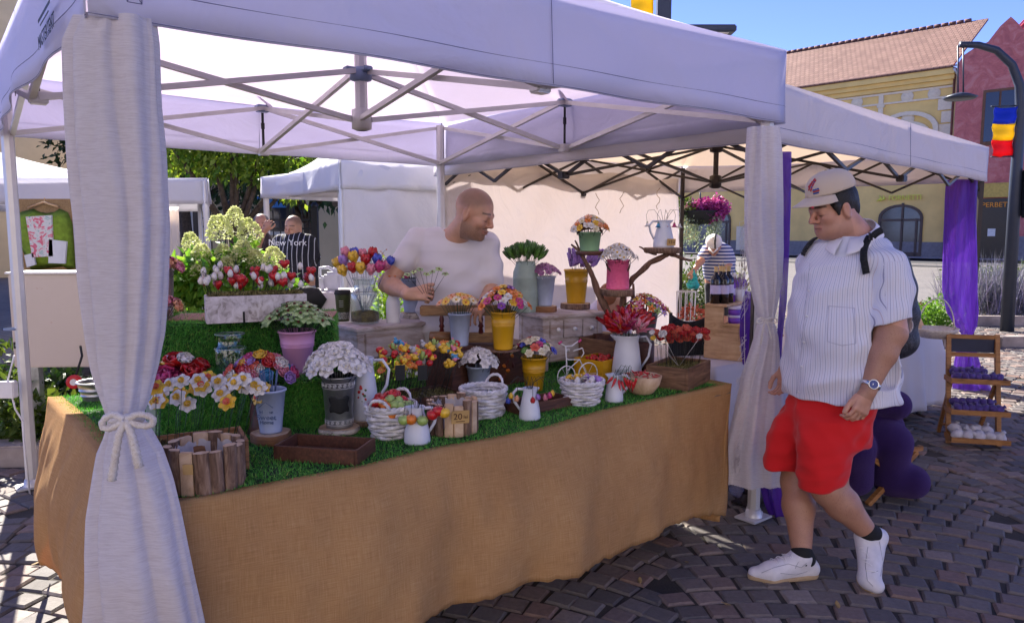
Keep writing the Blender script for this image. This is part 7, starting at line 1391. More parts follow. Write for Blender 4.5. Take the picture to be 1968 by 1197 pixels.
for i, (px, py, y, s, tx_) in enumerate(((369, 470, 4.8, 1.0, -.3), (423, 446, 4.8, 1.35, -.2), (449, 422, 4.9, 1.05, .1), (480, 450, 4.8, 1.3, .3), (367, 500, 4.7, .85, -.4), (388, 497, 4.6, 1.15, -.1), (431, 492, 4.6, .95, 0), (466, 490, 4.6, 1.15, .2), (492, 502, 4.6, .95, .2), (527, 505, 4.5, 1.2, .3), (383, 520, 4.5, .85, -.3), (343, 593, 4.4, .7, -.3), (436, 512, 4.5, .8, 0), (345, 515, 4.7, .7, -.3))):
    y += HY; s *= .95; p = D(px, py+2, y)-o_; q = obj('flower_cone', hm_[i % 3], hyd, p, (rng.uniform(-.2, .2), tx_*.6, i), s); b.tube([(rng.uniform(-.12, .12), rng.uniform(-.1, .1), 0), (p.x*.5, p.y*.5, p.z*.6), p], [.012, .007, .003], 5)
b.build('stems', M_bark, hyd)
cl = [(tuple(D(px, py, y+HY)-o_), (.12*k, .12*k, .11*k)) for px, py, y, k in ((395, 525, 4.7, 1), (445, 505, 4.8, 1), (470, 510, 4.7, 1.2), (510, 535, 4.7, 1.0), (370, 530, 4.6, 1.3), (350, 545, 4.6, 1.2), (420, 540, 4.6, 1.3), (540, 550, 4.7, .8), (360, 600, 4.5, .8), (345, 580, 4.6, .9), (330, 540, 4.6, 1))]
leaf_obj('foliage', crown(rng, cl, 1700, .09, aspect=.6, down=.3), leaf_mat('hydrangea_leaf', (.06, .2, .02), (.3, .5, .07), .5), hyd)
def bush(px, y, w_, z0, z1, n, size, m, label, name='bush', group=None, seed=1, cat='bush', blobs=6):
    r = np.random.RandomState(seed); p = D(px, 500, y); t = empty(name, (p.x, y, 0), 0, label, cat, group); cl = [((r.uniform(-w_, w_)*.6, r.uniform(-w_, w_)*.5, r.uniform(z0+.1*(z1-z0), z1-.15*(z1-z0))), (w_*.5, w_*.45, (z1-z0)*.3)) for _ in range(blobs)]
    leaf_obj('foliage', crown(r, cl, n, size), m, t); b = MB(); [b.tube([(r.uniform(-.05, .05), r.uniform(-.05, .05), 0), (c[0]*.6, c[1]*.6, c[2]*.6), c], [.012, .008, .003], 5) for c, _ in cl]; b.build('stems', M_bark, t); return t
bush(15, 5.2, .35, .1, .75, 900, .09, M_leaf1, 'leafy green plant in the bed at the far left edge', seed=31)
bush(70, 5.6, .4, .1, .55, 900, .08, M_leaf2, 'low dark green plant under the cream cabinet', seed=32)
bush(120, 5.1, .35, .05, .42, 800, .07, M_leaf1, 'low green plant in the bed below the red plug', seed=33)
bush(742, 5.2, .13, .2, 1.28, 1400, .045, leaf_mat('lime_leaf', (.12, .3, .02), (.4, .55, .06), .5), 'bright lime green bush seen between tulip jar and white bottle', seed=34, blobs=9)
bush(720, 6.0, .45, .1, .75, 1600, .06, _mats['lime_leaf'], 'sunlit yellow green shrub seen under the left cabinet', seed=35)
rng2 = np.random.RandomState(3); P = np.stack([rng2.uniform(-5, -1.9, 5000), rng2.uniform(5.0, 6.2, 5000), np.full(5000, .07)], 1); V, Fq, T = blades(P, np.array([0, 0, 1.]), .12, .003, rng2, .5); tag(obj('bed_grass', fastmesh('bed_grass', V, Fq, M_leaf1, attr={'tint': ('FACE', T)})), kind='stuff')
# small white table with jerrycan and dark bundle
p = D(632, 560, 5.6); zt2 = D(632, 558, 5.6).z; tw = tcloth('side_tablecloth', -.2, .2, -.2, .25, zt2, .25, 'white cloth over the small side table carrying the canister', (p.x, p.y, 0), .1)
t = empty('canister', D(632, 558, 5.6), .2, 'white plastic canister with moulded handle on the side table', 'canister'); b = MB(); b.box((.03, 0, .07), (.12, .12, .14), bev=.02); b.box((-.045, 0, .055), (.05, .1, .11), bev=.015); b.tube([(.06, 0, .14), (.0, 0, .175), (-.06, 0, .17), (-.065, 0, .1)], .012, 8); b.tube([(.06, 0, .13), (.06, 0, .175)], .022, 12); b.build('body', mat('milky_plastic', (.6, .6, .68), .4, var=.03), t)
p = D(592, 575, 5.4); b = MB(); b.lathe([(0, -.1), (.09, -.09), (.12, 0), (.08, .08), (0, .1)], 20, c=(0, 0, 0), fn=lambda a, i: 1+.2*math.sin(a*3+i)); o = tag(b.build('black_bag', M_canv, None, p), 'crumpled black bag beside the white side table', 'bag'); b = MB(); b.box((0, 0, -.1-(p.z-.1)/2), (.24, .24, p.z-.1)); tag(b.build('stool', M_brownf, None, (p.x, p.y, p.z)), 'dark stool under the crumpled black bag', 'stool')
# ================================================= right background plants
for px, y, w_, z0, z1, m, lab, sd in ((1312, 10.2, .35, .1, .95, M_leaf1, 'green shrub right of the cream side wall', 41), (1352, 10.8, .5, .2, 1.15, M_leaf1, 'tall loose green shrub behind the wine bottles', 42), (1393, 11.5, .5, .1, .95, leaf_mat('grey_leaf', (.16, .18, .1), (.35, .36, .22), .3), 'grey green grass like shrub near the gardener', 43), (1795, 10.5, .5, .05, .6, M_leaf3, 'bright green low bush behind the purple tulle', 44), (1772, 11, .3, .05, .5, leaf_mat('red_leaf', (.12, .03, .02), (.3, .1, .05), .3), 'small red leaved bush left of the bright green one', 45), (1905, 14, .9, .1, .85, M_leaf1, 'dark green bush in the bed at the right edge', 46), (1960, 13.5, .8, .1, .9, M_leaf1, 'second green bush in the bed at the right edge', 47)): bush(px, y, w_, z0, z1, 2200, .06, m, lab, seed=sd)
for px, y, sd in ((1885, 13, 51), (1925, 13.2, 52), (1962, 12.8, 53)):
    r = np.random.RandomState(sd); p = D(px, 500, y); P = np.stack([r.uniform(-.55, .55, 500), r.uniform(-.35, .35, 500), r.uniform(.0, .4, 500)], 1); V, Fq, T = blades(P, np.array([0, 0, 1.]), .75, .006, r, .3); t = empty('lavender_bush', (p.x, y, 0), 0, {51: 'left', 52: 'middle', 53: 'right'}[sd]+'most of three lavender bushes at the right edge', 'bush'); obj('stalks', fastmesh('stalks', V, Fq, leaf_mat('lavender_leaf', (.12, .14, .16), (.3, .26, .42), .2), attr={'tint': ('FACE', T)}), t)
kerb([(8.2, 10.0), (5.0, 9.9), (4.6, 11.8)], .16, .14); kerb([(14, 12.0), (7.6, 12.2), (7.0, 16)], .16, .16)
yh = 10.5; t = empty('hanging_flowers', D(1345, 405, yh), 0, 'hanging basket of pink petunias with long silver trailing leaves', 'hanging basket'); o_ = t.location.copy(); r = np.random.RandomState(9)
leaf_obj('petunias', crown(r, [((.12, 0, .0), (.2, .2, .15)), ((.26, 0, .03), (.13, .15, .14)), ((0, 0, .05), (.14, .15, .1))], 1500, .05, aspect=.9), leaf_mat('petunia', (.3, .02, .2), (.65, .12, .45), .3), t)
leaf_obj('foliage', crown(r, [((-.22, 0, .05), (.15, .15, .12)), ((0, 0, -.05), (.25, .15, .12))], 900, .05), M_leaf1, t)
P = []
for k in range(26): x = r.uniform(-.3, .28); l = r.uniform(.3, .62); P.append(np.stack([x+r.normal(0, .02, 60), r.normal(0, .08, 60), -l*r.rand(60)-.05], 1))
P = np.concatenate(P); V, Fq = leaves_arr(P, .05, r, .4, .8); leaf_obj('trailing_leaves', (V, Fq, np.repeat(r.rand(len(P)), 4)), leaf_mat('silver_leaf', (.25, .32, .22), (.5, .58, .42), .25), t)
b = MB(); b.lathe([(0, -.2), (.14, -.18), (.24, -.02), (.25, 0), (0, 0)], 20); b.build('basket', M_chalk, t); b = MB(); b.tube([(-.27, 0, -.2), (-.27, 0, .32), (0, 0, .36), (0, 0, .0)], .012, 6); b.tube([(-.27, 0, -.2), (-.27, 0, -o_.z)], .03, 8); b.build('hook_post', M_post, t)
p = G(1318, 606, .0); p = D(1318, 600, 6.5); t = empty('wire_planter', (p.x, p.y, 0), 0, 'white wire planter of small red flowers right of the side wall', 'planter'); b = MB(); zp_ = D(1318, 560, 6.5).z
for k in range(10): a = k*.628; b.tube([(.06*math.cos(a), .06*math.sin(a), .1), (.085*math.cos(a), .085*math.sin(a), zp_)], .004, 4)
for z_ in (.1, zp_*.5, zp_*.75, zp_): b.tube([(.08*math.cos(a), .08*math.sin(a), z_) for a in [i*.3 for i in range(22)]], .004, 4)
b.build('wire_frame', M_pw, t); leaf_obj('red_flowers', crown(r, [((.06, 0, zp_-.2), (.12, .1, .06))], 200, .035, aspect=.9), leaf_mat('salmon_flower', (.4, .06, .04), (.7, .2, .12), .2), t)

rr = random.Random(21)
for i, (px, py) in enumerate(((1322, 1078), (1722, 925), (1848, 1098), (1405, 1162), (1230, 1120), (1902, 985), (60, 1085), (1612, 1168))):
    b = MB(); petal(b, .035+.012*rr.random(), .02, 5, 25, .0006, .1, 0, 0); o = b.build('fallen_leaf', mat('dry_leaf', (.3, .2, .08), .8, var=.3, vs=40), None, G(px, py, .003), rr.random()*6)
    tag(o, 'small dry leaf on the cobbles '+('right of the burlap hem', 'under the purple plush foot', 'near the right edge', 'at the bottom edge, left of the shoes', 'nearest the burlap hem', 'farthest right', 'in the left corner', 'below the raised shoe')[i], 'leaf', 'dry leaves on the cobbles')
# ================================================= people: bodies grown as one smooth surface
try: import openvdb as vdb
except ImportError: import pyopenvdb as vdb
class SDF:
    def __init__(s, lo, hi, h):
        s.lo = np.array(lo, np.float32); s.h = h; s.n = np.ceil((np.array(hi)-s.lo)/h).astype(int)+1; s.f = np.full(s.n, .06, np.float32)
    def _win(s, lo, hi, pad):
        a = np.clip(np.floor((np.array(lo)-pad-s.lo)/s.h).astype(int), 0, s.n-1); b = np.clip(np.ceil((np.array(hi)+pad-s.lo)/s.h).astype(int)+1, 1, s.n)
        if (b <= a).any(): return None
        ax = [s.lo[i]+s.h*np.arange(a[i], b[i], dtype=np.float32) for i in range(3)]
        return tuple(slice(a[i], b[i]) for i in range(3)), np.stack(np.meshgrid(*ax, indexing='ij'), -1)
    def _add(s, sl, d, k, sub):
        f = s.f[sl]
        if sub: d = -d; h = np.maximum(k-np.abs(f-d), 0)/max(k, 1e-6); s.f[sl] = np.maximum(f, d)+h*h*k/4
        else: h = np.maximum(k-np.abs(f-d), 0)/max(k, 1e-6); s.f[sl] = np.minimum(f, d)-h*h*k/4
    def cone(s, a, ra, b, rb, k=.02, sub=False):
        a = np.array(a, np.float32); b = np.array(b, np.float32); r = max(ra, rb); W = s._win(np.minimum(a, b)-r, np.maximum(a, b)+r, k+.06)
        if not W: return
        sl, P = W; ba = b-a; t = np.clip(((P-a)@ba)/max(float(ba@ba), 1e-9), 0, 1); d = np.linalg.norm(P-a-t[..., None]*ba, axis=-1)-(ra+(rb-ra)*t); s._add(sl, d, k, sub)
    def ell(s, c, r, M=None, k=.02, sub=False):
        c = np.array(c, np.float32); r = np.array(r, np.float32); W = s._win(c-r.max(), c+r.max(), k+.06)
        if not W: return
        sl, P = W; q = P-c
        if M is not None: q = q@np.array(M, np.float32)
        k0 = np.linalg.norm(q/r, axis=-1); k1 = np.linalg.norm(q/(r*r), axis=-1)+1e-6; s._add(sl, k0*(k0-1)/k1, k, sub)
    def loft(s, rows, ang=0, k=.02, sub=False, cap=.02, wr=None, p=2.0):
        """rows of (z, cx, cy, rx, ry) from low to high, cross-sections turned by ang"""
        A = np.array(rows, np.float32); m = A[:, 3:].max(); W = s._win((A[:, 1].min()-m, A[:, 2].min()-m, A[0, 0]), (A[:, 1].max()+m, A[:, 2].max()+m, A[-1, 0]), k+.06)
        if not W: return
        sl, P = W; z = P[..., 2]; zz = np.clip(z, A[0, 0], A[-1, 0]); cx, cy, rx, ry = (np.interp(zz, A[:, 0], A[:, i]).astype(np.float32) for i in (1, 2, 3, 4)); c, s_ = math.cos(ang), math.sin(ang)
        u = ((P[..., 0]-cx)*c+(P[..., 1]-cy)*s_)/rx; v = (-(P[..., 0]-cx)*s_+(P[..., 1]-cy)*c)/ry; q = (np.abs(u)**p+np.abs(v)**p)**(1/p); d = (q-1)*np.minimum(rx, ry); dz = np.maximum(A[0, 0]-z, z-A[-1, 0])+cap
        o = np.sqrt(np.maximum(d+cap, 0)**2+np.maximum(dz, 0)**2)-cap+np.minimum(np.maximum(d+cap, dz), 0); 
        if wr is not None: o = o+wr(P)
        s._add(sl, o, k, sub)
    def mesh(s, name, m, noise=None, attrs=None, smooth=1):
        if noise is not None:
            ax = [s.lo[i]+s.h*np.arange(s.n[i], dtype=np.float32) for i in range(3)]; P = np.stack(np.meshgrid(*ax, indexing='ij'), -1); s.f += noise(P).astype(np.float32)
        g = vdb.FloatGrid(.06); g.copyFromArray(s.f); v, q = g.convertToQuads(0.0); v = v*s.h+s.lo
        for _ in range(smooth):
            acc = np.zeros_like(v); cnt = np.zeros(len(v))
            for a, b in ((0, 1), (1, 2), (2, 3), (3, 0)):
                np.add.at(acc, q[:, a], v[q[:, b]]); np.add.at(acc, q[:, b], v[q[:, a]]); np.add.at(cnt, q[:, a], 1); np.add.at(cnt, q[:, b], 1)
            v = v*.4+.6*acc/np.maximum(cnt, 1)[:, None]
        at = {k: ('POINT', fn(v)) for k, fn in (attrs or {}).items()}; return fastmesh(name, v, q, m, smooth=True, attr=at)
def wrk(seed, amp, f=1.0, dirs=5):
    r = np.random.RandomState(seed); K = [(r.normal(size=3)*[14, 14, 20]*f, r.rand()*6.28, r.normal(size=3)*9*f, r.rand()*6.28) for _ in range(dirs)]
    def fn(P):
        o = 0
        for k, ph, k2, p2 in K: o = o+np.abs(np.sin(P@k*.5+ph+1.6*np.sin(P@k2*.5+p2)))**1.5-.5
        return amp*o/dirs
    return fn
def frame(fw, up=(0, 0, 1)):
    f = Vector(fw).normalized(); u = Vector(up); l = u.cross(f).normalized(); u = f.cross(l); return np.array([f, l, u]).T      # columns: forward, left, up
def headp(S, c, Mh, k=1.0, ears=True, nose=.117, neck=None, nr=.06, jowl=0):
    c = np.array(c); T = lambda p: c+Mh@(np.array(p)*k); E = lambda p, r, kk=.015, sub=False: S.ell(T(p), np.array(r)*k, Mh, kk, sub)
    E((-.008, 0, .03), (.098, .076, .088)); E((.03, 0, -.035), (.06, .058, .085), .03); E((.032, 0, -.085), (.052+jowl, .05+jowl, .04+jowl*.5), .03); E((.076, 0, -.103), (.017, .022, .016), .02)
    for s in (-1, 1):
        E((.062, s*.04, -.03), (.024, .021, .02), .025); E((.101, s*.03, -.008), (.017, .019, .0105), .012, True); E((.0775, s*.031, -.009), (.0135, .0145, .0125), .004)
        E((.1, s*.0125, -.037), (.009, .0075, .0075), .008)
        if ears: E((-.006, s*.077, -.012), (.018, .009, .032), .008); E((-.0, s*.087, -.008), (.008, .006, .017), .004, True); E((-.004, s*.081, -.04), (.008, .005, .009), .005)
    S.cone(T((.083, -.032, .013)), .011*k, T((.083, .032, .013)), .011*k, .02); S.cone(T((.092, 0, .008)), .0085*k, T((nose, 0, -.029)), .0125*k, .012)
    E((.093, 0, -.0625), (.0115, .024, .0055), .006); E((.091, 0, -.0745), (.0115, .0205, .0065), .006); E((.1065, 0, -.0685), (.008, .026, .0016), .003, True)
    if neck is not None: S.cone(T((-.022, 0, -.06)), nr, neck, nr*1.15, .035)
def headmask(c, Mh, k, kind):
    c = np.array(c)
    def fn(v):
        q = (v-c)@Mh/k; x, y, z = q[:, 0], q[:, 1], q[:, 2]; ya = np.abs(y); g = lambda a, b, w: np.exp(-((a-b)/w)**2)
        if kind == 'dark': 
            m = g(z, .021+.004*np.sin(ya*60), .0042)*(x > .05)*(ya > .012)*(ya < .052)*.9; m += g(z, -.0125, .0032)*g(ya, .031, .013)*(x > .06)*1.0; m += g(z, -.0685, .0022)*(x > .09)*(ya < .024)*.55; return np.clip(m, 0, 1)
        if kind == 'lip': return np.clip(g(z, -.0685, .0085)*(x > .082)*(ya < .026)*1.2, 0, 1)
        if kind == 'beard': 
            m = 1/(1+np.exp((z+.052+.25*(x-.03)*(x < .06))/.006))*(x > -.02)*(z > -.14); m *= 1-np.exp(-((z+.068)/.009)**2-(y/.024)**2)*(x > .07); m = np.maximum(m, g(z, -.052, .006)*(ya < .032)*(x > .08)); return np.clip(m, 0, 1)
        if kind == 'scalp': return 1/(1+np.exp(-(z-.035-.9*np.maximum(x-.035, 0)*1.0+.02*(x < 0)+.35*np.minimum(x+.02, 0))/.008))*(np.sqrt(x*x+y*y+z*z) > .05)*(z > -.05)
        if kind == 'red': return np.clip(g(x, .112, .02)*g(z, -.02, .03)+.6*g(ya, .075, .012)*g(z, -.01, .03)+.5*g(ya, .045, .02)*g(z, -.03, .02)*(x > .04), 0, 1)
    return fn
def handp(S, w, fw, back, side, k=1.0, curl=35, spread=4, thumb=(40, 20), grip=None):
    """w wrist, fw towards the fingers, back = outward normal of the back of the hand, side +1: thumb at +y of the frame"""
    f = Vector(fw).normalized(); b = Vector(back); b = (b-f*b.dot(f)).normalized(); y = b.cross(f)*side; w = Vector(w); T = lambda a, c, d: w+f*a*k+y*c*k+b*d*k
    S.cone(T(-.01, 0, 0), .026*k, T(.03, 0, 0), .024*k, .015)
    for c in (-.028, -.009, .011, .03): S.cone(T(.02, c*.7, 0), .016*k, T(.082, c, 0), .0135*k, .012)
    S.cone(T(.02, .02, -.008), .018*k, T(.045, .034, -.012), .014*k, .012)
    for i, (c, L, r) in enumerate(((-.033, .062, .0078), (-.0115, .078, .0088), (.0105, .083, .009), (.032, .075, .009))):
        p = T(.085-(.006 if i == 0 else 0), c, .002); an = R(12+curl*.35); yaw = R(spread*(i-1.5)); cu = curl*(1.0+.12*(3-i))
        for j, fr in enumerate((.45, .31, .24)):
            d = (f*math.cos(an)-b*math.sin(an))*math.cos(yaw)+y*math.sin(yaw); q = p+d*L*fr*k; S.cone(p, r*k*(1-.1*j), q, r*k*(.9-.1*j), .0035); p = q; an += R(cu)
    p = T(.035, .04, -.01); an = R(thumb[0])
    for fr in (.034, .028, .022): d = f*math.cos(an)+y*math.sin(an)*.8-b*math.sin(an)*.45; q = p+d.normalized()*fr*k; S.cone(p, .0115*k, q, .0095*k, .006); p = q; an -= R(thumb[1])
def m_skin(c, hairc=(.03, .02, .015)):
    def fn(t):
        A = lambda n: t.new('ShaderNodeAttribute', attribute_name=n).outputs['Fac']
        v = t.coord('Object'); n = t.noise(v, 22, 5); n2 = t.noise(v, 400, 3); d = tuple(k*.8 for k in c); col = t.ramp(n, [(.3, d), (.7, c)]); col = t.mix(t.math('MULTIPLY', A('red'), .28), col, (.5, .14, .1)); col = t.mix(t.math('MULTIPLY', A('lip'), .6), col, (.42, .13, .11))
        st = t.math('GREATER_THAN', t.noise(v, 700, 1), .42); col = t.mix(t.math('MULTIPLY', t.math('MULTIPLY', A('beard'), .6), t.math('ADD', .45, t.math('MULTIPLY', st, .5))), col, hairc); col = t.mix(t.math('MULTIPLY', A('scalp'), .5), col, hairc); col = t.mix(A('dark'), col, hairc); col = t.mix(t.math('MULTIPLY', A('hairy'), .55), col, (.3, .15, .09))
        st2 = t.ramp(t.noise(t.coord('Object', (500, 500, 60)), 1, 2), [(.6, (0,)*3), (.7, (1,)*3)]); col = t.mix(t.math('MULTIPLY', t.math('MULTIPLY', A('hairy'), st2), .5), col, (.07, .035, .02))
        t.ln(col, t.b.inputs['Base Color']); t.b.inputs['Roughness'].default_value = .48; t.b.inputs['Subsurface Weight'].default_value = .12; t.b.inputs['Subsurface Radius'].default_value = (.02, .007, .004); t.b.inputs['Subsurface Scale'].default_value = .4; t.bump(t.math('ADD', t.math('MULTIPLY', n2, .4), n), .15, .002)
    return fn
M_skinA = mat('skin_light', fn=m_skin((.56, .29, .2))); M_skinB = mat('skin_tanned', fn=m_skin((.58, .32, .21)))
M_hair = mat('dark_hair', (.012, .009, .008), .55, var=.3, vs=60, bump=.8, bs=200)
def masks(c, Mh, k, beard=False, scalp=False, hairy=None):
    z = lambda v: np.zeros(len(v)); return {'dark': headmask(c, Mh, k, 'dark'), 'lip': headmask(c, Mh, k, 'lip'), 'red': headmask(c, Mh, k, 'red'), 'beard': (lambda v, s=beard: headmask(c, Mh, k, 'beard')(v)*s) if beard else z, 'scalp': headmask(c, Mh, k, 'scalp') if scalp else z, 'hairy': hairy or z}
def m_fabric(c, vs=30, bump=.25, thr=900, tw=0):
    def fn(t):
        v = t.coord('Object'); n = t.noise(v, thr, 2); n2 = t.noise(v, vs*.2, 4); t.ln(t.mix(t.math('MULTIPLY', n2, .25), c, tuple(k*.7 for k in c)), t.b.inputs['Base Color']); t.b.inputs['Roughness'].default_value = .9; t.b.inputs['Sheen Weight'].default_value = .15; t.bump(n, bump, .001)
        if tw: translucent(t, c, tw)
    return fn
# ---------------------------------------------------------------- the customer
cy = 3.3; o0 = G(1600, 1116, 0); o0 = Vector((D(1600, 600, cy).x, cy, 0)); J = lambda px, py, d=0: np.array(D(px, py, cy+d)-o0)
cus = empty('person', o0, 0, 'man in white striped shirt, red shorts and beige cap walking past the stall', 'person')
fc = Vector((-.70, -.71, 0)); lf = Vector((.71, -.70, 0)); ang_f = math.atan2(fc.y, fc.x)
Mh = frame((-.93, -.22, -.30)); hc = J(1601, 398, 0)
h = .0032; S = SDF((-.5, -.45, -.01), (.5, .45, 1.9), h)
headp(S, hc, Mh, 1.03, neck=J(1646, 462, .02), nr=.07, jowl=.014)
S.cone(J(1645, 490, .0), .08, J(1620, 760, 0), .1, .05)
sh, el, wr_ = J(1710, 520, -.16), J(1712, 640, -.20), J(1668, 752, -.25)
S.cone(sh, .055, el, .064, .03); S.cone(el, .062, el+(wr_-el)*.35, .057, .02); S.cone(el+(wr_-el)*.35, .055, wr_, .032, .02)
fh = Vector(wr_-el).normalized()+Vector((-.12, .0, -.25)); handp(S, wr_+np.array([0, 0, -.005]), fh, (.35, -.9, .1), -1, 1.0, 32, 3, (20, 8))
sh2, el2, wr2 = J(1560, 510, .17), J(1545, 640, .24), J(1512, 705, .16)
S.cone(sh2, .05, el2, .055, .03); S.cone(el2, .05, wr2, .032, .02); handp(S, wr2, (-.15, -.1, -1), (.9, .3, 0), 1, 1.0, 30)
# legs: far leg planted, near leg trailing on its toe
gF = G(1545, 1108, 0)-o0; hipF, kF, aF = J(1545, 810, .08), J(1532, 925, .06), J(1541, 1066, 0); aF[1] = gF.y; aF = np.array([aF[0], gF.y, .085]); aFp = D(1541, 1062, cy+gF.y)-o0; aF = np.array(aFp)
S.cone(hipF, .08, kF, .072, .03); S.cone(kF, .066, kF+(aF-kF)*.35, .07, .03); S.cone(kF+(aF-kF)*.35, .069, aF, .042, .03)
gN = G(1680, 1135, 0)-o0; hipN, kN = J(1612, 820, -.05), J(1592, 938, -.12); aN = np.array(D(1668, 1022, cy+gN.y+.1)-o0)
S.cone(hipN, .08, kN, .075, .03); S.cone(kN, .069, kN+(aN-kN)*.35, .071, .03); S.cone(kN+(aN-kN)*.35, .07, aN, .042, .03)
hairy = lambda v: ((v[:, 2] < .62)*1.0+((np.linalg.norm(v-(el+wr_)/2, axis=1) < .17)*1.0))
obj('body', S.mesh('body', M_skinA, attrs=masks(hc, Mh, 1.03, beard=.28, hairy=hairy)), cus)
# hair
S = SDF(hc-.16, hc+.16, .003); T = lambda p, k=1.03: hc+Mh@(np.array(p)*k)
S.ell(T((-.016, 0, .028)), np.array((.1, .083, .084))*1.03, Mh, .01); S.ell(T((-.075, 0, -.03)), (.035, .055, .05), Mh, .03)
for s in (-1, 1): S.cone(T((.035, s*.068, .012)), .016, T((.03, s*.069, -.022)), .008, .015)
S.ell(T((.075, 0, -.035)), (.062, .09, .075), Mh, .008, True)
for s in (-1, 1): S.ell(T((-.002, s*.088, -.02)), (.022, .024, .036), Mh, .004, True)
obj('hair', S.mesh('hair', M_hair, noise=wrk(3, .003, 6)), cus)
# cap
M_cap = mat('cap_cotton', rough=.9, fn=m_fabric((.58, .47, .37), 30, .4)); cap_up = Mh@np.array((.10, 0, 1.0)); Mc = frame(Mh@np.array((1, 0, -.02)), cap_up)
b = MB(); cc = hc+Mh@np.array((-.006, 0, .07)); 
def capf(u, v): a = 2*math.pi*u; el_ = v*math.pi/2; q = np.array((.112*math.cos(a)*math.cos(el_)**.8, .092*math.sin(a)*math.cos(el_)**.8, (.094)*math.sin(el_)**.9+.0015*abs(math.sin(a*3))*math.cos(el_))); return tuple(cc+Mc@q)
b.grid(capf, 60, 18, closed=True); cp = b.build('cap', M_cap, cus, solid=.003)
b = MB()
def brim(u, v): a = (u-.5)*2*1.15; r0 = .1; L = .082*math.cos((u-.5)*math.pi*.86)**.7 if abs(u-.5) < .5 else 0; x = .11*math.cos(a)+L*v; y = .092*math.sin(a)*(1+.12*v); return tuple(cc+Mc@np.array((x, y, .002-.018*v-1.6*y*y*(.6+.8*v))))
b.grid(brim, 30, 8); b.build('brim', M_cap, cp, solid=.004)
b = MB(); ball(b, tuple(cc+Mc@np.array((0, 0, .095))), .006, 0, 5); b.build('button', M_cap, cp)
def cap_pt(a, e, off=.0012): q = np.array(((.112+off)*math.cos(a)*math.cos(e)**.8, (.092+off)*math.sin(a)*math.cos(e)**.8, (.094+off)*math.sin(e)**.9)); return tuple(cc+Mc@q)
for col, segs in (('red', (((.05, .35), (.28, .95)), ((.18, .3), (.40, .85)), ((.0, .5), (.2, .8)))), ('blue', (((.22, .42), (.36, .78)), ((.3, .34), (.6, .36)))), ('red', (((.32, .26), (.62, .28)),)), ('blue', (((.32, .18), (.58, .2)),))):
    for (a0, e0), (a1, e1) in segs:
        b = MB(); b.tube([cap_pt(a0+(a1-a0)*i/8, e0+(e1-e0)*i/8, .002) for i in range(9)], [.0022+.002*math.sin(i*1.1)**2 for i in range(9)], 5); b.build('embroidery', mat('thread_'+col, (.5, .04, .06) if col == 'red' else (.03, .09, .38), .7), cp)
b = MB(); b.tube([tuple(cc+Mc@np.array((.15, .045+.004*i, -.022-.001*i))) for i in range(7)], .005, 5); b.build('brim_label', mat('thread_red', (.5, .04, .06), .7), cp)
# shirt
hz = J(1612, 766)[2]
S = SDF((-.42, -.42, hz-.06), (.46, .42, 1.52), .004)
C = lambda py, l, r, d=0: (J((l+r)/2, py, d)[2], J((l+r)/2, py, d)[0], d)
rows = []
for py, l, r, d, rf in ((762, 1500, 1724, 0, .205), (740, 1500, 1724, 0, .205), (690, 1505, 1724, -.0, .21), (640, 1511, 1718, 0, .205), (590, 1517, 1712, 0, .19), (550, 1525, 1708, 0, .17), (510, 1536, 1712, .0, .15), (484, 1547, 1712, .01, .125), (468, 1562, 1706, .012, .105), (454, 1594, 1692, .015, .085), (442, 1610, 1680, .02, .068)):
    z_, cx_, _ = C(py, l, r); W2 = (r-l)/2/ppm(cy); rows.append((z_, cx_, d, rf*.95, W2*.98))
wr = wrk(21, .036, 1.3, 6)
S.loft(rows, ang_f, .03, cap=.005)
e_ = sh+(el-sh)*.80; S.cone(J(1692, 492, -.08), .06, sh+np.array([.0, 0, -.0]), .075, .04); S.cone(sh+np.array([.008, 0, -.01]), .082, e_, .094, .014)
S.cone(J(1585, 500, .12), .06, sh2, .066, .04); S.cone(sh2, .068, sh2+(el2-sh2)*.8, .078, .02)
# hollow the hem and the sleeve ends a little so limbs come out of openings
S.cone(e_+(el-sh)*.14, .082, e_+(el-sh)*.8, .09, .004, True); z1 = e_+(el-sh)*.04
S.ell(J(1632, 436, -.0)+np.array([0, -.02, .02]), (.074, .074, .06), None, .01, True)
ax_t = np.array([C(600, 1515, 1720)[1], 0]); L_ = lambda v: ((v-sh)@(el-sh))/((el-sh)@(el-sh))
def stripe(v):
    d = v[:, :2]-np.stack([np.interp(v[:, 2], [r[0] for r in rows], [r[1] for r in rows]), np.zeros(len(v))], 1); a = np.arctan2(d[:, 1], d[:, 0])-ang_f; a = (a+np.pi) % (2*np.pi)-np.pi; s = a*.205
    ax = (el-sh)/np.linalg.norm(el-sh); q = v-sh; t_ = q@ax; rad = q-t_[:, None]*ax; rl = np.linalg.norm(rad, axis=1); arm = (rl < .125)&(t_ > -.03)&(v[:, 0] > sh[0]-.05); e1 = np.array([0, -1., 0]); e1 -= ax*(e1@ax); e1 /= np.linalg.norm(e1); e2 = np.cross(ax, e1); aa = np.arctan2(rad@e2, rad@e1)*.088+5.0
    return np.where(arm, aa, s)
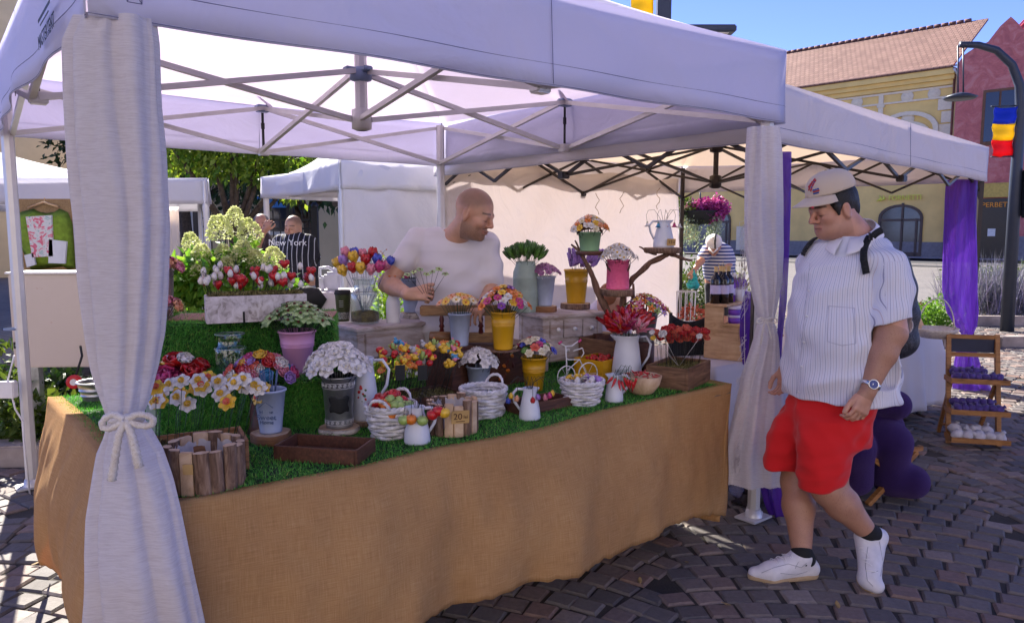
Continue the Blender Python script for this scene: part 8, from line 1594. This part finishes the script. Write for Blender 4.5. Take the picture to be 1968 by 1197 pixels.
def m_shirt(t):
    s = t.new('ShaderNodeAttribute', attribute_name='stripe').outputs['Fac']; ws = t.math('ADD', s, 10.0); f = t.math('FRACT', t.math('MULTIPLY', ws, 1/.0235)); a = t.math('LESS_THAN', f, .085); f2 = t.math('FRACT', t.math('ADD', t.math('MULTIPLY', ws, 1/.0235), .5)); b_ = t.math('LESS_THAN', f2, .075); f3 = t.math('FRACT', t.math('MULTIPLY', ws, 1/.0058)); c_ = t.math('LESS_THAN', f3, .25)
    c = t.mix(t.math('MULTIPLY', c_, .16), (.76, .76, .84), (.4, .45, .75)); c = t.mix(t.math('MULTIPLY', a, .6), c, (.06, .07, .25)); c = t.mix(t.math('MULTIPLY', b_, .4), c, (.35, .18, .25)); t.ln(c, t.b.inputs['Base Color']); t.b.inputs['Roughness'].default_value = .85; t.bump(t.noise(t.coord('Object'), 900, 2), .2, .0006); translucent(t, (.7, .7, .8), .12, c)
M_shirt = mat('striped_shirt_cotton', rough=.85, fn=m_shirt)
shirt = obj('shirt', S.mesh('shirt', M_shirt, noise=wr, attrs={'stripe': stripe}, smooth=2), cus)
# placket, buttons, pocket, collar
def surf(px, py, y0=-.3): 
    a = D(px, py, cy+y0)-o0; d = ray(px, py).normalized(); hit, loc, nrm, _ = shirt.ray_cast(a-d*.6, d, distance=2.0); return (loc, nrm) if hit else (a, Vector((0, -1, 0)))
b = MB(); P = []
for py in range(505, 765, 12): l, nn = surf(1563-(py-505)*.10, py); P.append((l, nn))
for s_ in (-.014, .014): b.tube([l+nn*.0008+Vector((.86, -.5, 0))*s_ for l, nn in P], .0012, 4)
b.build('placket_seam', mat('shirt_stitch', (.5, .5, .62), .85), shirt)  # stitched lines, greyer than the shirt cloth
for k in range(5): py = 560+k*48; l, nn = surf(1563-(py-505)*.10, py); b = MB(); b.lathe([(0, .003), (.0055, .003), (.0058, 0)], 12, M=Matrix.Translation(l+nn*.009) @ nn.to_track_quat('Z', 'Y').to_matrix().to_4x4()); b.build('button', M_pw, shirt)
b = MB(); PK = ((1592, 588), (1642, 592), (1645, 660), (1618, 664), (1590, 656), (1592, 588))
for a, c in zip(PK, PK[1:]):
    L = [surf(a[0]+(c[0]-a[0])*f/4, a[1]+(c[1]-a[1])*f/4) for f in range(5)]; b.tube([p_+n_*.001 for p_, n_ in L], .0013, 4)
b.build('pocket', mat('shirt_stitch', (.5, .5, .62), .85), shirt)
nb = J(1642, 456, .0); za, zb_ = J(0, 440)[2], J(0, 478)[2]
for s in (-1, 1):
    b = MB()
    def col(u, v, s=s):
        a = (.16+2.98*u)*s; z2 = zb_+(za-zb_)*(1-math.cos(a))/2+.046-.045*v-.028*v*(1-u)**5; e_f = max(0, 1-u*3.2)
        r = .082+.006*v*(1-v)*4+(.034+.03*e_f)*v+.012*e_f; return (nb[0]+r*math.cos(a+ang_f), nb[1]+r*math.sin(a+ang_f), z2)
    b.grid(col, 26, 6); b.build('collar', mat('shirt_plain', rough=.85, fn=m_fabric((.76, .73, .78), 30, .2)), shirt, solid=.003)
S = SDF(nb-.15, nb+.15, .004); S.cone(nb+np.array([-.01, -.01, -.02]), .074, nb+np.array([-.045, -.045, -.09]), .07, .02); S.ell(nb+np.array([-.01, -.01, .03]), (.075, .075, .05), None, .01, True); obj('undershirt', S.mesh('undershirt', mat('undershirt_cotton', rough=.9, fn=m_fabric((.72, .72, .78)))), cus)
# shorts
S = SDF((-.45, -.42, .35), (.35, .42, hz+.1), .004); zw = hz+.06
S.loft([(J(0, 850)[2], J(1590, 850)[0], 0, .14, .19), (J(0, 800)[2], J(1590, 800)[0], 0, .15, .195), (zw, J(1606, 750)[0], 0, .155, .2)], ang_f, .04)
def leg(pts, k=.03):
    rows = [(J(0, py, d)[2], J((l+r)/2, py, d)[0], d, (r-l)/2/ppm(cy+d)*1.0, (r-l)/2/ppm(cy+d)*.95) for py, l, r, d in pts]; S.loft([(a, b, c, d_, e*.86) for a, b, c, d_, e in rows], 0, k, cap=.012)
leg([(900, 1466, 1545, .06), (860, 1470, 1555, .07), (820, 1481, 1575, .08), (790, 1500, 1590, .08)]); leg([(940, 1534, 1621, -.12), (900, 1532, 1634, -.12), (850, 1530, 1640, -.1), (800, 1535, 1654, -.06), (780, 1540, 1660, -.03)])
wrs = wrk(33, .018, 2.2, 6); S2 = S
S.ell(J(1505, 905, .06)+np.array([0, 0, -.02]), (.075, .07, .03), None, .008, True); S.ell(J(1578, 945, -.12)+np.array([0, 0, -.02]), (.085, .08, .03), None, .008, True)
obj('shorts', S.mesh('shorts', mat('red_cotton', rough=.85, fn=m_fabric((.62, .008, .010), 30, .3, 700)), noise=wrs, smooth=2), cus)
# socks, shoes
M_sock = mat('black_sock', (.012, .012, .014), .9, var=.1); M_shoe = mat('white_leather', (.64, .62, .66), .42, var=.06, vs=20, bump=.15); M_sole = mat('tan_sole', (.42, .3, .18), .7)
def shoe(ank, heel, ball_, toe, up, name_s, lean=None):
    """ank, heel, ball, toe: joints of the sole line in the person's frame"""
    ank, heel, ball_, toe = (np.array(p) for p in (ank, heel, ball_, toe)); u = np.array(up)/np.linalg.norm(up); fw = (ball_-heel)/np.linalg.norm(ball_-heel); s = SDF(np.minimum.reduce([ank, heel, toe])-.12, np.maximum.reduce([ank, heel, toe])+.12, .003); sd_ = np.cross(u, fw)
    sk = SDF(ank-.12, ank+.12, .004); sk.cone(ank, .047, ank+(heel+u*.03-ank)*.4, .045, .01); 
    s.cone(heel+u*.04, .036, ank-(ank-heel)*.15+fw*.0, .047, .02); s.cone(heel+u*.034, .036, ball_+u*.034, .042, .02); s.cone(ank-u*.03+fw*.02, .042, ball_+u*.036, .037, .03); s.cone(ball_+u*.03, .04, toe+u*.022-fw*.02, .026, .02)
    for q in (-1, 1): s.cone(ball_+u*.026+sd_*q*.012, .032, toe+u*.02-fw*.03+sd_*q*.01, .022, .015)
    M_ = np.stack([fw, sd_, u], 1)
    s.ell(ank+u*.03-fw*.002, (.044, .04, .035), M_, .006, True)
    s.ell((heel+toe)/2-u*.055, (.3, .2, .058), M_, .006, True)
    sh_ = obj('shoe', s.mesh('shoe', M_shoe, smooth=1), cus); g2 = SDF(np.minimum(heel, toe)-.1, np.maximum(heel, toe)+.1, .003)
    g2.cone(heel+u*.012, .036, ball_+u*.010, .043, .02); g2.cone(ball_+u*.010, .043, toe+u*.012-fw*.02, .03, .02); g2.ell((heel+toe)/2+u*.10, (.4, .25, .086), M_, .003, True); g2.ell((heel+toe)/2-u*.102, (.4, .25, .1), M_, .003, True); obj('sole', g2.mesh('sole', M_sole), sh_)
    for k in range(6):
        c_ = (ank-u*.008+fw*.052)*(1-k/6)+(ball_+u*.078)*(k/6); w_ = .026; b = MB(); b.tube([tuple(c_+sd_*w_*math.cos(a)+u*(.012*math.sin(a)-.004)+fw*.006*math.cos(a)*(-1)**k) for a in [i*math.pi/8 for i in range(9)]], .0018, 5); b.build('lace', M_pw, sh_)
    b = MB(); c_ = ank-u*.0+fw*.05; b.tube([tuple(c_), tuple(c_+fw*.03+sd_*.03-u*.0), tuple(c_+fw*.06+sd_*.02+u*.012), tuple(c_+fw*.03-sd_*.0)], .0016, 4); b.build('lace_end', M_pw, sh_)
    b = MB(); b.lathe([(0, .002), (.006, 0)], 10, M=Matrix.Translation(ank-u*.035-sd_*.047*lean+fw*.005) @ Vector(-sd_*lean).to_track_quat('Z', 'Y').to_matrix().to_4x4()); b.build('emblem', M_chalk, sh_); obj('sock', sk.mesh('sock', M_sock), cus)
gy = gF.y; fz = .0
hF = np.array(G(1557, 1106, 0)-o0); bF = np.array(G(1480, 1112, 0)-o0); tF = np.array(G(1441, 1110, 0)-o0); shoe(aF, hF, bF, tF, (0, 0, 1), 'front', lean=-1)
tN = np.array(G(1678, 1138, 0)-o0); bN = tN+np.array([-.005, .055, .028]); upN = np.array((.05, -.86, .45)); hN = np.array(D(1682, 1035, cy+tN[1]+.16)-o0); upN = np.cross(bN-hN, np.array([1, 0, 0])); upN = upN if upN[1] < 0 else -upN; shoe(aN, hN, bN, tN, upN, 'rear', lean=1)
for o_s, L in (('shoe', ((1464, 1100), (1488, 1090), (1515, 1083), (1540, 1090), (1552, 1080))), ('shoe', ((1500, 1101), (1530, 1104), (1556, 1096))), ('shoe', ((1528, 1092), (1536, 1076))), ('shoe.001', ((1668, 1050), (1663, 1085), (1667, 1115), (1680, 1128))), ('shoe.001', ((1690, 1040), (1697, 1080), (1691, 1112))), ('shoe.001', ((1675, 1100), (1690, 1096)))):
    so = bpy.data.objects[o_s]; P = []
    for (ax_, ay), (bx_1, by) in zip(L, L[1:]):
        for f in range(6):
            px, py = ax_+(bx_1-ax_)*f/6, ay+(by-ay)*f/6; d = ray(px, py).normalized(); a = D(px, py, cy-.1)-o0; hit, l, nn, _ = so.ray_cast(a-d*.8, d, distance=2)
            if hit: P.append(l+nn*.0003)
    if len(P) > 2: b = MB(); b.tube(P, .0013, 4); b.build('seam', mat('grey_thread', (.3, .3, .34), .8, var=0), so)
# watch
wv = Vector(wr_); ax = Vector(wr_-el).normalized(); wc_ = wv-ax*.03; Mw = Matrix.Translation(wc_) @ ax.to_track_quat('Z', 'Y').to_matrix().to_4x4(); b = MB(); b.lathe([(.0385, -.009), (.041, -.007), (.041, .007), (.0385, .009)], 36, M=Mw, fn=lambda a, i: 1+.02*(int(a*8) % 2)); wt_ = b.build('watch', mat('steel', (.55, .56, .58), .25, metal=.9, var=0), cus)
nf = (Vector((-.15, -1, .25))-ax*Vector((-.15, -1, .25)).dot(ax)).normalized(); Mf = Matrix.Translation(wc_+nf*.038) @ nf.to_track_quat('Z', 'Y').to_matrix().to_4x4(); b = MB(); b.lathe([(0, .002), (.017, .002), (.021, .006), (.021, 0)], 24, M=Mf); b.build('case', _mats['steel'], wt_); b = MB(); b.lathe([(0, .0035), (.0172, .0035)], 24, M=Mf); b.build('dial', mat('blue_dial', (.02, .05, .25), .3), wt_)
# backpack and straps
bp = empty('backpack', o0, 0, 'black patterned backpack on the back of the customer', 'backpack')
def m_bp(t): v = t.coord('Object'); n = t.noise(v, 28, 3, .5, 2.5); t.ln(t.ramp(n, [(.44, (.012, .012, .018)), (.5, (.06, .06, .08)), (.56, (.012, .012, .018))]), t.b.inputs['Base Color'])
M_bp = mat('patterned_nylon', rough=.6, fn=m_bp)
S = SDF((-.1, -.4, .55), (.6, .6, 1.5), .005); bk_ = -np.array(fc)
for py, q_, r in ((520, .23, .08), (560, .255, .1), (610, .265, .11), (660, .25, .11)):
    c_ = J(1640, py, 0)+bk_*q_; 
    for s in (-1, 0, 1): S.ell(c_+np.array(lf)*s*.09, (r, r, .09), None, .05)
obj('bag', S.mesh('bag', M_bp), bp)
def strap(pts):
    b = MB(); L = []
    for a, c in zip(pts, pts[1:]):
        for f in range(3): l, nn = surf(a[0]+(c[0]-a[0])*f/3, a[1]+(c[1]-a[1])*f/3); L.append((l+nn*.017, nn))
    for i in range(len(L)-1):
        (a, na), (c, nc) = L[i], L[i+1]; sd_ = (c-a).cross(na).normalized()*.014; b.add([a-sd_, a+sd_, c+sd_, c-sd_], [(0, 1, 2, 3)], 0, True)
    b.build('strap', M_canv, bp, solid=.006)
strap([(1692, 442+0), (1684, 446), (1676, 452), (1669, 462), (1664, 474), (1661, 488), (1660, 502), (1661, 516), (1663, 530)]); strap([(1571, 462), (1563, 468), (1556, 476), (1550, 486), (1547, 496)])
# ---------------------------------------------------------------- the seller
vy = 3.95; o1 = Vector((D(875, 600, vy).x, vy, 0)); V = lambda px, py, d=0: np.array(D(px, py, vy+d)-o1)
ven = empty('person', o1, 0, 'bearded man with shaved head and white T shirt bending over the flowers', 'person')
Mv = frame((.86, -.36, -.36)); hv = V(911, 409, -.14); kv = 1.04
S = SDF((-.52, -.5, -.01), (.42, .45, 1.85), .0036); headp(S, hv, Mv, kv, nose=.111, neck=V(872, 462, -.02), nr=.06)
S.cone(V(868, 470, 0), .07, V(875, 560, 0), .1, .05); S.cone(V(875, 560, 0), .1, V(880, 700, 0), .1, .05)
s1, e1, w1 = V(802, 464, .0), V(744, 545, -.05), V(786, 566, -.30); S.cone(s1, .052, e1, .044, .03); S.cone(e1, .048, e1+(w1-e1)*.3, .046, .02); S.cone(e1+(w1-e1)*.3, .046, w1, .029, .02); handp(S, w1, (1, -.15, .08), (.1, -.75, .6), 1, 1.0, 62, 2, (35, 10))
s2, e2, w2 = V(938, 470, .02), V(945, 560, -.05), V(925, 590, -.26); S.cone(s2, .062, e2, .045, .03); S.cone(e2, .045, w2, .029, .02); handp(S, w2, (-.3, -.8, -.2), (0, -.2, 1), -1, 1.0, 40)
for sx in (-.1, .1): S.cone((sx, .02, .85), .085, (sx, 0, .48), .06, .03); S.cone((sx, 0, .48), .058, (sx, .03, .08), .04, .03)
obj('body', S.mesh('body', M_skinB, attrs=masks(hv, Mv, kv, beard=1.0, scalp=True)), ven)
S = SDF((-.45, -.4, .8), (.4, .4, 1.6), .004)
rows = [(V(0, 700)[2], V(882, 700)[0], 0, .21, .14), (V(0, 620)[2], V(880, 620)[0], 0, .205, .14), (V(0, 560)[2], V(876, 560)[0], 0, .205, .14), (V(0, 520)[2], V(872, 520)[0], 0, .205, .135), (V(0, 480)[2], V(868, 480)[0], 0, .20, .12), (V(0, 452)[2], V(866, 452)[0], 0, .15, .09), (V(0, 437)[2], V(862, 437)[0], 0, .085, .07)]
S.loft(rows, 0, .03); S.cone(V(825, 464, .0), .06, s1, .062, .05); S.cone(s1, .064, s1+(e1-s1)*.5, .068, .03); S.cone(V(918, 470, 0), .06, s2, .07, .05); S.cone(s2, .068, s2+(e2-s2)*.68, .072, .03)
S.ell(V(878, 440, -.02)+np.array([0, 0, .02]), (.085, .09, .06), None, .012, True)
obj('shirt', S.mesh('shirt', mat('white_jersey', rough=.9, fn=m_fabric((.70, .66, .68), 30, .2, 900, .1)), noise=wrk(5, .035, 1.2, 6), smooth=2), ven)
def trousers(par, cx, cyy, zt, m, w=.16, sp=.09):
    S = SDF((cx-.3, cyy-.25, -.01), (cx+.3, cyy+.25, zt+.05), .008); S.loft([(zt-.25, cx, cyy, w, .12), (zt, cx, cyy, w*.95, .11)], 0, .04)
    for s in (-1, 1): S.cone((cx+s*sp, cyy, zt-.2), .09, (cx+s*sp, cyy, zt*.5), .07, .03); S.cone((cx+s*sp, cyy, zt*.5), .07, (cx+s*sp, cyy+.01, .1), .055, .02)
    obj('trousers', S.mesh('trousers', m, noise=wrk(9, .006)), par); 
    for s in (-1, 1): S = SDF((cx+s*sp-.1, cyy-.25, -.01), (cx+s*sp+.1, cyy+.15, .16), .006); S.cone((cx+s*sp, cyy+.03, .05), .045, (cx+s*sp, cyy-.15, .035), .035, .02); S.cone((cx+s*sp, cyy, .1), .05, (cx+s*sp, cyy, .05), .05, .02); obj('shoe', S.mesh('shoe', M_sock), par)
M_jean = mat('denim', rough=.85, fn=m_fabric((.12, .2, .34), 30, .4)); M_dtr = mat('dark_trousers', rough=.9, fn=m_fabric((.03, .03, .04)))
trousers(ven, .0, .03, .95, M_dtr, .17)
# stems he is holding
hp = Vector(w1)+Vector((.09, -.02, .0))+o1
for i in range(7): top = hp+Vector((-.05+.03*i-.04, .01*i-.03, .10+.012*(i % 3))); pick('leaf_pick', H('leafflower', 'lime' if i % 2 else 'palegreen', 'brown', .034), hp+Vector((.01, 0, -.03)), top, (random.uniform(-.3, .3), -.4, .8), 'small green clay flower held in the hand of the seller', 'clay flowers held by the seller', M_stemb)
# ---------------------------------------------------------------- background people
def figure(label, px, y, joints, hd, colors, hcap=None, vox=.008, tr=None, stripes=None, hair=None, skin=M_skinA, beard=0, scalp=False, sleeve=.6, k=1.0):
    o = Vector((D(px, 600, y).x, y, 0)); V = lambda a, b_, d=0: np.array(D(a, b_, y+d)-o); t = empty('person', o, 0, label, 'person'); c = V(*hd[0]); Mx = frame(hd[1])
    S = SDF((-.75, -.75, -.01), (.75, .75, 1.95), vox); nb_ = V(*joints['neck']); headp(S, c, Mx, k, neck=nb_, nr=.055); hipz = V(*joints['hip']); S.cone(nb_, .09, hipz, .12, .04)
    G_ = SDF((-.75, -.75, .3), (.75, .75, 1.9), vox*.85); w = joints['w']; mid = (nb_+hipz)/2
    G_.cone(nb_+(hipz-nb_)*.18, w*.62, mid, w*.78, .05); G_.cone(mid, w*.78, hipz, w*.8, .05)
    for s in (-1, 1): G_.cone(nb_+(hipz-nb_)*.18, .08, V(*joints['armL' if s < 0 else 'armR'][0]), .075, .04)
    for a in ('armL', 'armR'):
        A, B, C_ = (V(*q) for q in joints[a]); S.cone(A, .06, B, .045, .02); S.cone(B, .045, C_, .03, .02); d = C_-B; handp(S, C_, d, (0, -1, .2), 1 if a == 'armL' else -1, 1.0, 45); G_.cone(A, .074, A+(B-A)*sleeve, .075, .03)
    for s in (-.09, .09): S.cone((hipz[0]+s, hipz[1], hipz[2]-.05), .09, (hipz[0]+s, hipz[1], .1), .05, .03)
    obj('body', S.mesh('body', skin, attrs=masks(c, Mx, k, beard=beard, scalp=scalp)), t); sh_ = obj('shirt', G_.mesh('shirt', colors, noise=wrk(int(px), .008)), t)
    if tr: trousers(t, hipz[0], hipz[1], hipz[2]+.02, tr)
    if hair: S = SDF(c-.16, c+.16, .006); S.ell(c+Mx@np.array((-.02, 0, .03))*k, np.array((.1, .085, .09))*k, Mx, .01); S.ell(c+Mx@np.array((.09, 0, -.03)), (.075, .1, .08), Mx, .01, True); obj('hair', S.mesh('hair', hair), t)
    return t, o, c, Mx
def m_pin(c1, c2, sc, thr, axis='X'):
    def fn(t):
        tc = t.new('ShaderNodeTexCoord'); sx = t.new('ShaderNodeSeparateXYZ'); t.ln(tc.outputs['Object'], sx.inputs[0]); f = t.math('FRACT', t.math('ADD', t.math('MULTIPLY', sx.outputs[axis], sc), 20.0)); t.ln(t.mix(t.math('LESS_THAN', f, thr), c1, c2), t.b.inputs['Base Color']); t.b.inputs['Roughness'].default_value = .85
    return fn
t_, o_, c_, Mx = figure('man in black pinstripe jersey with hand on hip in the background', 566, 7.3, dict(neck=(567, 462), hip=(570, 520), w=.24, armL=[(540, 466), (524, 500, -.1), (520, 520, -.3)], armR=[(593, 466), (603, 498), (590, 520, -.05)]), [(564, 437), (-.25, -1, -.12)], mat('pinstripe_jersey', fn=m_pin((.015, .015, .022), (.5, .5, .55), 22, .14)), tr=M_jean, scalp=True, skin=M_skinB, vox=.007, sleeve=.85, beard=.4, k=.98)
tx = text('New York', .085, M_pw, t_, Vector((.02, -.225, D(572, 466, 7.3).z)), (R(88), 0, 0), .002); 
figure('grey haired man in dark shirt gripping the white tent leg', 492, 8.15, dict(neck=(497, 452), hip=(497, 520), w=.23, armL=[(480, 470), (478, 500), (485, 515, -.2)], armR=[(495, 462, -.1), (493, 474, -.3), (508, 443, -.32)]), [(502, 432), (.3, -1, -.1)], mat('dark_red_shirt', rough=.9, fn=m_fabric((.035, .02, .03))), tr=M_dtr, hair=mat('grey_hair', (.2, .19, .2), .7, var=.2), vox=.009, sleeve=.4)
t_, o_, c_, Mx = figure('gardener in navy striped T shirt and white cap bending over plants', 1374, 9.3, dict(neck=(1380, 480, -.05), hip=(1382, 522, .12), w=.25, armL=[(1360, 482, -.05), (1346, 503, -.2), (1334, 520, -.3)], armR=[(1396, 484), (1404, 505, -.05), (1392, 520, -.25)]), [(1372, 470, -.22), (-.25, -.75, -.75)], mat('navy_stripes', fn=m_pin((.66, .66, .72), (.03, .05, .22), 24, .5, 'Z')), tr=M_dtr, hair=None, vox=.009)
b = MB(); M_ = Matrix.Translation(Vector(c_)+Vector(Mx@np.array((.0, 0, .03)))) @ Matrix(np.array(Mx)).to_4x4(); b.lathe([(.098, 0), (.094, .05), (.066, .085), (0, .1)], 24, M=M_, fn=lambda a, i: 1.08-.08*abs(math.sin(a))); b.tube([M_ @ Vector(p) for p in ((.1, -.05, 0), (.17, 0, -.01), (.1, .05, 0))], .012, 6); cp = b.build('cap', M_pw, t_); b = MB(); b.tube([M_ @ Vector((.1*math.cos(a), .02, .1*math.sin(a)+.01)) for a in [i*.3 for i in range(11)]], .012, 5); b.build('stripe', M_chalk, cp)
p = D(1333, 523, 8.98); S = SDF((-.14, -.1, -.22), (.14, .1, .05), .006); S.cone((0, 0, .02), .015, (0, 0, -.06), .035, .02); S.cone((0, 0, -.06), .04, (-.03, 0, -.15), .055, .03); S.cone((0, 0, -.06), .03, (.03, 0, -.16), .045, .03); o = obj('plastic_bag', S.mesh('plastic_bag', mat('teal_plastic', (.02, .42, .42), .35, var=.3, vs=20), noise=wrk(2, .02, 3)), None, p); tag(o, 'crumpled teal plastic bag in the hand of the gardener', 'bag')
figure('seated person in pale shirt bending down behind the branch stand', 1166, 4.95, dict(neck=(1168, 592, .05), hip=(1160, 680, .1), w=.22, armL=[(1142, 612), (1138, 650, -.1), (1150, 670, -.25)], armR=[(1186, 612), (1192, 650, -.1), (1180, 672, -.25)]), [(1176, 580, -.08), (.6, -.55, -.6)], mat('lilac_shirt', rough=.9, fn=m_fabric((.6, .56, .66))), tr=M_dtr, hair=mat('auburn_hair', (.28, .1, .04), .6, var=.3), skin=M_skinB, vox=.007)
# folding stool for that person is the camp chair; purple plush animal on a folding chair beside the customer
def m_plush(t):
    v = t.coord('Object'); n = t.noise(v, 240, 3, .8); t.ln(t.ramp(n, [(.3, (.008, .002, .03)), (.7, (.035, .008, .11))]), t.b.inputs['Base Color']); t.b.inputs['Sheen Weight'].default_value = .25; t.b.inputs['Sheen Tint'].default_value = (.5, .3, .9, 1); t.b.inputs['Roughness'].default_value = 1; t.bump(n, 1, .006)
py_ = 4.25; op = Vector((D(1700, 900, py_).x, py_, 0)); Q = lambda px, py, d=0: np.array(D(px, py, py_+d)-op); pl = empty('plush_toy', op, 0, 'huge dark purple plush animal sitting on a folding chair behind the customer', 'plush toy')
S = SDF((-.6, -.4, -.02), (.4, .6, 1.15), .007); S.ell(Q(1665, 835, .12), (.22, .2, .24), None, .05); S.ell(Q(1640, 700, .15), (.17, .16, .17), None, .04)
S.cone(Q(1690, 775, .0), .08, Q(1722, 778, -.04), .085, .03); S.cone(Q(1610, 775, .0), .08, Q(1590, 800, -.08), .08, .03)
S.cone(Q(1680, 850, .02), .12, Q(1712, 850, -.1), .11, .04); S.cone(Q(1712, 850, -.1), .11, Q(1712, 915, -.08), .095, .04); S.cone(Q(1715, 920, -.08), .1, Q(1752, 925, -.12), .098, .04)
S.cone(Q(1640, 850, .02), .12, Q(1640, 860, -.16), .11, .04); S.cone(Q(1640, 860, -.16), .11, Q(1645, 920, -.12), .095, .04); 
for s in (-1, 1): S.ell(Q(1640+s*48, 650, .15), (.06, .04, .06), None, .02)
S.ell(Q(1640, 715, -.0), (.07, .06, .055), None, .02)
obj('body', S.mesh('body', mat('purple_plush', fn=m_plush)), pl)
fcx = empty('folding_chair', op+Vector(Q(1665, 870, .1))*1, .35, 'wooden folding chair under the purple plush animal', 'chair'); fcx.location.z = 0
zs_ = Q(1665, 852)[2]-.02
for yy_ in (-.2, .2): b = MB(); b.box((0, yy_, zs_), (.42, .03, .03), bev=.003); b.build('seat_rail', M_lad, fcx)
for yy_ in (-.2, .2):
    for s in (-1, 1): b = MB(); b.tube([(-s*.17, yy_+s*.0, zs_-.02), (s*.2, yy_+.018*s, 0)], .014, 4, smooth=False, sq=True); b.build('leg', M_lad, fcx)
b = MB(); b.box((0, 0, zs_+.01), (.36, .42, .012)); b.build('seat', M_canv, fcx)
